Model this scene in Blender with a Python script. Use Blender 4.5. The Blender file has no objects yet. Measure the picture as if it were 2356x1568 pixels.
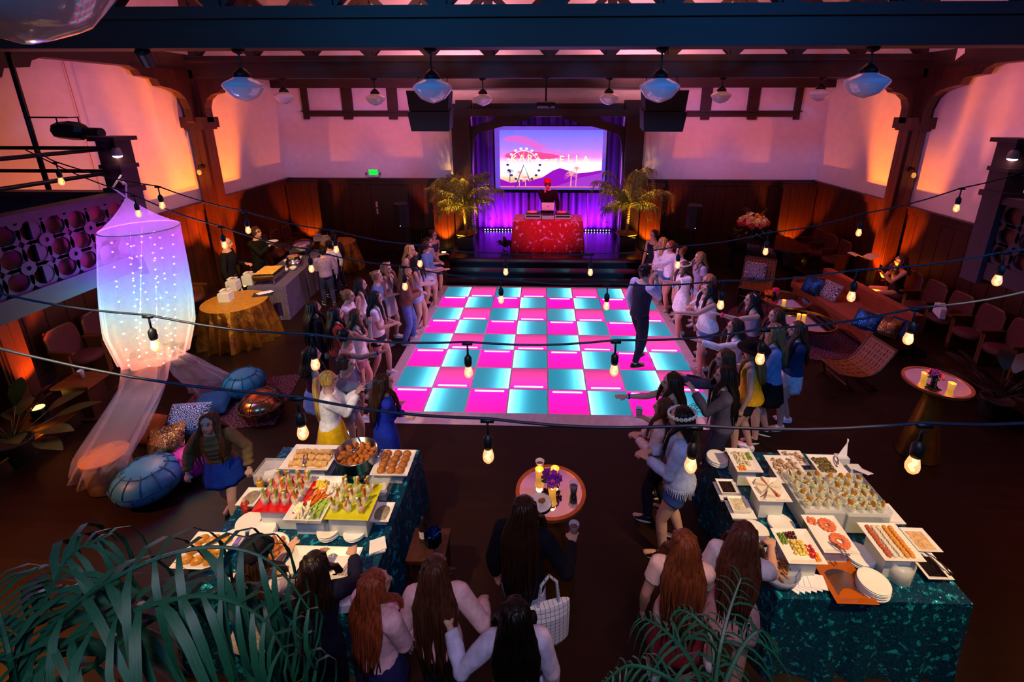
import bpy, bmesh, math, random
from mathutils import Vector, Matrix, Quaternion, noise
random.seed(7)
R = math.radians
SC = bpy.context.scene
COL = SC.collection
# ---------------------------------------------------------------- camera
F_PX, CX, CY = 1063.0, 1217.0, 563.0            # focal length and optical centre in photo pixels (2356 x 1568)
CAM = Vector((-0.1, 0.0, 4.32)); YAW, PIT = 0.0313, 0.2904
cd = bpy.data.cameras.new('camera'); cam = bpy.data.objects.new('camera', cd); COL.objects.link(cam)
cam.location = CAM; cam.rotation_euler = (math.pi/2-PIT, 0, YAW)
cd.sensor_width = 36; cd.lens = F_PX/2356*36
cd.shift_x = -(CX-1178)/2356; cd.shift_y = -(784-CY)/2356
cd.clip_start = 0.05; cd.clip_end = 100
SC.camera = cam
vs = SC.view_settings; vs.view_transform = 'Standard'; vs.look = 'None'; vs.gamma = 1; vs.use_curve_mapping = False
vs.exposure = 0.0
cy = SC.cycles; cy.max_bounces = 5; cy.diffuse_bounces = 3; cy.glossy_bounces = 3; cy.transmission_bounces = 3; cy.transparent_max_bounces = 10; cy.caustics_reflective = False; cy.caustics_refractive = False
# ---------------------------------------------------------------- world: a dark evening indoors
w = bpy.data.worlds.new('world'); SC.world = w; w.use_nodes = True
w.node_tree.nodes['Background'].inputs[0].default_value = (0.30, 0.16, 0.42, 1)
w.node_tree.nodes['Background'].inputs[1].default_value = 0.008
# ---------------------------------------------------------------- room lamps: washes, food spots and added fills
def lamp(name, kind, loc, color, power, target=None, size=0.2, spot=60, blend=0.6):
    l = bpy.data.lights.new(name, kind); o = bpy.data.objects.new(name, l); COL.objects.link(o)
    l.color = color[:3]; l.energy = power; o.location = loc
    if kind == 'SPOT': l.spot_size = R(spot); l.spot_blend = blend; l.shadow_soft_size = size
    elif kind == 'AREA': l.shape = 'DISK'; l.size = size
    else: l.shadow_soft_size = size
    if target is not None:
        o.rotation_euler = (Vector(target)-Vector(loc)).to_track_quat('-Z', 'Y').to_euler()
    return o
# warm spots on the food, from cans on the truss above the balcony front and on the near truss
FOOD = [((-2.75, 1.35, 4.80), (-2.12, 3.35, .8), 840, 36), ((2.95, 1.35, 4.80), (2.42, 3.42, .8), 840, 36), ((-4.6, 5.5, 4.76), (-5.95, 8.9, .8), 1200, 38)]
for p_, t_, e_, s_ in FOOD: lamp('food_spot', 'SPOT', p_, (1.0, .64, .26), e_, t_, .06, s_, .55)
# blue wash from the ceiling above the balcony: near truss, palm tops, hair and the cloth fronts
lamp('blue_wash', 'SPOT', (-3.2, -2.6, 6.6), (.02, .34, 1.0), 900, (-3.0, 5.0, 4.9), .3, 80, .8)
lamp('blue_wash', 'SPOT', (4.2, -2.6, 6.6), (.02, .28, 1.0), 900, (4.0, 5.0, 4.9), .3, 80, .8)
lamp('cyan_wash', 'SPOT', (0.6, -1.2, 6.4), (.03, .42, 1.0), 260, (0.8, 2.3, .8), .3, 105, .8)
lamp('rose_wash', 'SPOT', (0.2, -1.0, 6.5), (1.0, .58, .56), 340, (0.0, 1.7, 1.2), .2, 62, .9)
lamp('floor_spot', 'SPOT', (1.2, 1.35, 4.8), (1.0, .42, .14), 170, (.42, 2.25, 0), .04, 24, .35)
# lavender fill added over the dance floor to brighten the two crowds
for sx in (-1, 1): lamp('crowd_fill', 'SPOT', (-sx*1.2, 8.6, 4.75), (.86, .46, 1.0), 680, (sx*3.1, 7.4, .9), .15, 66, .9)
# added pink fill for floor bounce on the walls, and added roof fill
for sx in (-1, 1):
    lamp('pink_fill', 'SPOT', (sx*4.2, 6.6, 4.5), (1.0, .22, .60), 185, (sx*7.7, 9.4, 4.3), .3, 84, 1.0)
    lamp('pink_fill', 'SPOT', (sx*3.9, 10.7, 4.5), (1.0, .22, .60), 150, (sx*5.2, 13.6, 3.9), .3, 100, 1.0)
    lamp('roof_fill', 'SPOT', (sx*2.4, 11.6, 5.4), (1.0, .32, .42), 330, (sx*2.6, 13.6, 6.4), .3, 120, .9)
    lamp('roof_fill', 'SPOT', (sx*3.4, 7.6, 5.5), (1.0, .30, .14), 420, (sx*3.0, 8.6, 7.4), .3, 150, .9)

# ---------------------------------------------------------------- helpers
def s2l(c): return c/12.92 if c <= .04045 else ((c+.055)/1.055)**2.4
def hx(h): h = h.lstrip('#'); return tuple(s2l(int(h[i:i+2], 16)/255) for i in (0, 2, 4))
_fw = Vector((-math.sin(YAW)*math.cos(PIT), math.cos(YAW)*math.cos(PIT), -math.sin(PIT)))
_rt = Vector((math.cos(YAW), math.sin(YAW), 0)); _dn = _fw.cross(_rt)
def ray(x, y): return _rt*((x-CX)/F_PX)+_dn*((y-CY)/F_PX)+_fw
def at(x, y, z=0.0): v = ray(x, y); return CAM+v*((z-CAM.z)/v.z)
def atY(x, y, Y): v = ray(x, y); return CAM+v*((Y-CAM.y)/v.y)
def atX(x, y, X): v = ray(x, y); return CAM+v*((X-CAM.x)/v.x)

_M = {}
def mat(name, col='#808080', rough=.6, metal=0., emit=None, es=1., var=.12, nscale=14., bump=0., alpha=1., trans=0., sheen=0., stretch=None, spec=None, col2=None, coat=0.):
    if name in _M: return _M[name]
    m = bpy.data.materials.new(name); m.use_nodes = True; nt = m.node_tree; b = nt.nodes['Principled BSDF']
    c = hx(col) if isinstance(col, str) else col
    b.inputs['Roughness'].default_value = rough; b.inputs['Metallic'].default_value = metal
    b.inputs['Alpha'].default_value = alpha; b.inputs['Transmission Weight'].default_value = trans
    b.inputs['Sheen Weight'].default_value = sheen; b.inputs['Coat Weight'].default_value = coat
    if spec is not None: b.inputs['Specular IOR Level'].default_value = spec
    b.inputs['Base Color'].default_value = (*c, 1)
    if var > 0 or bump > 0 or col2:
        tc = nt.nodes.new('ShaderNodeTexCoord'); mp = nt.nodes.new('ShaderNodeMapping'); nz = nt.nodes.new('ShaderNodeTexNoise')
        nt.links.new(tc.outputs['Object'], mp.inputs[0]); nt.links.new(mp.outputs[0], nz.inputs['Vector'])
        if stretch: mp.inputs['Scale'].default_value = stretch
        nz.inputs['Scale'].default_value = nscale; nz.inputs['Detail'].default_value = 3
        rp = nt.nodes.new('ShaderNodeValToRGB')
        c2 = (hx(col2) if isinstance(col2, str) else col2) if col2 else tuple(min(1, x*(1+var)) for x in c)
        rp.color_ramp.elements[0].position = .32; rp.color_ramp.elements[1].position = .68
        rp.color_ramp.elements[0].color = (*[x*(1-var) for x in c], 1); rp.color_ramp.elements[1].color = (*c2, 1)
        nt.links.new(nz.outputs[0], rp.inputs[0]); nt.links.new(rp.outputs[0], b.inputs['Base Color'])
        if bump > 0:
            bp = nt.nodes.new('ShaderNodeBump'); bp.inputs['Strength'].default_value = bump; bp.inputs['Distance'].default_value = .01
            nt.links.new(nz.outputs[0], bp.inputs['Height']); nt.links.new(bp.outputs[0], b.inputs['Normal'])
    if emit is not None:
        b.inputs['Emission Color'].default_value = (*(hx(emit) if isinstance(emit, str) else emit), 1)
        b.inputs['Emission Strength'].default_value = es
    _M[name] = m
    return m
def cloth(h, rough=.85, name=None): return mat(name or 'cloth_'+h.strip('#'), h, rough, var=.16, nscale=22, bump=.25, spec=.15)

class MB:
    def __init__(s): s.v = []; s.f = []; s.m = []
    def add(s, vs, fs, mi=0):
        o = len(s.v); s.v += [tuple(x) for x in vs]; s.f += [tuple(i+o for i in f) for f in fs]; s.m += [mi]*len(fs); return s
    def box(s, c, d, rz=0, mi=0, M=None, top=1.0):
        x, y, z = d[0]/2, d[1]/2, d[2]/2; vs = []
        for k in (-1, 1):
            t = top if k > 0 else 1
            for (i, j) in ((-1, -1), (1, -1), (1, 1), (-1, 1)): vs.append(Vector((i*x*t, j*y*t, k*z)))
        if M is None: M = Matrix.Rotation(rz, 3, 'Z')
        return s.add([Vector(c)+M @ v for v in vs], [(3, 2, 1, 0), (4, 5, 6, 7), (0, 1, 5, 4), (1, 2, 6, 5), (2, 3, 7, 6), (3, 0, 4, 7)], mi)
    def loft(s, secs, n=12, mi=0, cap=True, closed=False):
        vs = []; fs = []
        for c, U, V in secs:
            c, U, V = Vector(c), Vector(U), Vector(V)
            for k in range(n):
                a = 2*math.pi*k/n; vs.append(c+U*math.cos(a)+V*math.sin(a))
        m = len(secs)
        for i in range(m-1 if not closed else m):
            for k in range(n):
                j = (i+1) % m; fs.append((i*n+k, i*n+(k+1) % n, j*n+(k+1) % n, j*n+k))
        if cap and not closed: fs.append(tuple(range(n-1, -1, -1))); fs.append(tuple((m-1)*n+k for k in range(n)))
        return s.add(vs, fs, mi)
    def tube(s, pts, rs, n=8, mi=0, cap=True, flat=1.0, up=None, closed=False):
        pts = [Vector(p) for p in pts]; m = len(pts)
        if not hasattr(rs, '__len__'): rs = [rs]*m
        secs = []; pu = Vector(up) if up is not None else None
        for i in range(m):
            if closed: t = pts[(i+1) % m]-pts[i-1]
            else: t = pts[min(i+1, m-1)]-pts[max(i-1, 0)]
            t = t.normalized() if t.length > 1e-9 else Vector((0, 0, 1))
            if pu is None: pu = Vector((1, 0, 0)) if abs(t.x) < .8 else Vector((0, 1, 0))
            U = pu-t*pu.dot(t)
            if U.length < 1e-5: U = t.orthogonal()
            U.normalize(); V = t.cross(U); pu = U
            secs.append((pts[i], U*rs[i], V*rs[i]*flat))
        return s.loft(secs, n, mi, cap, closed)
    def cap(s, a, b, ra, rb=None, n=10, mi=0):               # rounded tapered limb
        a, b = Vector(a), Vector(b); rb = ra if rb is None else rb; t = (b-a).normalized() if (b-a).length > 1e-6 else Vector((0, 0, 1))
        pts = [a-t*ra*.95, a-t*ra*.6, a, b, b+t*rb*.6, b+t*rb*.95]
        return s.tube(pts, [ra*.25, ra*.78, ra, rb, rb*.78, rb*.25], n, mi)
    def lathe(s, prof, n=20, c=(0, 0, 0), mi=0, cap=True):
        return s.loft([((c[0], c[1], c[2]+z), (r, 0, 0), (0, r, 0)) for r, z in prof], n, mi, cap)
    def ell(s, c, r, n=12, m=8, mi=0, M=None):
        M = M or Matrix.Identity(3); c = Vector(c); secs = []
        for i in range(m+1):
            a = -math.pi/2+math.pi*i/m; q = max(.02, math.cos(a))
            secs.append((c+M @ Vector((0, 0, r[2]*math.sin(a))), M @ Vector((r[0]*q, 0, 0)), M @ Vector((0, r[1]*q, 0))))
        return s.loft(secs, n, mi)
    def prism(s, poly, O, U, V, W, mi=0):                   # polygon in (U,V) about O, extruded by W
        O, U, V, W = Vector(O), Vector(U), Vector(V), Vector(W); n = len(poly)
        vs = [O+U*a+V*b for a, b in poly]; vs += [v+W for v in vs]
        fs = [tuple(range(n-1, -1, -1)), tuple(range(n, 2*n))]+[(i, (i+1) % n, n+(i+1) % n, n+i) for i in range(n)]
        return s.add(vs, fs, mi)
    def grid(s, fn, nu, nv, mi=0, wrap=False):
        vs = [fn(i/nu, j/nv) for j in range(nv+1) for i in range(nu if wrap else nu+1)]; w_ = nu if wrap else nu+1
        fs = [(j*w_+i, j*w_+(i+1) % w_, (j+1)*w_+(i+1) % w_, (j+1)*w_+i) for j in range(nv) for i in range(nu)]
        return s.add(vs, fs, mi)
    def ico(s, c, r, mi=0):
        p = [(0, 0, -1), (.89, 0, -.45), (.28, .85, -.45), (-.72, .53, -.45), (-.72, -.53, -.45), (.28, -.85, -.45), (.72, .53, .45), (-.28, .85, .45), (-.89, 0, .45), (-.28, -.85, .45), (.72, -.53, .45), (0, 0, 1)]
        f = [(0, 2, 1), (0, 3, 2), (0, 4, 3), (0, 5, 4), (0, 1, 5), (1, 2, 6), (2, 3, 7), (3, 4, 8), (4, 5, 9), (5, 1, 10), (2, 7, 6), (3, 8, 7), (4, 9, 8), (5, 10, 9), (1, 6, 10), (6, 7, 11), (7, 8, 11), (8, 9, 11), (9, 10, 11), (10, 6, 11)]
        rr = (r, r, r) if not hasattr(r, '__len__') else r
        return s.add([(c[0]+x*rr[0], c[1]+y*rr[1], c[2]+z*rr[2]) for x, y, z in p], f, mi)
    def mesh(s, name, mats, smooth=False):
        me = bpy.data.meshes.new(name); me.from_pydata(s.v, [], s.f); mats = mats if isinstance(mats, (list, tuple)) else [mats]
        for m in mats: me.materials.append(m)
        if len(mats) > 1: me.polygons.foreach_set('material_index', s.m)
        if smooth: me.polygons.foreach_set('use_smooth', [True]*len(me.polygons))
        me.update(); return me

def obj(name, g, mats=None, parent=None, loc=(0, 0, 0), rot=(0, 0, 0), smooth=False, label=None):
    me = g.mesh(name, mats, smooth) if isinstance(g, MB) else g
    o = bpy.data.objects.new(name, me); COL.objects.link(o); o.location = loc
    o.rotation_euler = rot if hasattr(rot, '__len__') else (0, 0, rot)
    if parent is not None: o.parent = parent
    if label: o['label'] = label
    return o
def tag(o, label, cat, group=None):
    o['label'] = label; o['category'] = cat
    if group: o['group'] = group
    return o
def thing(name, label, cat, loc=(0, 0, 0), rz=0, group=None):
    o = bpy.data.objects.new(name, None); COL.objects.link(o); o.location = loc; o.rotation_euler = (0, 0, rz)
    o.empty_display_size = .1
    return tag(o, label, cat, group)
def struct(name, g, mats, smooth=False, loc=(0, 0, 0)):
    o = obj(name, g, mats, None, loc, smooth=smooth); o['kind'] = 'structure'; return o
def copy_tree(o, parent=None, loc=None, rz=None, label=None, group=None):
    kids = list(o.children); c = o.copy(); COL.objects.link(c); c.parent = parent
    if loc is not None: c.location = loc
    if rz is not None: c.rotation_euler = (0, 0, rz)
    if label: c['label'] = label
    if group: c['group'] = group
    for k in kids: copy_tree(k, c)
    return c
def text_mesh(body, size, extrude=.001, align='CENTER'):
    cu = bpy.data.curves.new('txt', 'FONT'); cu.body = body; cu.size = size; cu.extrude = extrude; cu.align_x = align; cu.align_y = 'CENTER'
    o = bpy.data.objects.new('txt', cu); COL.objects.link(o); bpy.context.view_layer.update()
    me = bpy.data.meshes.new_from_object(o.evaluated_get(bpy.context.evaluated_depsgraph_get()))
    bpy.data.objects.remove(o); bpy.data.curves.remove(cu); return me
def text(name, body, size, m, parent, loc, rot, ex=.001):
    me = text_mesh(body, size, ex); me.materials.clear(); me.materials.append(m)
    return obj(name, me, None, parent, loc, rot)
# ================================================================ materials of the hall
wood = mat('dark_wood', '#331409', .42, var=.35, nscale=5, stretch=(3, 3, .35), bump=.15)
wood2 = mat('panel_wood', '#3a180a', .4, var=.3, nscale=5, stretch=(4, 4, .3), bump=.12)
beamw = mat('beam_wood', '#2c140e', .55, var=.25, nscale=4, stretch=(.3, 3, 3), bump=.15)
plaster = mat('white_plaster', '#e6dcdc', .8, var=.04, nscale=5, bump=.06)
black = mat('black_plastic', '#0b0b0d', .45, var=.1)
blackm = mat('black_metal', '#101014', .4, metal=.6, var=.1)
steel = mat('steel', '#b9b9bd', .22, metal=1, var=.05)
brass = mat('brass', '#b08638', .3, metal=1, var=.08)
gold = mat('gold_paint', '#b8842c', .32, metal=.9, var=.12)
WX, WY, ZC, ZW = 7.75, 13.6, 7.4, 2.25
# floor: dark stained oak boards
def floor_mat():
    m = mat('oak_floor', '#200d08', .5, var=0, spec=.22); nt = m.node_tree; b = nt.nodes['Principled BSDF']
    tc = nt.nodes.new('ShaderNodeTexCoord'); br = nt.nodes.new('ShaderNodeTexBrick'); mp = nt.nodes.new('ShaderNodeMapping')
    nt.links.new(tc.outputs['Object'], mp.inputs[0]); nt.links.new(mp.outputs[0], br.inputs[0])
    br.inputs['Scale'].default_value = 1; br.inputs['Brick Width'].default_value = 1.4; br.inputs['Row Height'].default_value = .07
    br.inputs['Mortar Size'].default_value = .0015
    br.inputs['Color1'].default_value = (*hx('#240f08'), 1); br.inputs['Color2'].default_value = (*hx('#1a0a06'), 1); br.inputs['Mortar'].default_value = (*hx('#1a0c06'), 1)
    nz = nt.nodes.new('ShaderNodeTexNoise'); nz.inputs['Scale'].default_value = 1.2
    mx = nt.nodes.new('ShaderNodeMixRGB'); mx.blend_type = 'MULTIPLY'; mx.inputs[0].default_value = .5
    nt.links.new(br.outputs[0], mx.inputs[1]); nt.links.new(nz.outputs[0], mx.inputs[2]); nt.links.new(mx.outputs[0], b.inputs['Base Color'])
    nt.links.new(tc.outputs['Object'], nz.inputs[0])
    return m
struct('floor', MB().box((0, 5, -.1), (2*WX+.6, 19.2, .2)), floor_mat())
struct('ceiling', MB().box((0, 5, ZC+.1), (2*WX+.6, 19.2, .2)), plaster)
# ---------------------------------------------------------------- walls with board wainscot
BW = .31
board = MB().box((0, 0, (ZW-.3)/2+.2), (BW-.012, .03, ZW-.3)).mesh('board', wood2)
def boards(parent, p0, p1, nrm):
    p0, p1, nrm = Vector((*p0, 0)), Vector((*p1, 0)), Vector((*nrm, 0)); L = (p1-p0).length; n = int(L/BW); d = (p1-p0)/L
    for i in range(n):
        c = p0+d*(BW*(i+.5)); obj('board', board, None, parent, c+nrm*.028, math.atan2(d.y, d.x))
def rails(name, p0, p1, nrm):
    p0, p1, nrm = Vector((*p0, 0)), Vector((*p1, 0)), Vector((*nrm, 0)); c = (p0+p1)/2; L = (p1-p0).length; a = math.atan2((p1-p0).y, (p1-p0).x)
    m = MB()
    m.box(c+nrm*.06+Vector((0, 0, ZW+.02)), (L, .13, .05), a); m.box(c+nrm*.045+Vector((0, 0, ZW-.06)), (L, .09, .12), a)
    return struct(name, m, wood)
for side, sx in (('left', -1), ('right', 1)):
    wl = struct('wall_'+side, MB().box((sx*(WX+.1), 4.8, ZC/2), (.2, 17.8, ZC)), plaster)
    m = MB().box((0, 0, ZW/2), (.02, 14.8, ZW)); b = obj('wainscot_backing', m, wood, wl, (sx*(WX-.005), 6.2, 0))
    boards(wl, (sx*WX, -1.2), (sx*WX, WY), (-sx, 0)); rails('trim_'+('1' if sx < 0 else '2'), (sx*WX, -1.2), (sx*WX, WY), (-sx, 0))
    s = struct('baseboard_'+side, MB().box((sx*(WX-.03), 6.2, .1+.2), (.06, 14.8, .2)), wood)
m = MB(); OX, OZ = 2.18, 4.05
for sx in (-1, 1): m.box((sx*(WX+OX)/2, WY+.1, ZC/2), (WX-OX, .2, ZC))
m.box((0, WY+.1, (ZC+OZ)/2), (2*OX, .2, ZC-OZ))
wb = struct('wall_back', m, plaster)
for sx in (-1, 1):
    obj('wainscot_backing', MB().box((0, 0, ZW/2), (WX-2.7, .02, ZW)), wood, wb, (sx*(WX+2.7)/2, WY-.005, 0))
    a, b = (-WX, -2.75) if sx < 0 else (2.75, WX)
    boards(wb, (a, WY), (b, WY), (0, -1)); rails('trim_'+('3' if sx < 0 else '4'), (a, WY), (b, WY), (0, -1))
struct('baseboard_back', MB().box((-5.2, WY-.03, .1), (5.0, .06, .2)).box((5.2, WY-.03, .1), (5.0, .06, .2)), wood)
struct('wall_rear', MB().box((0, -4.1, ZC/2), (2*WX, .2, ZC)), plaster)
# pilasters of vertical boards on the wainscot
def pilaster(x, y, w, d, ax):
    t = struct('trim_5', MB().box((0, 0, ZW/2), (w-.02, d-.02, ZW)), wood, loc=(x, y, 0))
    n = max(2, round(w/.22)) if ax == 'x' else max(2, round(d/.22))
    for i in range(n):
        if ax == 'x': g = MB().box((0, 0, 1.05), (w/n-.012, .04, 2.1)); p = (-w/2+w/n*(i+.5), -d/2, 0)
        else: g = MB().box((0, 0, 1.05), (.04, d/n-.012, 2.1)); p = ((w/2 if x < 0 else -w/2), -d/2+d/n*(i+.5), 0)
        obj('board', g, wood2, t, p)
    obj('capital', MB().box((0, 0, 2.16), (w+.08, d+.08, .12)), wood, t)
for sx in (-1, 1):
    pilaster(sx*3.05, WY-.12, .62, .24, 'x'); pilaster(sx*7.2, WY-.16, .95, .3, 'x')
# dark horizontal beam and framed frieze on the back wall
struct('trim_6', MB().box((0, WY-.1, 4.98), (2*WX, .22, .32)), beamw)
for k, sx in enumerate((-1, 1)):
    t = struct('trim_%d' % (7+k), MB().box((sx*5.0, WY-.05, 4.12), (3.95, .1, .13)).box((sx*5.0, WY-.09, 4.2), (3.98, .19, .035)), beamw)
    for x, wd in ((3.1, .28), (4.39, .28), (5.68, .28), (6.9, .16)):
        obj('post', MB().box((0, 0, 4.5), (wd, .1, .66)).box((0, -.02, 4.02), (wd*.8, .12, .09)), beamw, t, (sx*x, WY-.05, 0))
# ---------------------------------------------------------------- proscenium
pr = struct('trim_9', MB().box((-2.45, WY-.1, 2.2), (.5, .4, 4.4)).box((2.45, WY-.1, 2.2), (.5, .4, 4.4)), beamw)
obj('header', MB().box((0, WY-.14, 4.16), (4.9, .36, .2)).box((0, WY-.06, 4.33), (4.2, .22, .16)).box((-2.35, WY-.12, 4.38), (.42, .32, .24)).box((2.35, WY-.12, 4.38), (.42, .32, .24)), beamw, pr)
br = [(1043, 300), (1075, 292), (1130, 278), (1142, 266), (1225, 264), (1222, 273), (1112, 302), (1098, 308), (1090, 320), (1086, 350), (1084, 420), (1043, 420)]
bp = [(p.x+.0, p.z) for p in (atY(x, y, WY-.1) for x, y in br)]
for sx in (1, -1):
    g = MB().prism([(sx*(a+.02), b) for a, b in bp][::sx], (0, WY-.16, 0), (1, 0, 0), (0, 0, 1), (0, .14, 0))
    obj('arch_bracket', g, beamw, pr)
# stage recess: side walls, back wall, ceiling
struct('wall_stage', MB().box((-2.75, 14.5, 2.6), (.1, 2.0, 5.2)).box((2.75, 14.5, 2.6), (.1, 2.0, 5.2)).box((0, 15.4, 2.6), (5.5, .1, 5.2)).box((0, 14.6, 4.95), (5.5, 2.0, .1)), mat('stage_wall', '#c8c0d0', .8, var=.05))
# ---------------------------------------------------------------- stage and its steps
blk = mat('black_stage_paint', '#0c0910', .22, var=.2, nscale=3)
st = struct('floor_stage', MB().box((0, 13.15, .275), (5.1, 3.5, .55)), blk)
for z, y in ((.37, 11.15), (.185, 10.91)):
    obj('step', MB().box((0, (11.4+y)/2, z/2), (5.1, 11.4-y+.02, z)).box((0, y+.006, z-.02), (5.12, .03, .035)), blk, st)
obj('nosing', MB().box((0, 11.4, .53), (5.12, .04, .035)), blackm, st)
# ---------------------------------------------------------------- trusses, columns, brackets
def corbelled(poly, O, U, wd, m, parent, name='bracket'):
    U = Vector(U); W = U.cross(Vector((0, 0, 1)))*wd
    return obj(name, MB().prism(poly, Vector(O)-W/2, U, (0, 0, 1), W), m, parent)
pw = [(0, 3.92), (.13, 4.02), (.14, 4.28), (.22, 4.48), (.36, 4.6), (.55, 4.66), (.8, 4.7), (.86, 4.82), (1.2, 4.86), (1.25, 4.95), (1.42, 5.02), (0, 5.02)]
px_ = [(0, 3.92), (.1, 4.0), (.1, 4.3), (.16, 4.46), (.28, 4.56), (.45, 4.6), (.5, 4.66), (.62, 4.7), (.72, 4.9), (0, 4.9)]
for k, (Y, z0, z1) in enumerate(((10.05, 4.88, 5.31), (5.45, 4.93, 5.34))):
    t = struct('trim_truss_%d' % (k+1), MB().box((0, Y, (z0+z1)/2), (2*WX, .3, z1-z0)).box((0, Y-.17, z1-.1), (2*WX, .06, .05)), beamw)
    for i in range(-6, 7):
        x = i*1.22
        obj('king_post', MB().box((0, 0, (z1+7.3)/2), (.16, .18, 7.3-z1)), beamw, t, (x, Y, 0))
        if i < 6:
            for s_ in (-1, 1):
                c = Vector((x+.61, Y, (z1+6.5)/2)); a = math.atan2(6.5-z1, 1.22)*s_
                obj('strut', MB().box((0, 0, 0), (math.hypot(1.22, 6.5-z1), .12, .13), M=Matrix.Rotation(-a, 3, 'Y')), beamw, t, c)
    obj('upper_chord', MB().box((0, Y, 6.75), (2*WX, .2, .22)), beamw, t)
    for sx in (-1, 1):
        c = struct('trim_column_%d' % (2*k+(1 if sx < 0 else 2)), MB().box((0, 0, 2.52), (.3, .3, 5.04)), wood, loc=(sx*7.5, Y, 0))
        for dx, dy, wx, wy in ((-sx*.165, -.0, .03, .26), (0, -.165, .26, .03)):
            for u in (-1, 1):
                obj('board', MB().box((0, 0, 1.95), (wx if wx < .1 else .125, wy if wy < .1 else .125, 3.9)), wood2, c, (dx+(u*.066 if wx > .1 else 0), dy+(u*.066 if wy > .1 else 0), 0))
        obj('corbel', MB().box((0, 0, 4.0), (.5, .5, .22)).box((0, 0, 3.88), (.42, .42, .06)), wood, c)
        corbelled(pw, (0, -.15, 0), (0, -1, 0), .16, wood, c); corbelled(pw, (0, .15, 0), (0, 1, 0), .16, wood, c)
        corbelled(px_, (-sx*.15, 0, 0), (-sx, 0, 0), .2, wood, c)
for sx in (-1, 1): struct('trim_plate_'+('1' if sx < 0 else '2'), MB().box((sx*7.58, 4.8, 5.18), (.3, 17.6, .32)), beamw)
# ---------------------------------------------------------------- side risers for the theatre seats
for sx in (-1, 1):
    struct('floor_riser_'+('1' if sx < 0 else '2'), MB().box((sx*7.2, 5.5, .1), (1.1, 15, .2)), mat('riser_wood', '#2a1409', .4, var=.3, nscale=4))
    struct('trim_edge_'+('1' if sx < 0 else '2'), MB().box((sx*6.64, 5.5, .195), (.022, 15, .022)), brass)
# ---------------------------------------------------------------- balcony: rear slab and two wings with fretwork rails
fret = mat('fretwork_wood', '#3c2030', .55, var=.2, nscale=8)
struct('floor_balcony', MB().box((0, -1.85, 2.33), (2*WX, 4.3, .18)), wood)
struct('trim_balcony_front', MB().box((0, .27, 2.8), (11.2, .06, .95)).box((0, .27, 3.3), (11.2, .14, .07)), wood)
def ring(mb, c, r, tw, d):
    n = 14
    for k in range(n):
        a0, a1 = 2*math.pi*k/n, 2*math.pi*(k+1)/n
        q = [(c[0]+rr*math.cos(a), c[1]+rr*math.sin(a)) for rr, a in ((r, a0), (r, a1), (r-tw, a1), (r-tw, a0))]
        mb.prism(q, (d, 0, 0), (0, 1, 0), (0, 0, 1), (.03, 0, 0))
for sx in (-1, 1):
    nm = 'left' if sx < 0 else 'right'; X = sx*5.5
    t = struct('floor_wing_'+nm, MB().box((sx*6.62, 2.95, 2.33), (2.24, 5.7, .2)), wood)
    w_ = struct('wall_wing_rail_'+nm, MB().box((X, 3.0, 2.36), (.14, 5.6, .22)).box((X, 3.0, 3.24), (.2, 5.6, .09)), fret)
    obj('backing', MB().box((sx*.03, 0, 0), (.02, 5.5, .75)), mat('fret_back_redlit', '#6b2c28', .7), w_, (X, 3.0, 2.84))  # red light on the recessed plate is put into its colour
    for i, y in enumerate((.9, 1.9, 2.9, 3.9, 4.55)): obj('stile', MB().box((0, 0, 2.84), (.1, .09, .78)), fret, w_, (X, y, 0))
    g = MB()
    for j in range(3):
        for i in range(12):
            ring(g, (2.75+i*.25, 2.6+j*.24), .15, .045, -.055 if sx > 0 else .025)
            if (i+j) % 2 == 0: ring(g, (2.75+i*.25+.12, 2.6+j*.24+.11), .075, .05, -.06 if sx > 0 else .03)
    obj('fretwork', g, fret, w_, (X, 0, 0))
    struct('trim_wing_end_'+nm, MB().box((sx*6.6, 5.75, 2.8), (2.2, .07, .9)).box((sx*6.6, 5.75, 3.24), (2.2, .16, .07)), fret)
    p = struct('trim_post_'+nm, MB().box((X, 5.76, 3.05), (.24, .24, 1.75)).box((X, 5.76, 3.94), (.34, .34, .05)).box((X, 5.76, 3.6), (.28, .28, .05)).box((X, 5.76, 3.3), (.3, .3, .07)), fret)
    pipe = mat('black_pipe', '#15131a', .35, metal=.5)
    for z in (3.53, 3.82):
        tag(obj('guard_pipe', MB().tube([(sx*5.62, 5.76, z), (sx*7.7, 5.76, z)], .024, 10).tube([(sx*5.53, 5.62, z), (sx*5.53, -.2, z)], .024, 10), pipe, None, smooth=True),
            '%s of two black guard pipes on the %s balcony wing' % ('lower' if z < 3.6 else 'upper', nm), 'pipe')
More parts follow.
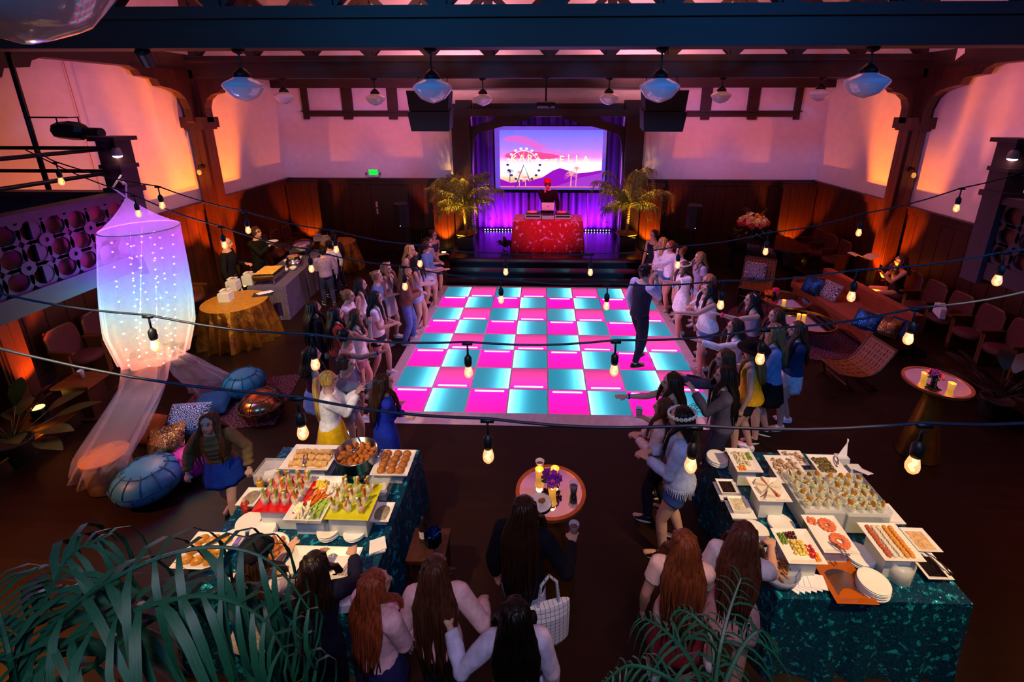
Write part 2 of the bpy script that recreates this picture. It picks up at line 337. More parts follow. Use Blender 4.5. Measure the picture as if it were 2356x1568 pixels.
# ---------------------------------------------------------------- stage curtain, LED bar
vel = mat('purple_velvet', '#5a2f86', .75, var=.2, nscale=6, stretch=(6, 6, .4), sheen=.5)
def cur(u, v):
    x = -2.55+5.1*u; a = u*150
    return (x, 14.55+.06*math.sin(a)+.03*math.sin(a*.43+1), .56+3.9*v)
tag(obj('stage_curtain', MB().grid(cur, 260, 6), vel, smooth=True), 'purple pleated velvet curtain across the back of the stage', 'curtain')
for sx in (-1, 1):
    tag(obj('side_drape', MB().grid(lambda u, v: (sx*(2.1+.5*u), 13.95+.05*math.sin(u*26), .56+3.5*v), 40, 4), vel, smooth=True),
        'narrow purple drape behind the %s proscenium post' % ('left' if sx < 0 else 'right'), 'curtain')
for k, (x0, x1, nm) in enumerate(((-2.0, -.95, 'left'), (1.0, 2.05, 'right'))):
    t = thing('led_bar', 'row of blue white LEDs on the stage floor %s of the red table' % nm, 'light bar', (0, 14.2, .55))
    obj('housing', MB().box(((x0+x1)/2, 0, .025), (x1-x0, .06, .05)), black, t)
    for i in range(11):
        obj('led', MB().ico((x0+.06+(x1-x0-.12)*i/10, -.034, .035), .016), mat('led_blue', '#ffffff', emit=(.45, .55, 1.0), es=14, var=0), t)
    for x in (x0+.25, x1-.25):
        lamp('led_bar_light', 'AREA', (x, 14.2, .64), (.55, .02, 1.0), 34, (x*1.02, 14.75, 2.2), .3)
lamp('led_bar_light', 'AREA', (0, 14.2, .64), (.55, .02, 1.0), 30, (0, 14.75, 2.2), .3)
for sx in (-1, 1): lamp('recess_light', 'SPOT', (sx*2.4, 14.3, .7), (.25, .10, 1.0), 60, (sx*2.4, 14.2, 4.2), .1, 100, .8)
# ---------------------------------------------------------------- amber up-lights
lens = mat('amber_lens', '#ffffff', emit=(1, .42, .04), es=10, var=0)
def uplight(x, y, z, tgt, power, label, spot=70):
    t = thing('uplight', label, 'light', (x, y, z))
    obj('housing', MB().lathe([(.075, .02), (.085, .05), (.085, .16), (.08, .17)], 14).box((0, 0, .012), (.2, .12, .024)), black, t, smooth=False)
    obj('lens', MB().lathe([(.068, 0), (.068, .006)], 14), lens, t, (0, 0, .171))
    lamp('uplight_beam', 'SPOT', (x, y, z+.2), (1, .185, .005), power, tgt, .04, spot, .5)
for sx in (-1, 1):
    n = 'left' if sx < 0 else 'right'
    uplight(sx*3.05, WY-.55, 0, (sx*3.02, WY-.26, 2.0), 520, 'amber uplight on the floor by the %s side of the stage' % n)
    uplight(sx*7.1, WY-.65, 0, (sx*7.15, WY-.3, 2.2), 700, 'amber uplight in the %s back corner of the hall' % n)
    uplight(sx*6.8, 9.25, .2, (sx*7.72, 9.45, 2.95), 1350, 'amber uplight at the near foot of the %s column' % n, 44)
    uplight(sx*6.8, 10.75, .2, (sx*7.72, 10.55, 2.95), 1350, 'amber uplight at the far foot of the %s column' % n, 44)
    uplight(sx*7.0, 5.22, .2, (sx*7.36, 5.5, 1.5), 1100, 'amber uplight at the foot of the %s column below the balcony' % n)
    uplight(sx*6.98, 9.7, .2, (sx*7.42, 10.0, 1.9), 1300, 'amber uplight in front of the %s column' % n, 50)
for sx, e_ in ((-1, 260), (1, 130)):  # lamps added under the wings for amber spill on the floor
    n = 'left' if sx < 0 else 'right'; t = thing('spill', 'added lamp for amber downlight under the %s balcony wing' % n, 'light', (sx*6.0, 3.0, 2.23))
    obj('housing', MB().lathe([(.06, 0), (.06, -.08), (.05, -.08)], 14), black, t); obj('lens', MB().lathe([(.045, -.078), (.045, -.082)], 12), lens, t)
    lamp('spill_beam', 'SPOT', (sx*6.0, 3.0, 2.12), (1, .26, .02), e_, (sx*5.0, 3.1, 0), .05, 110, .9)
for p_, t_, e_, s_ in FOOD:
    nm = 'left buffet' if p_[0] < -2 and p_[1] < 3 else 'right buffet' if p_[0] > 0 else 'far lace buffet'
    t = thing('can_light', 'black can spotlight on the truss aimed at the '+nm, 'spotlight', p_); d_ = (Vector(t_)-Vector(p_)).normalized(); q_ = d_.to_track_quat('-Z', 'Y').to_euler()
    obj('can', MB().lathe([(.06, .03), (.075, .04), (.075, .2), (.03, .22)], 14), black, t, (0, 0, 0), q_); obj('hanger', MB().tube([(0, 0, .1), (0, 0, .16)], .012, 6), blackm, t)
# ---------------------------------------------------------------- lit dance floor
S, Y0, DZ = .61, 5.715, .055
def panel_mat(name, base, edge, axis, sign, k0, k1, pw_):
    m = bpy.data.materials.new(name); m.use_nodes = True; nt = m.node_tree; b = nt.nodes['Principled BSDF']
    b.inputs['Base Color'].default_value = (.05, .045, .06, 1); b.inputs['Roughness'].default_value = .3; b.inputs['Specular IOR Level'].default_value = .25
    tc = nt.nodes.new('ShaderNodeTexCoord'); sp = nt.nodes.new('ShaderNodeSeparateXYZ'); nt.links.new(tc.outputs['Object'], sp.inputs[0])
    mr = nt.nodes.new('ShaderNodeMapRange'); mr.inputs['From Min'].default_value = -.29*sign; mr.inputs['From Max'].default_value = .29*sign
    nt.links.new(sp.outputs[axis], mr.inputs['Value'])
    pw = nt.nodes.new('ShaderNodeMath'); pw.operation = 'POWER'; pw.inputs[1].default_value = pw_; nt.links.new(mr.outputs[0], pw.inputs[0])
    rp = nt.nodes.new('ShaderNodeMixRGB'); rp.inputs[1].default_value = (*base, 1); rp.inputs[2].default_value = (*edge, 1); nt.links.new(pw.outputs[0], rp.inputs[0])
    st = nt.nodes.new('ShaderNodeMapRange'); st.inputs['To Min'].default_value = k0; st.inputs['To Max'].default_value = k1; nt.links.new(pw.outputs[0], st.inputs['Value'])
    nt.links.new(rp.outputs[0], b.inputs['Emission Color']); nt.links.new(st.outputs[0], b.inputs['Emission Strength'])
    return m
CY0, CY1 = (.0, .36, .56), (.22, .95, 1.0)
pm = {('p', 1): panel_mat('pink_panel_back_lit', (1.0, .0, .30), (1, 0, .20), 1, 1, 1.5, 3.4, 1.2), ('p', 0): panel_mat('pink_panel_front_lit', (.80, .05, .30), (1, 0, .20), 1, -1, .8, 3.2, 1.3),
      ('c', 1): panel_mat('cyan_panel_left_lit', CY0, CY1, 0, -1, .72, 3.6, 3.2), ('c', 0): panel_mat('cyan_panel_right_lit', CY0, CY1, 0, 1, .72, 3.6, 3.2)}
strip = mat('pink_led_strip', '#ffffff', emit=(1, .30, .62), es=7, var=0); stripc = mat('cyan_led_strip', '#ffffff', emit=(.55, 1, 1), es=2.6, var=0)
df = thing('dance_floor', 'square light-up dance floor of glowing pink and turquoise panels', 'dance floor', (0, Y0+4*S, 0))
frame = mat('dance_frame', '#d4bcc8', .4, var=.1)
g = MB()
for i in range(9):
    g.box(((i-4)*S, 0, DZ/2+.001), (.026, 8*S, DZ)); g.box((0, (i-4)*S, DZ/2), (8*S, .026, DZ))
obj('grid_frame', g, frame, df)
for a in range(4):                                                  # sloping ramp border
    Lh = 4*S; q = [(0, 0), (.17, 0), (0, DZ)]
    M_ = Matrix.Rotation(a*math.pi/2, 3, 'Z')
    vs = [M_ @ Vector(v) for v in ((-Lh, -Lh, DZ+.002), (Lh, -Lh, DZ+.002), (Lh+.2, -Lh-.2, .004), (-Lh-.2, -Lh-.2, .004), (-Lh, -Lh, 0), (Lh, -Lh, 0))]
    obj('ramp', MB().add(vs, [(0, 3, 2, 1), (0, 1, 5, 4), (3, 4, 5, 2), (0, 4, 3), (1, 2, 5)]), frame, df)
pmesh = {}
for k, m_ in pm.items():
    g = MB().box((0, 0, DZ/2), (S-.028, S-.028, DZ-.003)); pmesh[k] = g.mesh('panel', m_)
sm = MB().box((0, 0, DZ+.0015), (.46, .028, .007)).mesh('led_strip', strip); sc_ = MB().box((0, 0, DZ+.0006), (.02, .46, .004)).mesh('led_strip', stripc)
for r in range(8):                                                  # row 0 nearest the camera
    ev = 1 if r % 2 == 0 else 0
    for c in range(8):
        pink = (c+r) % 2 == 0
        o = obj('panel', pmesh[('p' if pink else 'c', ev)], None, df, ((c-3.5)*S, (r-3.5)*S, 0))
        if pink: obj('led_strip', sm, None, o, (0, (.24 if ev else -.24), 0))
ink = mat('black_ink', '#050708', .6, var=0)
pl = [o for o in df.children if o.name.startswith('panel')][7]
text('lettering', 'DESIGN', .13, ink, pl, (.06, -.02, DZ+.003), (0, 0, R(38)), .0008)
text('lettering', 'DOYEN', .13, ink, pl, (.14, -.10, DZ+.003), (0, 0, R(38)), .0008)
# ================================================================ people
import numpy as np
def skin_mat():
    m = mat('skin', '#c08a70', .5, var=0); nt = m.node_tree; b = nt.nodes['Principled BSDF']
    a = nt.nodes.new('ShaderNodeVertexColor'); a.layer_name = 'tone'; nt.links.new(a.outputs[0], b.inputs['Base Color'])
    b.inputs['Subsurface Weight'].default_value = 0.0
    return m
SKIN = skin_mat()
def hair_mat(h): return mat('hair_'+h.strip('#'), h, .42, var=.5, nscale=60, stretch=(1, 1, .06), bump=.5, spec=.3)
TS = [(-.062, .050, .046), (-.035, .086, .064), (-.01, .096, .070), (.03, .090, .064), (.085, .070, .053), (.14, .077, .060), (.20, .086, .066), (.25, .092, .056), (.282, .080, .044), (.30, .046, .036), (.32, .032, .032)]
TM = [(-.062, .050, .046), (-.035, .082, .064), (-.01, .090, .070), (.03, .088, .066), (.085, .084, .062), (.14, .092, .068), (.20, .104, .074), (.25, .110, .062), (.282, .092, .048), (.30, .052, .040), (.32, .036, .036)]
def lerp(a, b, t): return a+(b-a)*t
def ik(S, T, l1, l2, pole):
    d = T-S; L = min(d.length, (l1+l2)*.985); d = d.normalized()
    T = S+d*L; a = (l1*l1-l2*l2+L*L)/(2*L); hh = math.sqrt(max(1e-6, l1*l1-a*a)); pole = Vector(pole); pole = pole-d*pole.dot(d)
    pole = pole.normalized() if pole.length > 1e-4 else d.orthogonal().normalized()
    return S+d*a+pole*hh, T
JOBS = []                                           # (temp object, final name, materials, parent, post)
TMPC = bpy.data.collections.new('tmp_build'); COL.children.link(TMPC)
def remesh_job(mb, name, m, parent, vox, sm=2, post=None):
    me = mb.mesh(name, m, True); o = bpy.data.objects.new('tmp', me); TMPC.objects.link(o)
    r = o.modifiers.new('r', 'REMESH'); r.mode = 'VOXEL'; r.voxel_size = vox; r.use_smooth_shade = True
    if sm: s = o.modifiers.new('s', 'SMOOTH'); s.iterations = sm; s.factor = .45
    JOBS.append((o, name, m, parent, post))
HANDS = {}
def _person(label, hp, h, face, hair=('long', '#3a2415', .3), tone='#c79a86', top=('tee', '#e8e4ea'), bot=('shorts', '#5a7296'), shoes='#d8d4d8', L='D', Rr='D',
           lean=3, hy=0, hpit=0, step=.05, male=False, sit=False, z0=0., vox=None, key=None, extra=(), pos=None, sleeves=None, wide=1.0, tilt=0, twist=0):
    P = Vector(pos) if pos is not None else at(hp[0], hp[1], h*.985+z0)
    Y = P.y; vox = vox or (.0095 if Y < 3.2 else .0115 if Y < 7.5 else .0135)
    rz = R(face)-math.pi/2
    root = thing('person', label, 'person', (P.x, P.y, z0), rz)
    T = TM if male else TS
    ph = (.53*h if not sit else .49)
    P0 = Vector((0, 0, ph)); ln = R(lean); tl = R(tilt); up = Vector((math.sin(tl), math.sin(ln), math.cos(ln)*math.cos(tl))).normalized(); rtv = Vector((1, 0, 0)); rtv = (rtv-up*rtv.dot(up)).normalized(); fw = up.cross(rtv)
    def sec(t, inf=0., k=1.):
        for (a, b) in zip(T, T[1:]):
            if t <= b[0]: break
        q = min(1, max(0, (t-a[0])/(b[0]-a[0])))
        rx, ry = lerp(a[1], b[1], q)*h*wide+inf, lerp(a[2], b[2], q)*h*wide+inf
        base = up if t > 0 else Vector((0, 0, 1))
        yo = .012*h*(1-abs(t-.2)/.2) if t > .02 else 0
        return (P0+base*(t*h)+fw*yo*.5, rtv*rx*k, fw*ry*k)
    def torso(mb, t0, t1, inf, n=18, cnt=9, flare=0):
        mb.loft([sec(lerp(t0, t1, i/cnt), inf+flare*(1-i/cnt)**2) for i in range(cnt+1)], n)
    # joints
    sw = (.120 if male else .102)*h*wide; sh = {s: P0+up*(.268*h)+rtv*(s*sw) for s in (-1, 1)}
    la, lf = .172*h, .150*h; arm = {}
    for s, spec in ((-1, L), (1, Rr)):
        S_ = sh[s]; A = la+lf; pole = (s*.5, -.45, -.9)
        if isinstance(spec, tuple): tv = Vector((s*spec[0], spec[1], spec[2]))*A; pole = (s*.6, -.3, -.8)
        else:
            tv = {'D': Vector((s*.15, .06, -.965)), 'P': Vector((-s*.10, .97, -.02)), 'Q': Vector((-s*.05, .93, -.25)), 'H': Vector((-s*.22, .52, -.52)), 'X': Vector((-s*.52, .42, -.50)),
                  'U': Vector((s*.15, .45, .55)), 'M': Vector((-s*.26, .40, .10)), 'F': Vector((-s*.30, .62, -.12)), 'B': Vector((s*.25, -.25, -.85)), 'R': Vector((s*.05, .85, -.42))}[spec]*A
        E_, W_ = ik(S_, S_+tv, la, lf, pole); arm[s] = (S_, E_, W_, spec)
    leg = {}
    for s in (-1, 1):
        hipj = P0+Vector((s*.05*h, 0, -.03*h))
        if sit: kn = hipj+Vector((s*.06, .40, .02)); an = Vector((kn.x, kn.y+.03, .08))
        else: an = Vector((s*.062*h, -s*step*h, .045*h)); kn, an = ik(hipj, an, .237*h, .232*h, (s*.1, 1, 0))
        leg[s] = (hipj, kn, an)
    # head frame
    hq = Matrix.Rotation(R(hy), 3, 'Z') @ Matrix.Rotation(R(-hpit), 3, 'X'); hs = h/1.65*(1.0 if h > 1.5 else 1.06)
    HC = P0+up*(.392*h)+Vector((0, .012*h, 0))
    def hd(x, y, z): return HC+hq @ Vector((x, y, z))*hs
    # ---- body: one continuous surface
    b = MB(); torso(b, -.062, .32, 0, 16, 12)
    b.cap(P0+up*.29*h, HC+hq @ Vector((0, -.012, -.05))*hs, .031*h, .031*h)
    b.ell(hd(0, -.012, .026), [v*hs for v in (.074, .092, .088)], 16, 12, M=hq); b.ell(hd(0, .022, -.035), [v*hs for v in (.056, .066, .080)], 14, 10, M=hq)
    b.ell(hd(0, .052, -.088), [v*hs for v in (.026, .026, .022)], 10, 6, M=hq)
    b.cap(hd(0, .086, .012), hd(0, .103, -.024), .008*hs, .0135*hs, 8); b.ell(hd(0, .082, -.056), [v*hs for v in (.024, .012, .010)], 8, 6, M=hq)
    for s in (-1, 1):
        b.ell(hd(s*.074, -.005, -.008), [v*hs for v in (.011, .02, .03)], 8, 6, M=hq); b.ell(hd(s*.030, .078, .030), [v*hs for v in (.022, .012, .009)], 8, 6, M=hq)
        S_, E_, W_, spec = arm[s]
        b.cap(S_-rtv*s*.02*h, S_+(E_-S_)*.25, .031*h, .030*h); b.cap(S_, E_, .029*h, .0235*h); b.cap(E_, lerp(E_, W_, .35), .0235*h, .0245*h); b.cap(lerp(E_, W_, .3), W_, .0245*h, .0155*h)
        # hand
        dr = (W_-E_).normalized(); side = dr.cross(Vector((0, 0, 1))); side = side.normalized() if side.length > .3 else Vector((0, 1, 0)); nrm = side.cross(dr).normalized()
        if nrm.z > 0: nrm = -nrm
        if spec == 'D': side, nrm = Vector((0, 1, 0)), Vector((-s, 0, 0))
        k = h/1.65; pc = W_+dr*.048*k
        b.tube([W_-dr*.005, W_+dr*.02*k, W_+dr*.055*k, W_+dr*.088*k], [.024*k, .034*k, .040*k, .036*k], 10, flat=.42, up=side)
        curl = {'D': .5, 'P': .12, 'Q': .15, 'X': .7, 'H': .8, 'F': .35, 'U': .1, 'R': .3}.get(spec, .9)
        for i, (o_, ln_) in enumerate(((-.030, .052), (-.0105, .062), (.0105, .066), (.030, .058))):
            c_ = curl if not (spec in ('P', 'Q') and key and i != 3 and 'pt' in extra) else 1.5
            b0 = W_+dr*.084*k+side*o_*k*1.05; d1 = (dr+nrm*c_*.7+side*o_*4).normalized(); d2 = (dr*(1-c_*.55)+nrm*c_*1.2+side*o_*4).normalized()
            b1 = b0+d1*ln_*.55*k; b.cap(b0-dr*.01, b1, .0092*k, .0085*k, 7); b.cap(b1, b1+d2*ln_*.5*k, .0085*k, .0075*k, 7)
        ts = 1 if spec == 'D' else (-s)
        tb = W_+dr*.03*k+side*(ts*.030)*k; td = (dr*.75+side*ts*.75+nrm*.25).normalized(); b.cap(tb, tb+td*.035*k, .0115*k, .0105*k, 7); b.cap(tb+td*.035*k, tb+td*.035*k+(dr+nrm*.3).normalized()*.026*k, .0105*k, .008*k, 7)
        hj, kn, an = leg[s]
        b.cap(hj, lerp(hj, kn, .3), .052*h*wide, .051*h*wide); b.cap(lerp(hj, kn, .25), kn, .051*h*wide, .033*h); b.cap(kn, lerp(kn, an, .32), .033*h, .034*h); b.cap(lerp(kn, an, .3), an, .034*h, .0205*h)
        fd = Vector((s*.22, 1, 0)).normalized(); b.cap(an+Vector((0, 0, -.018*h)), an+fd*.095*h+Vector((0, 0, -.027*h)), .022*h, .017*h); b.cap(an-fd*.02*h+Vector((0, 0, -.022*h)), an+Vector((0, 0, -.01*h)), .02*h, .022*h)
    tc = np.array(hx(tone)); hairc = np.array(hx(hair[1])) if hair else tc*.6
    def paint(me):
        n = len(me.vertices); co = np.empty(n*3, dtype=np.float32); me.vertices.foreach_get('co', co); co = co.reshape(-1, 3)
        colr = np.ones((n, 4), dtype=np.float32); colr[:, :3] = tc
        inv = np.array(hq.transposed()); lc = (co-np.array(HC)) @ inv.T/hs
        def spot(p, r, c, amt):
            d = np.sqrt((((lc-np.array(p))/np.array(r))**2).sum(1)); wgt = np.clip(1.5-d, 0, 1)[:, None]*amt
            colr[:, :3] = colr[:, :3]*(1-wgt)+np.array(c)*wgt
        for s in (-1, 1):
            spot((s*.031, .078, .006), (.019, .03, .0105), (.015, .010, .010), .95); spot((s*.032, .085, .030), (.022, .03, .006), hairc*.6, .7); spot((s*.04, .07, -.03), (.018, .03, .016), tc*np.array((1.05, .78, .78)), .35)
        spot((0, .092, -.057), (.025, .03, .010), (.40, .07, .08), .9)
        ca = me.color_attributes.new('tone', 'FLOAT_COLOR', 'POINT'); ca.data.foreach_set('color', colr.ravel())
    remesh_job(b, 'body', SKIN, root, vox, 2, paint)
    gv = vox*1.15
    # ---- clothes
    def sleeve(mb, frac, inf, cuff=0.):
        for s in (-1, 1):
            S_, E_, W_, spec = arm[s]; s0 = S_-rtv*s*.03*h
            mb.cap(s0, S_, .036*h+inf, .035*h+inf)
            if frac <= 1: mb.tube([S_, lerp(S_, E_, frac*.6), lerp(S_, E_, frac)], [.034*h+inf, .031*h+inf*1.2, .030*h+inf*1.5+cuff], 12)
            else:
                q = frac-1; mb.tube([S_, lerp(S_, E_, .5), E_, lerp(E_, W_, q*.5), lerp(E_, W_, q)], [.034*h+inf, .030*h+inf, .0275*h+inf, .027*h+inf, .019*h+inf+cuff], 12)
                mb.ell(E_, [.029*h+inf]*3, 10, 6)
    def legs_g(mb, frac, inf, cuff=0.):
        mb.loft([sec(t, inf) for t in (-.055, -.03, 0, .03, .07)], 18)
        for s in (-1, 1):
            hj, kn, an = leg[s]
            if frac <= 1: mb.tube([hj+Vector((0, 0, .02)), lerp(hj, kn, frac*.5), lerp(hj, kn, frac)], [.052*h*wide+inf, .052*h*wide+inf, .050*h*wide+inf*1.4+cuff], 14)
            else: mb.tube([hj+Vector((0, 0, .02)), lerp(hj, kn, .4), kn, lerp(kn, an, .4), lerp(kn, an, .97)], [.052*h*wide+inf, .05*h*wide+inf, .036*h+inf, .036*h+inf, .025*h+inf+cuff], 14); mb.ell(kn, [.037*h+inf]*3, 10, 6)
    def skirt_secs(mb, t0, drop, flare, pl=.012, n=40, npl=9):
        rows = 7; c0, U, V = sec(t0, .010)
        def fn(u, v):
            a = 2*math.pi*u; q = v; k_ = 1+flare*q**.8; hipk = 1+.22*min(1, q*3)
            rip = 1+pl*q*math.sin(a*npl)/.1*.35
            return c0+(U*math.cos(a)+V*math.sin(a)*1.0)*k_*hipk*rip+Vector((0, 0, -1))*(drop*h*q)
        o = len(mb.v); mb.grid(fn, n, rows, wrap=True); mb.f.append(tuple(o+rows*n+i for i in range(n))); mb.m.append(0); mb.f.append(tuple(o+i for i in range(n-1, -1, -1))); mb.m.append(0)
    if top:
        ty, colr = top[0], top[1]; g = MB(); m_ = top[2] if len(top) > 2 and top[2] else cloth(colr); nm = 'shirt'
        if ty == 'tank': torso(g, .0, .262, .009); [g.tube([sec(.255)[0]+rtv*s*.055*h+fw*.045*h, sh[s]*1.0+up*.028*h-rtv*s*.035*h, sec(.25)[0]+rtv*s*.05*h-fw*.05*h], .012, 6) for s in (-1, 1)]
        elif ty == 'tube': torso(g, .0, .225, .009)
        elif ty == 'tee': torso(g, -.01, .292, .013, flare=.01); sleeve(g, .5, .010)
        elif ty == 'crop': torso(g, .10, .285, .016, flare=.012); sleeve(g, .55, .012)
        elif ty == 'loose': torso(g, -.02, .27, .016, flare=.045)
        elif ty == 'long': torso(g, -.015, .295, .012); sleeve(g, 1.93, .007)
        elif ty == 'sweater': torso(g, -.03, .298, .022); sleeve(g, 1.93, .016); nm = 'sweater'
        elif ty == 'jacket': torso(g, .01, .302, .022, flare=.008); sleeve(g, 1.92, .014); nm = 'jacket'
        elif ty == 'longjacket': torso(g, -.05, .302, .024, flare=.01); sleeve(g, 1.92, .015); nm = 'jacket'
        elif ty == 'hoodie': torso(g, -.04, .300, .024); sleeve(g, 1.94, .018); g.ell(P0+up*.29*h-fw*.05*h, (.11*hs, .06*hs, .07*hs), 12, 8); nm = 'hoodie'
        elif ty == 'puffer':
            secs = [sec(lerp(-.055, .298, i/24), .020+.008*math.cos(i*math.pi*.67)) for i in range(25)]; g.loft(secs, 20); sleeve(g, 1.9, .014)
            for s in (-1, 1):
                for a_, b_ in ((arm[s][0], arm[s][1]), (arm[s][1], arm[s][2])):
                    for q in (.2, .5, .8): p_ = lerp(a_, b_, q); d_ = (b_-a_).normalized(); g.tube([p_-d_*.02, p_, p_+d_*.02], [.034*h, .042*h, .034*h], 12)
            nm = 'puffer_jacket'
        elif ty == 'dress': torso(g, .03, .262, .010); skirt_secs(g, .06, top[3] if len(top) > 3 else .24, top[4] if len(top) > 4 else .35); [g.tube([sec(.255)[0]+rtv*s*.055*h+fw*.045*h, sh[s]+up*.028*h-rtv*s*.035*h, sec(.25)[0]+rtv*s*.05*h-fw*.05*h], .012, 6) for s in (-1, 1)]; nm = 'dress'
        elif ty == 'sleevedress': torso(g, .03, .29, .014); sleeve(g, .6, .02, .01); skirt_secs(g, .06, top[3] if len(top) > 3 else .24, .4); nm = 'dress'
        elif ty == 'longdress': torso(g, .03, .295, .012); sleeve(g, 1.93, .010); skirt_secs(g, .06, .27, .3); nm = 'dress'
        elif ty == 'romper': torso(g, .0, .235, .009); legs_g(g, .32, .012, .01); nm = 'romper'
        elif ty == 'vest': torso(g, -.02, .285, .016); nm = 'waistcoat'
        remesh_job(g, nm, m_, root, gv, 2)
    if sleeves:
        g = MB(); torso(g, .1, .297, .009); sleeve(g, 1.93, .010); remesh_job(g, 'shirt', cloth(sleeves), root, gv, 2)
    if bot:
        ty, colr = bot[0], bot[1]; g = MB(); m_ = bot[2] if len(bot) > 2 and not isinstance(bot[2], float) else cloth(colr)
        if ty == 'shorts': legs_g(g, .36, .010, .008); remesh_job(g, 'shorts', m_, root, gv, 2)
        elif ty in ('jeans', 'trousers'): legs_g(g, 1.95, .009); remesh_job(g, ty, m_, root, gv, 2)
        elif ty == 'skirt': skirt_secs(g, .07, bot[2] if len(bot) > 2 else .2, bot[3] if len(bot) > 3 else .45); obj('skirt', g, m_, root, smooth=True)
    if shoes:
        for s in (-1, 1):
            an = leg[s][2]; fd = Vector((s*.22, 1, 0)).normalized(); sd = Vector((fd.y, -fd.x, 0)); g = MB(); zb = an.z-.045*h
            secs = []
            for u, wd, ht in ((-.040, .010, .03), (-.031, .020, .046), (-.005, .023, .054), (.03, .024, .044), (.062, .026, .033), (.088, .021, .026), (.100, .009, .016)):
                secs.append((Vector((an.x, an.y, zb+.002))+fd*u*h+Vector((0, 0, ht*h*.5)), sd*wd*h, Vector((0, 0, ht*h*.5))))
            sm_ = cloth(shoes, .5); so = obj('shoe', MB().loft(secs, 12), sm_, root, smooth=True)
            g2 = MB(); g2.loft([(Vector((an.x, an.y, zb+z_))+fd*.031*h, fd*.071*h, sd*.0265*h) for z_ in (0, .012)], 16); obj('sole', g2, cloth('#e8e6ea' if shoes != '#131318' else '#c9c9d0', .6), so)
    # ---- hair
    if hair:
        st_, hc = hair[0], hair[1]; hl = (hair[2] if len(hair) > 2 else .3)*h; g = MB(); hm = hair_mat(hc)
        cap_r = (.081, .094, .088) if st_ not in ('short', 'bald') else (.079, .096, .086)
        if st_ == 'bald':
            g.ell(hd(0, -.045, -.01), [v*hs for v in (.078, .06, .045)], 12, 6, M=hq)
        else:
            g.ell(hd(0, -.022, .034), [v*hs for v in cap_r], 18, 12, M=hq)
            for s in (-1, 1): g.ell(hd(s*.058, -.01, .0), [v*hs for v in (.026, .055, .055)], 10, 7, M=hq)
            g.ell(hd(0, -.065, -.012), [v*hs for v in (.066, .04, .07)], 12, 7, M=hq)
        if st_ == 'short':
            rr = random.Random(int(P.x*1000))
            for i in range(34):
                a = rr.uniform(0, 6.28); e = rr.uniform(.25, 1.5); p_ = Vector((math.cos(a)*math.cos(e)*.078, math.sin(a)*math.cos(e)*.09-.018, math.sin(e)*.086+.036)); g.ell(hd(*p_), [.026*hs, .026*hs, .016*hs], 7, 5)
        if st_ in ('long', 'shoulder', 'half'):
            nst = 26 if Y > 4.4 else 46; rr = random.Random(int(P.y*1000)); Lh = hl if st_ != 'shoulder' else .17*h
            down = -up*.15+Vector((0, 0, -1)); down.normalize()
            for i in range(nst):
                a = R(lerp(-122, 122, (i+.5)/nst)+rr.uniform(-4, 4)); ca, sa = math.cos(a), math.sin(a)     # 0 = straight back
                lay = rr.uniform(.86, 1.06)
                p0 = hd(.072*sa*lay, -.022-.085*ca*lay, .055+rr.uniform(-.01, .015)); p1 = hd(.086*sa*lay, -.028-.088*ca*lay, -.03)
                bx = sa*(.078+.03*abs(sa)); wv = rr.uniform(-.012, .012); Lr = Lh*rr.uniform(.82, 1.03)
                back = -(.105+.045*ca) if abs(a) < R(92) else .085
                p2 = HC+Vector((bx*hs*1.1, (back*.9)*hs, -.12*hs)); p3 = HC+Vector((bx*hs*1.25+wv, (back*1.12)*hs, -.20*hs))
                pts = [hd(.045*sa, -.03-.03*ca, .108), p0, p1, p2, p3]; e_ = p3
                nseg = 3; rem = max(.03, Lr-.20*hs)
                for j in range(1, nseg+1):
                    pts.append(p3+down*rem*j/nseg+Vector((math.sin(j*1.9+i)*.012+wv*j*.4-bx*.10*j, rr.uniform(-.008, .008)-.010*j*(1 if back < 0 else -1), 0)))
                rs_ = [.012*hs, .021*hs, .024*hs, .023*hs, .022*hs]+[.020*hs*(1-.27*j) for j in range(1, nseg+1)]
                rs_ = [r_*(1.15 if nst < 30 else .82) for r_ in rs_]
                g.tube(pts, rs_, 6)
        if st_ == 'ponytail':
            p = hd(0, -.112, .05); pts = [p, hd(0, -.15, .03), HC+Vector((0, -.16*hs, -.08*hs)), HC+Vector((.01, -.16*hs, -.08*hs-hl*.5)), HC+Vector((.02, -.15*hs, -.08*hs-hl))]
            for i in range(7):
                o_ = Vector((random.uniform(-.018, .018), random.uniform(-.015, .015), 0)); g.tube([pts[0]]+[q+o_*(j+1)*.6 for j, q in enumerate(pts[1:])], [.018*hs, .024*hs, .024*hs, .02*hs, .006*hs], 6)
            g.ell(p, [.022*hs]*3, 8, 6)
        if st_ == 'bun': g.ell(hd(0, -.105, .06), [.042*hs, .036*hs, .04*hs], 10, 8)
        obj('hair', g, hm, root, smooth=True)
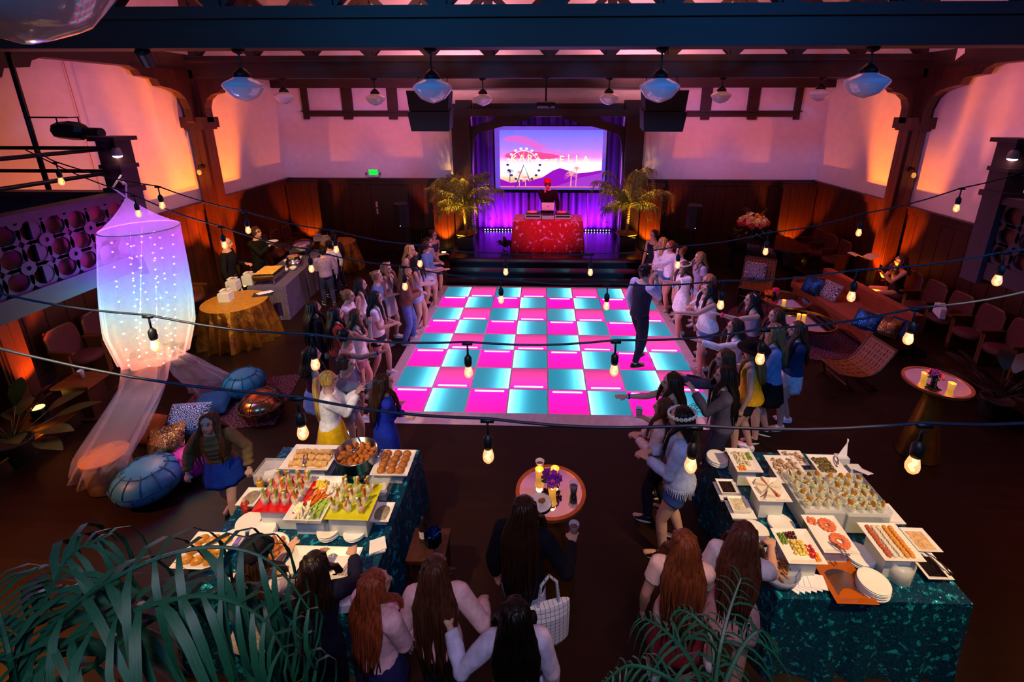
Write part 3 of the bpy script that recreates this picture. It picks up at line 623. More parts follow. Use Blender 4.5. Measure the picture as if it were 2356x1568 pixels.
    # ---- extras
    for e in extra:
        if e == 'hat':
            g = MB().loft([(hd(0, -.012, z_), hq @ Vector((r_*hs, 0, 0)), hq @ Vector((0, r_*1.08*hs, 0))) for r_, z_ in ((.098, .05), (.098, .058), (.094, .10), (.088, .145), (.07, .16), (.03, .15))], 20)
            g.loft([(hd(0, -.012, .05+dz), hq @ Vector((r_*hs, 0, 0)), hq @ Vector((0, r_*hs, 0))) for r_, dz in ((.09, .004), (.155, .012), (.2, .002), (.2, -.004), (.15, .004), (.09, -.004))], 28); obj('hat', g, cloth('#17110f'), root, smooth=True)
        elif e in ('redhat', 'cap'):
            br_ = .135 if e == 'redhat' else .1
            g = MB().loft([(hd(0, -.012, z_), hq @ Vector((r_*hs, 0, 0)), hq @ Vector((0, r_*1.1*hs, 0))) for r_, z_ in ((.096, .045), (.094, .09), (.084, .15), (.07, .165), (.03, .155))], 20)
            g.loft([(hd(0, -.012 if e == 'redhat' else .03, .047+dz), hq @ Vector((br_*hs, 0, 0)), hq @ Vector((0, br_*1.12*hs, 0))) for dz in (-.004, .004)], 24); obj('hat', g, cloth('#c0201c' if e == 'redhat' else '#16121a'), root, smooth=True)
        elif e == 'glasses' or e == 'sunglasses':
            zz, yy = (.008, .098) if e == 'glasses' else (.105, .045); g = MB()
            for s in (-1, 1):
                g.tube([hd(s*.034+.026*math.cos(a), yy, zz+.02*math.sin(a)) for a in (i*math.pi/6 for i in range(12))], .0048*hs, 6, closed=True); g.tube([hd(s*.06, yy, zz), hd(s*.08, yy-.09, zz-.01)], .004*hs, 6)
            g.tube([hd(-.01, yy, zz), hd(.01, yy, zz)], .004*hs, 6); obj('glasses' if e == 'glasses' else 'sunglasses', g, cloth('#1a1a1e' if e == 'glasses' else '#f0eef2', .3), root)
        elif e == 'crown':
            g = MB()
            for i in range(20):
                a = 2*math.pi*i/20; c_ = Vector((.098*math.cos(a), -.012+.112*math.sin(a), .055-.02*math.sin(a)))
                for j in range(6):
                    q = 2*math.pi*j/6; g.ell(hd(*(c_+Vector((math.cos(a)*.006, math.sin(a)*.006, 0))+Vector((-math.sin(a)*math.cos(q), math.cos(a)*math.cos(q), math.sin(q)))*.012)), [.0085*hs]*3, 6, 4)
                g.ell(hd(*(c_*1.0+Vector((math.cos(a)*.014, math.sin(a)*.014, 0)))), [.0075*hs]*3, 6, 4, 1)
            obj('flower_crown', g, [cloth('#f4f2ee'), cloth('#e0b020')], root)
        elif e == 'scrunchie': W_ = arm[-1][2]; E_ = arm[-1][1]; d_ = (W_-E_).normalized(); obj('scrunchie', MB().tube([W_-d_*.03, W_-d_*.015, W_], [.034, .042, .034], 10), cloth('#f0287c'), root, smooth=True)
        elif e in ('bandL', 'bandR'):
            q = -1 if e == 'bandL' else 1; W_ = arm[q][2]; E_ = arm[q][1]; d_ = (W_-E_).normalized(); obj('wristband', MB().tube([W_-d_*.03, W_-d_*.012], [.021*h, .021*h], 10), cloth('#2418b8'), root)
        elif e == 'bow': obj('hair_tie', MB().ell(hd(0, -.115, .05), [.03*hs, .02*hs, .026*hs], 10, 6), cloth('#e06a7a'), root, smooth=True)
        elif e == 'clip': obj('hair_clip', MB().tube([hd(-.05, .0, .118), hd(-.08, -.03, .09)], .008*hs, 6), cloth('#e8e8f0', .3), root)
        elif e == 'innershirt':
            obj('shirt', MB().loft([(P0+up*(t_*h)+fw*(.062*h+.012), rtv*r_, fw*.02) for t_, r_ in ((.10, .008), (.17, .022), (.24, .036), (.285, .042), (.30, .03))], 12), cloth('#b8c4e4'), root, smooth=True)
        elif e == 'fringe':
            g = MB(); c0, U, V = sec(.0, .03)
            for i in range(44):
                a = 2*math.pi*i/44; p = c0+U*math.cos(a)+V*math.sin(a); g.tube([p+Vector((0, 0, .01)), p+Vector((0, 0, -.04)), p*1+Vector((random.uniform(-.01, .01), random.uniform(-.01, .01), -random.uniform(.07, .11)))], [.006, .005, .002], 4)
            obj('fringe', g, cloth('#c4cbe0'), root)
        elif e == 'strings':
            g = MB(); [g.tube([P0+up*.285*h+rtv*s*.03+fw*.085, P0+up*.24*h+rtv*s*.04+fw*.125, P0+up*.15*h+rtv*s*.05+fw*.135], .005, 6) for s in (-1, 1)]; obj('drawstrings', g, cloth('#e6e0ea'), root)
    Mw = Matrix.Translation((P.x, P.y, z0)) @ Matrix.Rotation(rz, 4, 'Z')
    if key: HANDS[key] = {s: (Mw @ (arm[s][2]+(arm[s][2]-arm[s][1]).normalized()*.06), Mw.to_3x3() @ (arm[s][2]-arm[s][1]).normalized()) for s in (-1, 1)}
    return root
QUEUE = []
def person(label, hp, h, face, *a, **k):
    z0 = k.get('z0', 0.); P = Vector(k['pos']) if k.get('pos') is not None else at(hp[0], hp[1], h*.985+z0)
    QUEUE.append([label, hp, h, face, a, k, Vector((P.x, P.y, 0)), k.get('pos') is not None or z0 > 0])
def finish_people():
    for it in range(60):                                            # nobody stands inside somebody else
        for i in range(len(QUEUE)):
            for j in range(i):
                A, B = QUEUE[i], QUEUE[j]; d = A[6]-B[6]; L = d.length
                if 1e-4 < L < .40:
                    d = d/L*(.40-L)*.5; f = (0 if A[7] else 1, 0 if B[7] else 1)
                    A[6] += d*f[0]*1.0; B[6] -= d*f[1]*1.0
    for label, hp, h, face, a, k, P, fx in QUEUE:
        k['pos'] = tuple(P); _person(label, hp, h, face, *a, **k)
    dg = bpy.context.evaluated_depsgraph_get()
    for o, name, m, parent, post in JOBS:
        me = bpy.data.meshes.new_from_object(o.evaluated_get(dg)); me.name = name
        if not me.materials: me.materials.append(m)
        if post: post(me)
        obj(name, me, None, parent)
    for o, *_ in JOBS:
        d = o.data; bpy.data.objects.remove(o); bpy.data.meshes.remove(d)
    bpy.data.collections.remove(TMPC)
# ---------------------------------------------------------------- the guests (head pixel, height, facing: 0 = right, 90 = to the stage, 180 = left, 270 = to the camera)
BR, DB, BK, BL, RD, LB = '#4a2c18', '#2a160d', '#120b09', '#c79a52', '#8a4526', '#8a6238'
sparkle = mat('sequin_white', '#cfc8d4', .3, metal=.5, var=.4, nscale=120)
floral = mat('white_print', '#cfc8d8', .8, var=.5, nscale=60, col2='#ffffff')
denim, ldenim, ndenim = '#5d7da8', '#93a9cf', '#26365c'
def skl(h, drop, fl=.4): return ('skirt', h, drop, fl)
# left of the dance floor, from the stage to the camera
person('girl in a dark dress with arms folded, farthest left guest by the stage', (992, 529), 1.62, 330, ('bun', DB), top=('dress', '#3a2c48', cloth('#3a2c48'), .26, .3), bot=None, L='X', Rr='X')
person('girl in a grey dress partly behind the denim jacket girl near the stage', (981, 546), 1.56, 345, ('ponytail', DB, .2), top=('dress', '#8b869a', cloth('#8b869a'), .24, .3), bot=None, L='H', Rr='H')
person('girl in an open denim jacket and pale skirt left of the stage steps', (972, 556), 1.60, 350, ('ponytail', BR, .2), top=('jacket', denim), bot=skl('#b9c0dc', .2), L='D', Rr='H', hy=10)
person('blonde girl with white sunglasses pushed up, tan top, near the stage', (945, 562), 1.60, 345, ('long', BL, .24), top=('tee', '#c9a48a'), bot=('shorts', ldenim), extra=('sunglasses',), L='X')
person('girl in a pale blue romper pointing at the singer, left side', (953, 590), 1.60, 5, ('long', DB, .24), top=('romper', '#9db4e6'), bot=None, L='P', Rr='X', shoes='#e8e2ea')
person('girl in a brown cardigan and ripped jeans on the left side', (921, 610), 1.58, 15, ('long', LB, .26), top=('sweater', '#8a5a4c'), bot=('jeans', '#5d74b8'), L='H', Rr='H')
person('laughing girl in a sparkly dress with white sunglasses on her head', (881, 610), 1.58, 350, ('long', LB, .26), top=('dress', '#cfc8d4', sparkle, .24, .3), bot=None, L='F', Rr='H', extra=('sunglasses',))
person('girl in a denim shirt with white sunglasses on her head', (861, 622), 1.56, 10, ('bun', LB), top=('tee', denim), bot=('shorts', '#c8c4d0'), extra=('sunglasses',))
person('girl with long dark hair and white top behind the white shirt girl', (829, 638), 1.56, 10, ('long', BK, .30), top=('tank', '#eeeaf2'), bot=('shorts', denim))
person('dark-haired girl in a white shirt tied over dark shorts', (858, 672), 1.54, 8, ('long', BK, .30), top=('tee', '#e9e4f0'), bot=('shorts', '#2c2840'), L='H', Rr='H', shoes='#efe9f0', step=.08)
person('girl with a blonde topknot stretching her arm over the dance floor', (785, 667), 1.56, 6, ('bun', LB), top=('tee', '#e4def0'), bot=('shorts', '#6b5a80'), Rr='Q', L='H', lean=8)
person('black-haired guest at the back of the left crowd beside the buffet', (727, 697), 1.55, 45, ('long', BK, .36), top=('long', '#17121a'), bot=('trousers', '#15131c'), shoes='#131318')
person('girl in a red top with long black hair seen from behind', (752, 708), 1.50, 30, ('long', BK, .36), top=('sweater', '#b03a2a'), bot=('jeans', '#20223a'), L='H', Rr='H')
person('girl with straight brown hair in a long white shirt, left crowd', (808, 713), 1.55, 12, ('shoulder', BR), top=('loose', '#f0ecf4'), bot=('shorts', '#b58aa0'), L='H', Rr='M')
person('dark bun girl in a white tank pointing with a blue wristband', (787, 758), 1.50, 4, ('bun', BK), tone='#a87860', top=('tank', '#dfe4f2'), bot=('shorts', '#3c4c7a'), Rr='P', L='D', extra=('bandR',), key='pt_bun')
person('boy with short brown hair in a grey shirt pointing right', (780, 826), 1.48, 10, ('short', BR), top=('sweater', '#6e7288'), bot=('shorts', '#7c8094'), Rr='P', L='D', male=True)
person('girl in a maroon tank and pale skirt at the left edge of the crowd', (708, 803), 1.46, 40, ('shoulder', DB), top=('tank', '#5a1438'), bot=skl('#8f9ac6', .18), L='H', Rr='D', shoes='#131318')
person('blonde ponytail girl in a white sweater and yellow skirt', (748, 852), 1.52, 25, ('ponytail', '#d8a850', .26), top=('sweater', '#eef2fa'), bot=skl('#e0b418', .26, .55), L='F', Rr='F', extra=('bow',))
person('girl in a royal blue dress with long brown hair, arms folded', (872, 866), 1.48, 35, ('long', DB, .32), top=('longdress', '#1a2fae'), bot=None, L='X', Rr='X')
person('brown-haired girl crossing the floor in a brown puffer jacket and blue skirt', (484, 941), 1.42, 285, ('long', BR, .30), top=('puffer', '#6a563c'), bot=skl('#1c3fa0', .2, .4), L=(.30, .12, -.88), Rr=(.34, .02, -.86), step=.14, lean=8, hpit=-12, shoes='#3a342e')
# children at the buffet table
person('boy in a mauve sweater at the buffet table seen from behind', (742, 571), 1.36, 128, ('short', BK), top=('sweater', '#8d7590'), bot=('jeans', '#2a2c48'), male=True, L='H', Rr='D', shoes='#131318')
person('child in a white speckled shirt beside the mauve sweater boy', (757, 556), 1.38, 140, ('short', BK), top=('long', '#d6cfd8', floral), bot=('jeans', '#23243a'), male=True, L='F', shoes='#131318')
person('dark-haired child deepest in the buffet queue', (739, 547), 1.40, 165, ('short', BK), tone='#c8a080', top=('long', '#3a3038'), bot=('jeans', '#23243a'), male=True, L='H', shoes='#131318', pos=(-5.08, 10.5, 0))
# right of the dance floor
person('woman in a dark sleeveless dress, farthest right guest by the stage', (1513, 531), 1.66, 215, ('bun', DB), top=('dress', '#1f1c30', cloth('#1f1c30'), .24, .12), bot=None, L='D', Rr='D', shoes='#131318')
person('blonde girl in a white shirt peeking out beside the dark dress woman', (1528, 547), 1.58, 205, ('long', BL, .22), top=('long', '#ece6f2'), bot=('shorts', denim), L='M')
person('girl in a white sweater and blue denim shorts pointing, near the stage', (1546, 553), 1.62, 195, ('ponytail', RD, .2), top=('sweater', '#e8e0ee'), bot=('shorts', '#2e5fa8'), L='Q', Rr='H')
person('red-haired girl between the bulb and the flower crown girl', (1582, 568), 1.62, 195, ('bun', RD), top=('tee', '#c8b8c8'), bot=('shorts', ldenim))
person('girl with light brown hair at the back of the right crowd near the speaker', (1602, 577), 1.58, 190, ('shoulder', LB), top=('tee', '#a898b0'), bot=('shorts', ldenim))
person('long-haired girl in a white lace dress and flower crown pointing left', (1581, 602), 1.58, 190, ('long', BR, .28), top=('sleevedress', '#f2ecf6', None, .22), bot=None, L='P', Rr='D', extra=('crown',))
person('strawberry blonde girl in a white shawl with a red cloth', (1637, 632), 1.60, 190, ('shoulder', '#a86a48'), top=('sweater', '#e6dce6'), bot=('shorts', '#c03848'), L='H', Rr='H')
person('dark-haired girl in a white ruffled top and denim shorts pointing left', (1640, 651), 1.66, 183, ('long', BK, .24), top=('loose', '#f2f0fa'), bot=('shorts', '#5878b8'), L='Q', Rr='D', shoes='#f0ecf2')
person('girl in a grey tank with a pink scrunchie on her outstretched arm', (1748, 674), 1.64, 178, ('shoulder', BK), top=('tank', '#8a869c'), bot=('jeans', '#2a2c46'), L='P', Rr='D', extra=('scrunchie', 'clip'), lean=8)
person('girl with straight brown hair standing in front of the round glass tables', (1795, 711), 1.56, 178, ('long', BR, .26), top=('tee', '#4a3a52'), bot=('jeans', '#2a2c46'))
person('smiling girl in a white ruffled long sleeve shirt pointing left', (1706, 736), 1.56, 175, ('long', DB, .28), top=('long', '#ece8f6'), bot=('shorts', '#3c4c7a'), L='P', Rr='D', lean=6)
person('girl in a black wide-brimmed hat and yellow top', (1737, 795), 1.58, 150, ('long', LB, .24), top=('loose', '#e0a818'), bot=('shorts', '#17151e'), extra=('hat',), hy=15, shoes='#e4dce4')
person('girl in a light denim jacket and black skirt with a hair clip', (1793, 748), 1.72, 165, ('long', LB, .26), top=('jacket', '#6f8cc0'), bot=skl('#121016', .22, .5), shoes='#131318', L='H', extra=('clip',))
person('girl in a navy denim jacket and white dotted skirt', (1845, 742), 1.62, 172, ('long', BR, .30), top=('jacket', ndenim), bot=('skirt', '#d8d2e0', .22, .12), L='X', Rr='H', shoes='#f0ecf2')
person('girl in a navy sweater reaching a spread hand over the floor', (1693, 805), 1.58, 176, ('long', BR, .30), top=('long', '#1c1a34'), bot=('jeans', '#1c1c30'), L='P', Rr='D', extra=('bandL',), lean=6)
person('girl with long dark hair in a grey hooded sweatshirt', (1680, 846), 1.60, 165, ('long', BK, .36), top=('hoodie', '#4a4656'), bot=('jeans', '#26263e'), L='F', Rr='P', extra=('strings',))
person('girl with straight brown hair in a dark green dress pointing down left', (1557, 861), 1.58, 172, ('long', DB, .24), top=('dress', '#16302e', cloth('#16302e'), .26, .3), bot=None, L='H', Rr='Q', key='green', extra=('bandR',), shoes='#131318')
person('girl in a fringed pale denim jacket and daisy crown by the right buffet', (1573, 928), 1.70, 160, ('long', BK, .26), top=('longjacket', '#a9b8e0'), bot=('shorts', '#34508e'), L='H', Rr='H', extra=('crown', 'fringe'), shoes='#131318', key='daisy')
person('girl in a pale pink cardigan half hidden behind the daisy crown girl', (1546, 935), 1.50, 150, ('long', BR, .25), top=('sweater', '#d8b4bc'), bot=('jeans', '#1d1b28'), L='H', Rr='H', shoes='#131318')
# singer on the dance floor
person('man in a dark waistcoat and trousers singing into a microphone', (1480, 612), 1.80, 28, ('short', '#181014'), top=('vest', '#232438'), sleeves='#aab2d8', bot=('trousers', '#1d1d30'), shoes='#14141c', male=True, L='D', Rr='M', z0=DZ, step=.07, hy=-4, key='singer', vox=.011)
# staff
person('bald server in black standing behind the near end of the buffet', (512, 548), 1.74, 20, ('bald', '#8a8078'), tone='#c89878', top=('long', '#141216'), bot=('trousers', '#121014'), male=True, L='H', Rr='D', shoes='#131318', pos=None, wide=1.12)
person('young server with curly hair and glasses holding a plate', (603, 526), 1.74, 350, ('short', '#4a2c1c'), tone='#d09a78', top=('long', '#16140f'), bot=('trousers', '#121014'), male=True, L='F', Rr='F', extra=('glasses',), key='server', shoes='#131318', hpit=-14, pos=(-6.62, 9.9, 0))
person('DJ in a red hat and black jacket behind the turntables', None, 1.78, 270, ('short', BK), tone='#c87a80', top=('longjacket', '#131016'), bot=('trousers', '#121014'), male=True, L='D', Rr='M', extra=('redhat', 'glasses'), pos=(0.02, 13.2, 0), z0=.55, shoes='#131318', hpit=-8)
person('woman in black sitting by the right column taking a phone photo', None, 1.66, 172, ('shoulder', BR), tone='#d8a080', top=('dress', '#15131a', cloth('#15131a'), .2, .3), bot=None, L='F', Rr='F', sit=True, pos=(7.2, 9.1, 0), z0=.2, key='photo', shoes='#131318')
# foreground, seen from behind
V = .0095
person('dark-haired girl in navy reaching across the left buffet table', (733, 1262), 1.46, 100, ('shoulder', '#1c0e0b'), top=('sweater', '#181830'), bot=('jeans', '#15152a'), L=(.05, .75, -.30), Rr=(-.0, .82, -.34), lean=14, vox=V, pos=tuple(at(733, 1262, 1.44)-Vector((0, .18, 1.44))), extra=('bandL',))
person('girl in a dark cap and striped shirt behind the palm at the left table', (585, 1240), 1.46, 80, ('long', DB, .2), top=('tee', '#a89aa8', mat('striped', '#b8a8b4', .8, var=.35, nscale=30, stretch=(1, 1, 5))), bot=('jeans', '#1c1c34'), L='F', Rr='R', extra=('cap',), vox=V, lean=14, pos=tuple(at(585, 1240, 1.44)-Vector((0, .2, 1.44))))
person('girl with coppery red hair in a pink sweater, bottom left foreground', (862, 1332), 1.48, 60, ('long', '#8c3f22', .40), top=('sweater', '#f2bcc8'), bot=skl('#2a2858', .2), L='H', Rr='H', vox=V, hy=-20)
person('girl with very long wavy brown hair in a pink sweater, bottom centre-left', (985, 1300), 1.52, 95, ('long', '#4c2a1a', .54), top=('sweater', '#f4c2c4'), bot=('jeans', '#2a2a44'), L='D', Rr=(.30, .30, -.62), vox=V)
person('girl with black hair and raised pale sleeve at the bottom centre', (1186, 1402), 1.50, 95, ('long', '#0e0908', .52), top=('sweater', '#c9c6e6'), bot=('jeans', '#20203c'), L=(.55, .30, -.15), Rr='D', vox=V)
person('woman in a black sweater with long brown hair holding a drink', (1203, 1157), 1.62, 75, ('long', '#2a130b', .46), top=('sweater', '#0e0f1a'), bot=('jeans', '#b9c3e6'), L='D', Rr=(.30, .42, -.42), vox=.008, key='drink', shoes='#c8bcc8')
person('girl with golden brown hair in a maroon skirt, bottom right foreground', (1580, 1238), 1.56, 80, ('long', '#6a3820', .48), top=('tee', '#e4c8c0'), bot=skl('#8a2838', .3, .3), L='D', Rr='H', vox=V)
person('girl in a loose white top by the near edge of the right buffet', (1716, 1217), 1.56, 60, ('long', '#5a3020', .44), top=('crop', '#f0dcde'), bot=skl('#d8a6a8', .2, .3), L='D', Rr='R', vox=V)
finish_people()
# ================================================================ stage, rigging, plants
def sequin(name, c1, c2, scale=160, mixs=3.0, metal=.75, cut=(.45, .6), jit=.7):
    m = mat(name, c1, .28, metal=metal, var=0); nt = m.node_tree; b = nt.nodes['Principled BSDF']
    tc = nt.nodes.new('ShaderNodeTexCoord'); vo = nt.nodes.new('ShaderNodeTexVoronoi'); vo.inputs['Scale'].default_value = scale; nt.links.new(tc.outputs['Object'], vo.inputs['Vector'])
    nz = nt.nodes.new('ShaderNodeTexNoise'); nz.inputs['Scale'].default_value = mixs; nz.inputs['Detail'].default_value = 4; nt.links.new(tc.outputs['Object'], nz.inputs['Vector'])
    rp = nt.nodes.new('ShaderNodeValToRGB'); rp.color_ramp.elements[0].position, rp.color_ramp.elements[1].position = cut
    rp.color_ramp.elements[0].color = (*hx(c1), 1); rp.color_ramp.elements[1].color = (*hx(c2), 1); nt.links.new(nz.outputs[0], rp.inputs[0]); nt.links.new(rp.outputs[0], b.inputs['Base Color'])
    # every sequin tilts its own way
    sub = nt.nodes.new('ShaderNodeVectorMath'); sub.operation = 'SUBTRACT'; sub.inputs[1].default_value = (.5, .5, .5); nt.links.new(vo.outputs['Color'], sub.inputs[0])
    sc = nt.nodes.new('ShaderNodeVectorMath'); sc.operation = 'SCALE'; sc.inputs['Scale'].default_value = jit; nt.links.new(sub.outputs[0], sc.inputs[0])
    ge = nt.nodes.new('ShaderNodeNewGeometry'); ad = nt.nodes.new('ShaderNodeVectorMath'); ad.operation = 'ADD'; nt.links.new(ge.outputs['Normal'], ad.inputs[0]); nt.links.new(sc.outputs[0], ad.inputs[1])
    no = nt.nodes.new('ShaderNodeVectorMath'); no.operation = 'NORMALIZE'; nt.links.new(ad.outputs[0], no.inputs[0]); nt.links.new(no.outputs[0], b.inputs['Normal'])
    return m
def draped(name, w, d, h, m, parent, flare=.04, rip=.025, nr=None, z0=.0, round_=False, thick=.012, topm=None):
    g = MB(); per = []
    if round_: n = 72; per = [(w/2*math.cos(2*math.pi*i/n), w/2*math.sin(2*math.pi*i/n)) for i in range(n)]
    else:
        k = 20
        for i in range(k): per.append((-w/2+w*i/k, -d/2))
        for i in range(k): per.append((w/2, -d/2+d*i/k))
        for i in range(k): per.append((w/2-w*i/k, d/2))
        for i in range(k): per.append((-w/2, d/2-d*i/k))
        n = 4*k
    rows = 7; nr = nr or (11 if round_ else 9)
    def fn(u, v):
        i = round(u*n) % n; x, y = per[i]; L = math.hypot(x, y); q = v
        o = flare*q+rip*q*math.sin(2*math.pi*i*nr/n*2+math.sin(i*.7))+.01*q*math.sin(i*2.3)
        return (x+x/L*o, y+y/L*o, h-(h-z0-.004)*q**1.02)
    g.grid(fn, n, rows, wrap=True); c = len(g.v); g.f.append(tuple(range(n))); g.m.append(1 if topm else 0)
    return obj(name, g, [m, topm] if topm else m, parent, smooth=False)
# ---- DJ table
t = thing('dj_table', 'DJ table under a red sequined cloth on the stage', 'table', (.03, 12.35, .55))
obj('tablecloth', draped('x', 1.86, .8, .86, sequin('red_sequin_glints', '#b00f22', '#d8a0e8', 130, 9, .45, (.60, .63)), None, .06, .03).data, None, t)  # lavender patches are glints painted into the red cloth
bpy.data.objects.remove([o for o in COL.objects if o.name == 'x'][0])
silver = mat('flight_case', '#b8b4c4', .25, metal=.9, var=.05); vinyl = mat('vinyl', '#c01828', .3, var=.1)
for sx, nm in ((-1, 'left'), (1, 'right')):
    t = thing('turntable', 'silver cased turntable with pink lit platter on the %s of the laptop' % nm, 'turntable', (.03+sx*.40, 12.25, 1.415))
    obj('case', MB().box((0, 0, .07), (.42, .36, .14)), silver, t); obj('front_band', MB().box((0, -.182, .09), (.38, .008, .045)), black, t)
    obj('deck', MB().box((0, 0, .155), (.40, .34, .03)), blackm, t); obj('platter', MB().lathe([(.14, 0), (.14, .012), (.02, .014), (.01, .02)], 24), vinyl, t, (-.02, 0, .171), smooth=False)
    obj('tonearm', MB().tube([(.16, .11, .19), (.15, -.03, .2), (.09, -.08, .195)], .006, 6), steel, t)
t = thing('dj_mixer', 'black DJ mixer in a case between the two turntables', 'mixer', (.03, 12.22, 1.415))
obj('case', MB().box((0, 0, .06), (.32, .34, .12)), silver, t); obj('panel', MB().box((0, 0, .125), (.29, .31, .014)), black, t)
for i in range(5):
    for j in range(3): obj('knob', MB().lathe([(.012, 0), (.010, .018)], 8), steel, t, (-.1+.05*i, -.08+.07*j, .132))
t = thing('laptop', 'open silver laptop with a small dark emblem facing the hall', 'laptop', (.03, 12.28, 1.56))
lapm = mat('laptop_alu', '#c4c8dc', .4, metal=.3, var=.03)
obj('stand', MB().tube([(-.12, .05, -.01), (-.12, -.02, .03), (-.12, .06, .06)], .006, 6).tube([(.12, .05, -.01), (.12, -.02, .03), (.12, .06, .06)], .006, 6), blackm, t)
obj('keyboard_base', MB().box((0, .12, .07), (.33, .23, .015)), lapm, t)
ld = obj('lid', MB().box((0, 0, .115), (.34, .01, .225)), lapm, t, (0, -.02, .07), (R(10), 0, 0))
obj('emblem', MB().prism([(.016*math.cos(a)*(1 if not (.0 < a < .9) else .78), .018*math.sin(a)) for a in (i*math.pi/10 for i in range(20))]+[], (0, -.007, .12), (1, 0, 0), (0, 0, 1), (0, .002, 0)).prism([(.002, .02), (.009, .027), (.004, .019)], (0, -.007, .12), (1, 0, 0), (0, 0, 1), (0, .002, 0)), ink, ld)
mp = at(1348, 583, .55)
t = thing('microphone_stand', 'thin chrome microphone stand on the stage right of the red table', 'mic stand', mp)
obj('base', MB().lathe([(.14, 0), (.14, .012), (.03, .025)], 20), blackm, t); obj('pole', MB().tube([(0, 0, .02), (0, 0, 1.0)], .010, 8), steel, t)
obj('boom', MB().tube([(0, 0, 1.0), (-.05, -.02, 1.55)], .008, 8), blackm, t); obj('microphone', MB().lathe([(.012, 0), (.016, .08), (.026, .1), (.026, .13), (.01, .15)], 10), blackm, t, (-.05, -.02, 1.55))
# dark bundle of cable and foliage by the table
g = MB(); rr = random.Random(3)
for i in range(26):
    a = rr.uniform(0, 6.28); r_ = rr.uniform(.05, .2); g.tube([(0, 0, .05), (r_*math.cos(a), r_*math.sin(a), rr.uniform(.12, .3)), (1.5*r_*math.cos(a), 1.5*r_*math.sin(a), rr.uniform(.02, .22))], [.012, .03, .006], 5)
tag(obj('foliage_bundle', g, mat('dark_foliage', '#1a1420', .6), None, at(1162, 572, .55)), 'dark leafy bundle lying on the stage left of the red table', 'foliage')
# red light on the DJ table from the truss
lamp('dj_spot', 'SPOT', (.4, 9.5, 4.6), (1.0, .03, .12), 1500, (.03, 12.5, 1.55), .08, 34, .6)
# ---- projection screen
t = thing('projection_screen', 'projection screen showing a desert sunset with ferris wheel and lettering', 'screen', (.1, 14.2, 1.86))
obj('frame', MB().box((0, .02, .95), (3.46, .03, 1.98)), black, t); obj('bottom_bar', MB().box((0, 0, -.06), (3.5, .05, .06)), blackm, t)
obj('border', MB().box((0, 0, .95), (3.36, .012, 1.9)), mat('screen_border', '#9080d0', .8, emit=(.22, .09, .95), es=.55, var=0), t)  # projector spill on the white border, painted as purple emission
def sky_mat():
    m = mat('screen_sky', '#000000', .8, var=0); nt = m.node_tree; b = nt.nodes['Principled BSDF']
    tc = nt.nodes.new('ShaderNodeTexCoord'); sp = nt.nodes.new('ShaderNodeSeparateXYZ'); nt.links.new(tc.outputs['Object'], sp.inputs[0])
    nz = nt.nodes.new('ShaderNodeTexNoise'); nz.inputs['Scale'].default_value = 1.4; nt.links.new(tc.outputs['Object'], nz.inputs[0])
    ma = nt.nodes.new('ShaderNodeMath'); ma.operation = 'MULTIPLY_ADD'; ma.inputs[1].default_value = .22; nt.links.new(nz.outputs[0], ma.inputs[0]); nt.links.new(sp.outputs[2], ma.inputs[2])
    rp = nt.nodes.new('ShaderNodeValToRGB'); e = rp.color_ramp.elements; e[0].position = .1; e[0].color = (*hx('#ff6a90'), 1); e[1].position = 1.0; e[1].color = (*hx('#6a6cff'), 1)
    for p, c in ((.22, '#ffd0a0'), (.30, '#ffffff'), (.46, '#fff2ff'), (.55, '#f088e8'), (.70, '#b080f4')): q = e.new(p); q.color = (*hx(c), 1)
    mr = nt.nodes.new('ShaderNodeMapRange'); mr.inputs['From Min'].default_value = .05; mr.inputs['From Max'].default_value = 1.95; nt.links.new(ma.outputs[0], mr.inputs[0]); nt.links.new(mr.outputs[0], rp.inputs[0])
    nt.links.new(rp.outputs[0], b.inputs['Emission Color']); b.inputs['Emission Strength'].default_value = 1.15; return m
obj('sky', MB().box((.02, -.009, .935), (3.1, .006, 1.72)), sky_mat(), t)
IX, IZ = -1.53, .075
def em(name, h, es=1.0): return mat('screen_'+name, '#000000', .9, emit=h, es=es, var=0)
def flat(name, poly, m, lay, par=None):
    for _ in range(3 if name == 'cloud' else 0):
        poly = [q for (a, b), (c, d) in zip(poly, poly[1:]+poly[:1]) for q in ((.75*a+.25*c, .75*b+.25*d), (.25*a+.75*c, .25*b+.75*d))]
    return obj(name, MB().prism(poly, (IX, -.012-.003*lay, IZ), (3.1, 0, 0), (0, 0, 1.72), (0, .0025, 0)), m, par or t)
flat('cloud', [(0, .82), (.12, .92), (.28, .88), (.45, .72), (.62, .58), (.8, .60), (.78, .54), (.55, .50), (.42, .60), (.25, .76), (.1, .80)], em('cloud', '#ff62c4'), 0)
flat('cloud', [(.03, .58), (.2, .66), (.4, .62), (.62, .56), (.5, .49), (.2, .52), (.08, .50)], em('cloud2', '#fb4f9c'), 1)
flat('mountain', [(0, .02), (0, .15), (.10, .08), (.22, .10), (.30, .12), (.42, .18), (.52, .30), (.59, .345), (.66, .31), (.75, .25), (.86, .27), (1, .31), (1, .02)], em('mountain', '#a414cc', .95), 1)
flat('mountain', [(.55, .02), (.68, .10), (.8, .18), (1, .26), (1, .02)], em('mountain2', '#b53fe0', .9), 2)
fx, fz, fr = .235, .40, .27
dk = em('wheel_dark', '#4a3a90', .7); lt = em('wheel_light', '#ffe6f8', 1.3)
wh = obj('ferris_wheel', MB().tube([(IX+(fx+fr*.92*.555*math.cos(a))*3.1, -.024, IZ+(fz+fr*.92*math.sin(a))*1.72) for a in (i*math.pi/20 for i in range(40))], .012, 6, closed=True), lt, t)
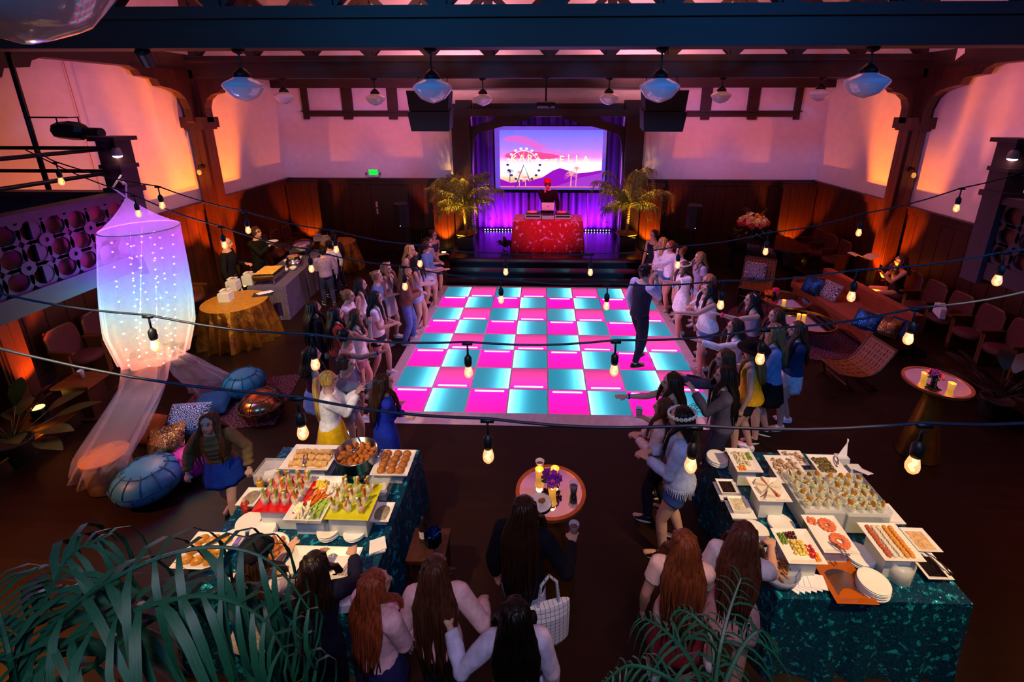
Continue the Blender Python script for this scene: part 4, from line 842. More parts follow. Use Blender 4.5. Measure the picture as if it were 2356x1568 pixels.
for i in range(8):
    a = i*math.pi/8; obj('spoke', MB().tube([(IX+(fx+s*fr*.9*.555*math.cos(a))*3.1, -.022, IZ+(fz+s*fr*.9*math.sin(a))*1.72) for s in (-1, 1)], .004, 5), lt, wh)
for i in range(18):
    a = i*math.pi/9; c = (IX+(fx+fr*1.06*.555*math.cos(a))*3.1, -.026, IZ+(fz+fr*1.06*math.sin(a))*1.72)
    obj('cabin', MB().ell(c, (.045, .003, .035), 10, 6), lt if .3 < a < 2.9 else dk, wh)
obj('support', MB().tube([(IX+.15*3.1, -.026, IZ+.02), (IX+fx*3.1, -.026, IZ+fz*1.72), (IX+.3*3.1, -.026, IZ+.10*1.72)], .016, 6), dk, wh)
def flat_palm(x, z, hh, s, m, name='palm_silhouette'):
    g = MB(); g.tube([(IX+x*3.1, -.027, IZ+z*1.72), (IX+(x+.004)*3.1, -.027, IZ+(z+hh)*1.72)], .014*s, 6); cx_, cz_ = IX+(x+.004)*3.1, IZ+(z+hh)*1.72
    for i in range(11):
        a = math.pi*(-.15+1.3*i/10); L = .17*s
        g.tube([(cx_, -.027, cz_), (cx_+L*.6*math.cos(a), -.027, cz_+L*.6*math.sin(a)+.01), (cx_+L*1.05*math.cos(a), -.027, cz_+L*.75*math.sin(a)-.05*s)], [.014*s, .018*s, .004], 5, flat=.3)
    obj(name, g, m, t)
pk = em('palm', '#ff9ca8', 1.1); flat_palm(.70, .02, .20, 1.25, pk); flat_palm(.75, .02, .30, .8, pk); flat_palm(.19, .02, .22, .8, pk); flat_palm(.25, .02, .12, .9, pk); flat_palm(.095, .10, .17, .8, dk)
lw = em('letters', '#fff0a0', 1.7); word = 'KARICHELLA'
for i, ch in enumerate(word):
    u = .14+.70*i/9; zz = .50+.02*math.sin(i*1.1)-.03*math.exp(-((i-4.5)/1.8)**2)
    text('lettering', ch, .30 if i not in (4, 5) else .24, lw, t, (IX+u*3.1, -.032, IZ+zz*1.72), (R(90), 0, 0), .004)
# ---- palms
leafm = mat('palm_leaf_amber', '#5c6a22', .5, var=.35, nscale=8, col2='#8a8a34'); leafd = mat('palm_leaf_deep', '#17573a', .5, var=.3, nscale=8); trunkm = mat('palm_trunk', '#7a5a34', .8, var=.4, nscale=20, bump=.6)  # stage leaves yellowed, so part of the amber light is in their colour
def frond(parent, pts, n, ll, lw_, m, droop=.75, rr=random, objs=False, lmesh=None, rach=.008):
    pts = [Vector(p) for p in pts]; sm = []
    for i in range(len(pts)-1):                                     # smooth the spine
        p0, p1, p2, p3 = pts[max(0, i-1)], pts[i], pts[i+1], pts[min(len(pts)-1, i+2)]
        for k in range(5):
            s = k/5; sm.append(.5*((2*p1)+(p2-p0)*s+(2*p0-5*p1+4*p2-p3)*s*s+(3*p1-p0-3*p2+p3)*s**3))
    sm.append(pts[-1]); g = MB(); g.tube(sm, [rach*(1-.75*i/len(sm)) for i in range(len(sm))], 5)
    fo = obj('frond', g, m, parent) if objs else None
    for i in range(n):
        q = .10+.90*i/(n-1); f = q*(len(sm)-1); k = min(int(f), len(sm)-2); p = sm[k].lerp(sm[k+1], f-k); tg = (sm[k+1]-sm[k]).normalized()
        sd = tg.cross(Vector((0, 0, 1))); sd = sd.normalized() if sd.length > .1 else Vector((1, 0, 0))
        for s in (-1, 1):
            L = ll*(.55+.45*math.sin(math.pi*min(1, q*.95+.12)))*rr.uniform(.8, 1.12); d0 = (sd*s*.8+tg*(.55+(rr.uniform(-.4, .3) if objs else 0))+Vector((0, 0, rr.uniform(-.25, .2) if objs else .30))).normalized(); d1 = (sd*s*.35+tg*.25+Vector((0, 0, -droop*1.3+rr.uniform(-.2, .2)))).normalized()
            if objs:
                X = d0; Z = (Vector((0, 0, 1))-X*X.z).normalized() if abs(X.z) < .98 else Vector((0, 1, 0)); Yv = Z.cross(X)
                M_ = Matrix((X, Yv, Z)).transposed().to_4x4(); M_ = Matrix.Translation(p) @ M_ @ Matrix.Diagonal((L, L*lw_/ll*rr.uniform(.9, 1.2)*1.0, L, 1))
                lo = obj('leaflet', lmesh, None, fo); lo.matrix_local = M_
            else:
                wv = tg*lw_/2; m1 = p+d0*L*.4; m2 = m1+(d0*.4+d1*.6).normalized()*L*.3; e = m2+d1*L*.35; o = len(g.v)
                g.add([p-wv*.5, p+wv*.5, m1+wv, m1-wv, m2+wv*.8, m2-wv*.8, e], [(0, 1, 2, 3), (3, 2, 4, 5), (5, 4, 6)])
    if not objs: fo = obj('frond', g, m, parent)
    return fo
def stage_palm(label, base, crown, seed, side):
    rr = random.Random(seed); t = thing('potted_palm', label, 'palm', base)
    c = Vector(crown)-Vector(base)
    obj('pedestal', MB().box((0, 0, .16), (.42, .42, .32)), black, t)
    obj('dish', MB().lathe([(.16, .32), (.3, .37), (.31, .39), (.27, .39), (.15, .35)], 24), mat('bronze_dish', '#9a6a2c', .35, metal=.8), t)
    obj('trunk', MB().tube([(0, 0, .36), (c.x*.3, c.y*.3, .36+(c.z-.36)*.4), (c.x*.7, c.y*.7, .36+(c.z-.36)*.75), c], [.045, .04, .035, .03], 10), trunkm, t)
    for i in range(22):
        a = i*2.399+seed; el = rr.uniform(.35, 1.4) if i < 14 else rr.uniform(-.3, .4); L = rr.uniform(.9, 1.25) if i < 14 else rr.uniform(.45, .7); d = Vector((math.cos(a)*math.cos(el), math.sin(a)*math.cos(el)*.45, math.sin(el)))
        h_ = Vector((d.x, d.y, 0)).normalized()
        frond(t, [c, c+d*L*.4, c+d*L*.78+h_*.06, c+d*L*.95+h_*.22+Vector((0, 0, -.10)), c+d*L*.86+h_*.40+Vector((0, 0, -.50))], 30, .42, .024, leafm, .9, rr)
    lamp('palm_uplight', 'SPOT', (base[0]-side*.28, base[1]-.55, base[2]+.06), (1, .46, .06), 900, (crown[0], crown[1], crown[2]+.25), .04, 62, .6)
b0 = at(1074, 566, .55); b1 = at(1440, 566, .55)
stage_palm('tall potted palm lit amber on the left of the stage', b0, (b0.x-.05, b0.y, 1.72), 1, 1)
stage_palm('tall potted palm lit amber on the right of the stage', b1, (b1.x+.03, b1.y, 1.72), 4, -1)
# near palms that rise in front of the balcony
def pxd(x, y, d): return CAM+ray(x, y)*d
lm = MB().add([(0, -.25, 0), (0, .25, 0), (.22, .5, -.02), (.22, -.5, -.02), (.42, .5, -.20), (.42, -.5, -.20), (.54, .44, -.55), (.54, -.44, -.55), (.58, .26, -.9), (.58, -.26, -.9), (.58, 0, -1.2)], [(0, 1, 2, 3), (3, 2, 4, 5), (5, 4, 6, 7), (7, 6, 8, 9), (9, 8, 10)]).mesh('leaflet', leafd, True)
def near_palm(label, crown, base, fr, ll, lw_, n, seed):
    rr = random.Random(seed); t = thing('palm_plant', label, 'palm', base); B = Vector(base); C_ = Vector(crown)-B
    obj('pot', MB().lathe([(.17, 0), (.23, .38), (.25, .4), (.22, .4), (.2, .35)], 24), mat('clay_pot', '#2a1c1a', .6), t)
    obj('trunk', MB().tube([(0, 0, .34), (C_.x*.2, C_.y*.2, 1.2), (C_.x*.6, C_.y*.6, C_.z*.75), C_], [.06, .05, .045, .03], 10), trunkm, t)
    for f in fr: frond(t, [C_]+[pxd(*p)-B for p in f], n, ll, lw_, leafd, .9, rr, True, lm, .010)
c = pxd(40, 1590, 1.34)
near_palm('large deep green palm at the lower left below the balcony', c, (c.x-.05, c.y+.0, 0),
          [[(130, 1430, 1.34), (300, 1310, 1.36), (480, 1258, 1.42), (620, 1290, 1.46), (710, 1400, 1.5)], [(150, 1480, 1.30), (320, 1400, 1.30), (480, 1370, 1.34), (600, 1420, 1.38), (660, 1510, 1.4)],
           [(60, 1480, 1.36), (110, 1370, 1.42), (170, 1270, 1.46), (235, 1240, 1.5)], [(20, 1500, 1.3), (0, 1420, 1.34), (-20, 1340, 1.36)], [(200, 1540, 1.4), (360, 1420, 1.5), (540, 1370, 1.56), (660, 1420, 1.6), (730, 1520, 1.62)]], .36, .022, 16, 11)
c = pxd(1640, 1640, 1.55)
near_palm('slender palm fronds rising at the bottom right of centre', c, (c.x, c.y, 0),
          [[(1655, 1500, 1.6), (1680, 1400, 1.66), (1705, 1330, 1.7)], [(1590, 1520, 1.6), (1530, 1450, 1.64), (1480, 1420, 1.68)], [(1700, 1500, 1.6), (1750, 1450, 1.62), (1790, 1490, 1.64)], [(1540, 1560, 1.56), (1450, 1530, 1.6), (1390, 1570, 1.62)], [(1640, 1480, 1.64), (1600, 1420, 1.7), (1560, 1400, 1.74)]], .16, .009, 13, 21)
# ---- pendant lamps
bronze = mat('bronze', '#2a2026', .4, metal=.7); opal = mat('opal_glass', '#dcdcf0', .12, var=.02, coat=.6)
pend = [None]
def pendant(p, zb, label, grp, sc=1.0):
    t = thing('pendant_lamp', label, 'lamp', (p[0], p[1], zb))
    st = zb-p[2]
    obj('canopy', MB().lathe([(.07, 0), (.06, -.03), (.02, -.05)], 16), bronze, t, smooth=True); obj('stem', MB().tube([(0, 0, -.04), (0, 0, -st+.06)], .011, 8), bronze, t)
    obj('fitter', MB().lathe([(.03, .10), (.06, .07), (.09, .04), (.095, .0)], 18), bronze, t, (0, 0, -st), smooth=True)
    obj('globe', MB().lathe([(r_*sc, z_*sc) for r_, z_ in ((.088, .005), (.11, -.012), (.18, -.045), (.218, -.075), (.222, -.092), (.205, -.125), (.165, -.175), (.135, -.21), (.10, -.228), (.05, -.248), (.012, -.26))], 28), opal, t, (0, 0, -st), smooth=True)
names = ['above the left buffet', 'left of centre', 'right of centre', 'above the right buffet']
for (x, y), n in zip(((558, 178), (994, 182), (1519, 180), (1998, 168)), ('far left of the four large', 'second of the four large', 'third of the four large', 'far right of the four large')):
    pendant(atY(x, y, 5.45), 4.93, 'opal glass schoolhouse pendant, %s lamps on the near beam' % n, 'near')
for (x, y), n in zip(((653, 212), (863, 216), (1111, 216), (1401, 214), (1660, 210), (1888, 205)), ('leftmost', 'second', 'third', 'fourth', 'fifth', 'rightmost')):
    pendant(atY(x, y, 10.05), 4.88, 'small distant opal pendant, %s of six under the far beam' % n, 'far', .92)
struct('trim_truss_3', MB().box((0, 1.45, 5.13), (2*WX, .3, .42)), beamw)
pc = CAM+ray(95, -135)*1.42; pendant((pc.x, 1.45, pc.z), 4.92, 'huge close opal pendant cut by the top left corner', 'near', 1.18)
# ---- line array speakers and projector
for sx, nm in ((-1, 'left'), (1, 'right')):
    t = thing('line_array', 'pair of curved black loudspeakers hung %s of the stage' % nm, 'speaker', (sx*2.3-.06, 9.55, 4.62))
    for k, (zz, yy, tp) in enumerate(((-.2, 0, 0), (-.56, .02, 10))):
        obj('cabinet', MB().prism([(-.42, .2), (.42, .2), (.38, -.18), (-.38, -.18)], (0, -.2, 0), (1, 0, 0), (0, 0, 1), (0, .4, 0)), mat('speaker_black', '#0c0d14', .55, var=.2, nscale=60), t, (0, yy, zz), (R(tp), 0, 0))
    obj('hanger', MB().tube([(-.3, 0, 0), (-.3, .5, .4)], .008, 6).tube([(.3, 0, 0), (.3, .5, .4)], .008, 6), blackm, t)
pp = atY(1256, 243, 9.9)
t = thing('projector', 'black ceiling projector hanging on a pole before the stage', 'projector', (pp.x, 9.95, 4.88))
zz = pp.z-4.88
obj('pole', MB().tube([(0, 0, 0), (0, 0, zz+.08)], .018, 8).lathe([(.07, -.02), (.07, 0)], 12), blackm, t); obj('body', MB().box((0, 0, zz), (.38, .3, .13)), mat('projector_body', '#1c1a26', .4), t)
obj('lens_plate', MB().box((0, -.152, zz-.03), (.36, .006, .05)), mat('projector_front', '#8a80b8', .3), t); obj('lens', MB().lathe([(.035, 0), (.03, .03)], 12), black, t, (.08, -.15, zz), (R(90), 0, 0))
# ---- floor speakers on poles
for px_x, nm in ((925, 'left'), (1596, 'right')):
    b = atY(px_x, 505, 12.6); t = thing('pole_speaker', 'tall black loudspeaker on a pole %s of the stage' % nm, 'speaker', (b.x, 12.6, 0))
    obj('cabinet', MB().loft([((0, 0, z_), (.22, 0, 0), (0, .2, 0)) for z_ in (1.08, 1.1, 1.7, 1.72)], 8), mat('speaker_blue', '#10121e', .5, var=.1), t, smooth=False)
    obj('top_ring', MB().tube([(.16*math.cos(i*.3927), .14*math.sin(i*.3927), 1.725) for i in range(16)], .03, 6, closed=True), mat('speaker_ring', '#4a3a44', .5), t)
    obj('pole', MB().tube([(0, 0, 1.08), (0, 0, .3)], .018, 8), blackm, t); obj('power_led', MB().ico((0, -.19, 1.13), .014), mat('blue_led', '#ffffff', emit=(.2, .2, 1), es=12, var=0), t)
    for k in range(3): a = k*2.094+.5; obj('leg', MB().tube([(0, 0, .5), (.42*math.cos(a), .42*math.sin(a), .01)], .013, 6), blackm, t)
# ---- signs on the back wall
p = atY(860, 398, WY-.03); t = thing('exit_sign', 'glowing green EXIT sign with two small lamps on the back wall', 'sign', (p.x, WY-.02, p.z))
obj('housing', MB().box((0, -.02, 0), (.34, .06, .22)), mat('sign_housing', '#d8c8c8', .5), t); pa = obj('panel', MB().box((0, -.053, .03), (.25, .008, .15)), mat('exit_green', '#003000', emit=(.0, 1.0, .06), es=1.6, var=0), t)
text('lettering', 'EXIT', .12, mat('exit_ink', '#0a3a10', .6, var=0), pa, (0, -.059, .03), (R(90), 0, 0))
for s in (-1, 1): obj('lamp_head', MB().lathe([(.03, 0), (.035, .03), (.02, .05)], 10), steel, t, (s*.2, -.06, .0), (R(90), 0, 0))
paper = mat('paper', '#d8c0c4', .8, var=.03)
for (x, y, ttl) in ((874, 470, None), (876, 486, ('EMERGENCY', 'EXIT ONLY'))):
    p = atY(x, y, WY-.07); o = obj('paper_sign', MB().box((0, 0, 0), (.25, .004, .17)), paper, None, (p.x, WY-.075, p.z)); tag(o, 'white paper notice on the dark door, the %s of two' % ('lower one reading EMERGENCY EXIT ONLY' if ttl else 'upper'), 'sign')
    for k, s_ in enumerate(ttl or ('NOTICE',)): text('lettering', s_, .036, ink, o, (0, -.004, .03-.05*k if ttl else .03), (R(90), 0, 0))
# radiator and door on the left of the back wall
d_ = struct('door_1', MB().box((-4.6, WY-.06, 1.05), (.95, .05, 2.05)), wood)
obj('door_handle', MB().tube([(-4.22, WY-.1, 1.0), (-4.22, WY-.15, 1.0), (-4.32, WY-.15, 1.0)], .012, 6), brass, d_)
for px_x, nm in ((972, 'left'), (1535, 'right')):
    b = atY(px_x, 520, WY-.2); t = thing('radiator', 'dark ribbed radiator low on the back wall %s of the stage' % nm, 'radiator', (b.x, WY-.2, 0))
    for k in range(10): obj('rib', MB().loft([((-.36+.08*k, 0, z_), (.03, 0, 0), (0, .07, 0)) for z_ in (.08, .12, .74, .78)], 8), mat('radiator_iron', '#1e1214', .5), t)
# ---- string lights
bulbm = mat('bulb_glow', '#ffffff', emit=(1.0, .27, .015), es=.8, var=0, alpha=.55); fil = mat('filament', '#ffffff', emit=(1.0, .48, .10), es=4.5, var=0); cordm = mat('cord', '#10203a', .5, var=.1)
sock_me = MB().lathe([(.008, .0), (.016, -.012), (.022, -.02), (.023, -.055), (.018, -.075)], 12).tube([(0, 0, .07), (0, 0, -.005)], .006, 6).box((0, 0, .075), (.06, .02, .016)).mesh('socket', mat('socket_black', '#0e1016', .5), True)
bulb_me = MB().lathe([(.015, -.072), (.02, -.09), (.025, -.112), (.026, -.124), (.023, -.138), (.014, -.150), (.004, -.154)], 14).mesh('bulb', bulbm, True)
fil_me = MB().tube([(0, 0, -.085), (.009, 0, -.105), (-.009, 0, -.122), (.004, 0, -.14)], .0085, 6).mesh('filament', fil)
def string_light(label, pts, ends, tl, sag=.0):
    """pts: pixel of each bulb's cord node; depth from the 0.91 m spacing of the bulbs"""
    W = [CAM+ray(x, y)*(F_PX*s) for (x, y), s in zip(pts, tl)]; A = CAM+ray(*ends[0][:2])*(F_PX*ends[0][2]); B = CAM+ray(*ends[1][:2])*(F_PX*ends[1][2])
    t = thing('string_light', label, 'string lights', A); all_ = [A]+W+[B]; sm = []
    for i in range(len(all_)-1):
        for k in range(6): q = k/6; p = all_[i].lerp(all_[i+1], q); p.z -= .03*math.sin(math.pi*q)*(all_[i+1]-all_[i]).length; sm.append(p-A)
    sm.append(B-A); obj('cord', MB().tube(sm, .0065, 6), cordm, t, smooth=True)
    for p in W:
        s = obj('socket', sock_me, None, t, p-A+Vector((0, 0, -.085))); obj('bulb', bulb_me, None, s); obj('filament', fil_me, None, s)
D = [(128, 372), (363, 428), (563, 485), (768, 530), (963, 563), (1163, 582), (1360, 583), (1563, 566), (1768, 535), (1985, 491), (2213, 432)]
string_light('string of warm bulbs farthest from the camera, crossing above the dance floor', D, ((85, 345, .0046), (2400, 378, .0042)), [.0044]*10+[.0042])
Cc = [(308, 448), (508, 520), (710, 573), (928, 612), (1152, 640), (1398, 652), (1665, 645), (1972, 620), (2315, 578)]
string_light('second string of warm bulbs, from the left balcony post over the dance floor', Cc, ((60, 345, .0046), (2440, 560, .0027)), [.0045, .0044, .0042, .0040, .0038, .0036, .0033, .0030, .0028])
A_ = [(340, 724), (715, 768), (1075, 786), (1417, 782), (1760, 755), (2108, 708)]
string_light('third string of warm bulbs, crossing low over the mirrored table area', A_, ((-60, 660, .0026), (2440, 650, .0026)), [.00255]*6)
Bb = [(683, 912), (1121, 962), (1600, 978), (2128, 972)]
string_light('nearest string of large warm bulbs in front of the camera', Bb, ((-80, 782, .0021), (2460, 964, .00168)), [.00205, .00195, .00182, .0017])
# ---- fixtures on the balcony corners and poles
warm = mat('warm_lens', '#ffffff', emit=(1, .8, .5), es=30, var=0)
for sx, nm in ((-1, 'left'), (1, 'right')):
    t = thing('clip_spotlight', 'small bright clip-on spotlight at the %s balcony post' % nm, 'spotlight', (sx*5.36, 5.62, 3.74))
    obj('housing', MB().lathe([(.03, .1), (.05, .07), (.055, 0)], 14), mat('spot_grey', '#9a98a8', .4), t); obj('lens', MB().ell((0, 0, .0), (.05, .05, .025), 12, 6), warm, t); obj('clamp', MB().tube([(0, 0, .1), (-sx*-.14, .05, .12)], .012, 6), blackm, t)
pole = atY(95, 378, 5.95)
tag(obj('lighting_pole', MB().tube([(pole.x, 5.95, 2.42), (pole.x, 5.95, 5.02)], .03, 12).lathe([(.07, 4.98), (.07, 5.02)], 12, (pole.x, 5.95, 0)), mat('black_pipe'), smooth=True), 'vertical black lighting pole behind the left balcony rail', 'pole')
sp_ = atY(180, 300, 5.9)
t = thing('stage_spotlight', 'black theatrical spotlight with long snout on the left balcony', 'spotlight', sp_)
obj('body', MB().loft([((x, 0, z_), (0, r_, 0), (0, 0, r_)) for x, r_, z_ in ((-.30, .05, 0), (-.27, .10, 0), (-.1, .12, 0), (.04, .11, -.01), (.1, .07, -.02))], 8), black, t); obj('snout', MB().loft([((x, 0, -.02-.03*x), (0, .062, 0), (0, 0, .062)) for x in (.09, .3)], 14), black, t)
obj('yoke', MB().tube([(-.1, -.14, 0), (-.1, -.14, .16), (-.1, .14, .16), (-.1, .14, 0)], .01, 6).tube([(-.1, 0, .16), (-.3, 0, .16), (pole.x-sp_.x, 5.95-sp_.y, .16)], .012, 6), blackm, t)
tag(obj('electrical_cord', MB().tube([atX(135, 105, -7.7), atX(200, 330, -7.7), atX(232, 440, -7.7)], .006, 6), mat('tan_cord', '#a06a50', .6)), 'thin tan cord hanging down the left white wall', 'cord')
for (x, y, y0_, X, nm) in ((664, 328, 235, -7.68, 'left'), (1876, 318, 235, 7.68, 'right')):
    p = atX(x, y, X); q = atX(x-6 if X < 0 else x+8, y0_, X); t = thing('wall_sensor', 'tiny glowing sensor on a thin rod high on the %s wall' % nm, 'sensor', p)
    obj('rod', MB().tube([(0, 0, 0), q-p], .01, 6), mat('rod_grey', '#6a5a70', .5), t); obj('sensor_head', MB().ico((0, 0, 0), .03), mat('sensor_glow', '#c08040', emit=(1, .45, .1), es=.8, var=0), t)
for (x, y, sx) in ((451, 398, -1), (2111, 398, 1)):
    t = thing('column_sconce', 'small black sconce with a bulb on the %s column' % ('left' if sx < 0 else 'right'), 'lamp', (sx*7.5, 9.84, 3.02))
    obj('back_plate', MB().lathe([(.05, 0), (.045, .03)], 12), blackm, t, (0, .03, .06), (R(90), 0, 0)); obj('arm', MB().tube([(0, .02, .08), (0, -.08, .1), (0, -.1, .0)], .014, 6), blackm, t); obj('bulb', MB().ell((0, -.1, -.05), (.04, .04, .06), 10, 8), mat('amber_bulb', '#d8a050', .15, emit=(1, .5, .08), es=.5, var=0), t)
tag(obj('white_flag', MB().add([(0, 0, 0), (.10, -.02, -.02), (.12, -.02, -.2), (.0, .0, -.32)], [(0, 1, 2, 3)]), mat('white_card', '#e8dce8', .6), None, atX(2208, 95, 7.3)), 'small white tag hanging near the top of the right column', 'tag')
# ================================================================ buffet tables and food
china = mat('white_china', '#eeecea', .22, var=.02, coat=.3); frost = mat('frosted_acrylic', '#dfe4e0', .35, var=.03, alpha=.86); clear = mat('clear_acrylic', '#ffffff', .05, var=0, alpha=.22); glassm = mat('clear_glass', '#ffffff', .03, var=0, alpha=.28)
teal = sequin('teal_sequin_glints', '#07486a', '#22b4d4', 150, 20.0, .5, (.57, .64))  # aqua patches are sequin glints painted into the base colour
TZ = .765
def ctable(label, cx_, cy_, w_, d_, m, h=TZ-.005, rz=0, **k):
    t = thing('banquet_table', label, 'table', (cx_, cy_, 0), rz)
    o = draped('tablecloth', w_, d_, h, m, t, **k); obj('top', MB().box((0, 0, h-.03), (w_-.02, d_-.02, .04)), wood, t)
    for sx in (-1, 1):
        for sy in (-1, 1): obj('leg', MB().tube([(sx*(w_/2-.1), sy*(d_/2-.1), 0), (sx*(w_/2-.1), sy*(d_/2-.1), h-.05)], .018, 8), steel, t)
    return t
ctable('buffet table on the left under a teal sequined cloth', -2.16, 3.32, 1.5, 1.6, teal, flare=.07, rip=.04)
ctable('buffet table on the right under a teal sequined cloth', 2.42, 3.42, 1.44, 1.56, teal, flare=.07, rip=.04)
def platter_mesh(w_, d_, rim=.03, lip=.035, name='platter'):
    g = MB(); secs = []
    for s, z in ((-.04, 0), (0, .004), (lip*.4, rim), (lip*.4-.008, rim), (-.045, .008)):
        secs.append([(sx*(w_/2+s), sy*(d_/2+s), z) for sx, sy in ((-1, -1), (1, -1), (1, 1), (-1, 1))])
    vs = [p for q in secs for p in q]; fs = [(3, 2, 1, 0)]
    for i in range(4):
        for k in range(4): fs.append((i*4+k, i*4+(k+1) % 4, i*4+4+(k+1) % 4, i*4+4+k))
    fs.append((16, 17, 18, 19)); return g.add(vs, fs)
def rect(name, label, px, w_, d_, ztop, m=china, rz=0, rim=.03, riser=None, rm=None, rlabel=None, cat='platter'):
    p = at(px[0], px[1], ztop); o = obj(name, platter_mesh(w_, d_, rim), m, None, (p.x, p.y, ztop-rim), rz); tag(o, label, cat)
    if riser:
        rw, rd = riser; hh = ztop-rim-TZ; r_ = MB(); r_.box((0, 0, hh/2-.0005), (rw, rd, hh-.001), top=1.0)
        q = obj('riser_box', r_, rm or frost, None, (p.x, p.y, TZ), rz); tag(q, rlabel or 'frosted riser under the '+label, 'riser')
    return p, o
def put(name, me, pos, label, cat, group, rot=(0, 0, 0), sc=1):
    o = bpy.data.objects.new(name, me); COL.objects.link(o); o.location = pos; o.rotation_euler = rot; o.scale = (sc, sc, sc) if not hasattr(sc, '__len__') else sc
    return tag(o, label, cat, group)
rr = random.Random(5)
fd = lambda n, c, **k: mat('food_'+n, c, k.pop('rough', .6), var=k.pop('var', .3), nscale=k.pop('ns', 40), bump=.3, **k)
# --- meshes of the food pieces
plate_me = MB().lathe([(.07, 0), (.12, .012), (.125, .016), (.12, .018), (.075, .007)], 32).mesh('plate', china, True)
bun_me = MB().lathe([(.03, 0), (.042, .012), (.044, .028), (.036, .045), (.02, .054), (.004, .056)], 14).mesh('slider', [fd('bun', '#b06a24')], True)
sand_me = MB().box((0, 0, .015), (.085, .055, .022)).box((0, 0, .03), (.083, .053, .01), mi=1).mesh('sandwich', [fd('toast', '#c48a40'), fd('bread', '#e0b878')])
nug_me = MB().ico((0, 0, .02), (.036, .024, .02)).ico((.012, .006, .026), (.022, .02, .016)).mesh('fried_piece', fd('fried', '#b8681c', ns=80), True)
cube_me = MB().box((0, 0, .012), (.024, .024, .024), rz=.4).mesh('cheese_cube', fd('cheese', '#e8c860'))
ccube_me = MB().box((0, 0, .012), (.026, .026, .024), rz=.4).mesh('cheese_cube', fd('pale_cheese', '#e6d9b0'))
straw_me = MB().ell((0, 0, .014), (.016, .02, .016), 8, 6).mesh('strawberry', fd('berry', '#c01420', rough=.35), True)
grape_me = MB().ico((0, 0, .012), .013).mesh('grape', fd('grape', '#7a9a30', rough=.3), True)
dgrape_me = MB().ico((0, 0, .012), .013).mesh('grape', fd('red_grape', '#5a1a20', rough=.3), True)
orange_me = MB().ell((0, 0, .012), (.026, .016, .012), 10, 6).mesh('fruit_slice', fd('orange', '#f08a1c', rough=.4), True)
shrimp_me = MB().tube([(.022*math.cos(a), .022*math.sin(a), .013) for a in (i*.55 for i in range(8))], [.004, .011, .013, .013, .012, .010, .007, .003], 7).mesh('shrimp', fd('shrimp', '#e8784c', rough=.35), True)
sushi_me = MB().lathe([(.002, 0), (.019, .001), (.02, .026), (.015, .028), (.002, .028)], 12).mesh('sushi_roll', fd('rice', '#e8dcc8'), True)
sushio_me = MB().lathe([(.002, 0), (.019, .001), (.02, .026), (.015, .03), (.002, .031)], 12).mesh('sushi_roll', fd('sushi_orange', '#e89a38'), True)
sushir_me = MB().lathe([(.002, 0), (.019, .001), (.02, .026), (.015, .03), (.002, .031)], 12).mesh('sushi_roll', fd('sushi_red', '#c85a30'), True)
stick_o = MB().box((0, 0, 0), (.012, .012, .11)).mesh('carrot_stick', fd('carrot', '#e0701c')); stick_g = MB().box((0, 0, 0), (.014, .010, .12)).mesh('celery_stick', fd('celery', '#9ab84a')); stick_w = MB().box((0, 0, 0), (.013, .013, .11)).mesh('jicama_stick', fd('jicama', '#e8dfb8'))
glass_me = MB().lathe([(.018, 0), (.026, .07), (.024, .07), (.016, .006)], 12).mesh('cup', glassm, True)
fork_me = MB().box((0, -.02, .004), (.008, .12, .003)).box((0, .055, .004), (.02, .04, .003)).mesh('fork', steel)
def tongs(p, rz, label, group=None):
    g = MB(); [g.tube([(0, 0, .01), (s*.012, .06, .022), (s*.022, .15, .012), (s*.016, .2, .008)], [.006, .007, .006, .009], 6, flat=.5) for s in (-1, 1)]
    o = obj('serving_tongs', g, steel, None, p, rz, True); return tag(o, label, 'tongs', group)
def stack(px, n, z, label, sc=1.0):
    sc *= .78
    p = at(px[0], px[1], z+.02*n*.6); 
    for i in range(n): put('plate', plate_me, (p.x+rr.uniform(-.004, .004), p.y+rr.uniform(-.004, .004), z+.0115*i*sc), label, 'plate', label, (0, 0, 0), sc)
    return p
def scatter(me, name, label, cat, c, w_, d_, n, z, sc=1, layers=1, rz=0, jit=.3, tilt=.4):
    nx = max(1, round(math.sqrt(n/layers*w_/d_))); ny = max(1, round(n/layers/nx)); k = 0; cr, sr = math.cos(rz), math.sin(rz)
    for L in range(layers):
        for i in range(nx):
            for j in range(ny):
                q = 1-.25*L; x = ((i+.5)/nx-.5)*w_*q+rr.uniform(-jit, jit)*w_/nx*.5; y = ((j+.5)/ny-.5)*d_*q+rr.uniform(-jit, jit)*d_/ny*.5
                put(name, me, (c[0]+x*cr-y*sr, c[1]+x*sr+y*cr, z+L*.018), label, cat, label, (rr.uniform(-tilt, tilt), rr.uniform(-tilt, tilt), rr.uniform(0, 6.28)), sc*rr.uniform(.88, 1.12))
def shrink(p, n0, K):
    for o in list(COL.objects)[n0:]:
        if o.parent is None and o.type != 'LIGHT':
            o.location.x = p.x+(o.location.x-p.x)*K; o.location.y = p.y+(o.location.y-p.y)*K
            k = 1 if o.name.startswith(('platter', 'riser', 'trough', 'acrylic_tray', 'serving_tongs', 'salad')) else K*1.08
            o.scale = (o.scale.x*K*(1 if k == 1 else 1.08), o.scale.y*K*(1 if k == 1 else 1.08), o.scale.z*k)
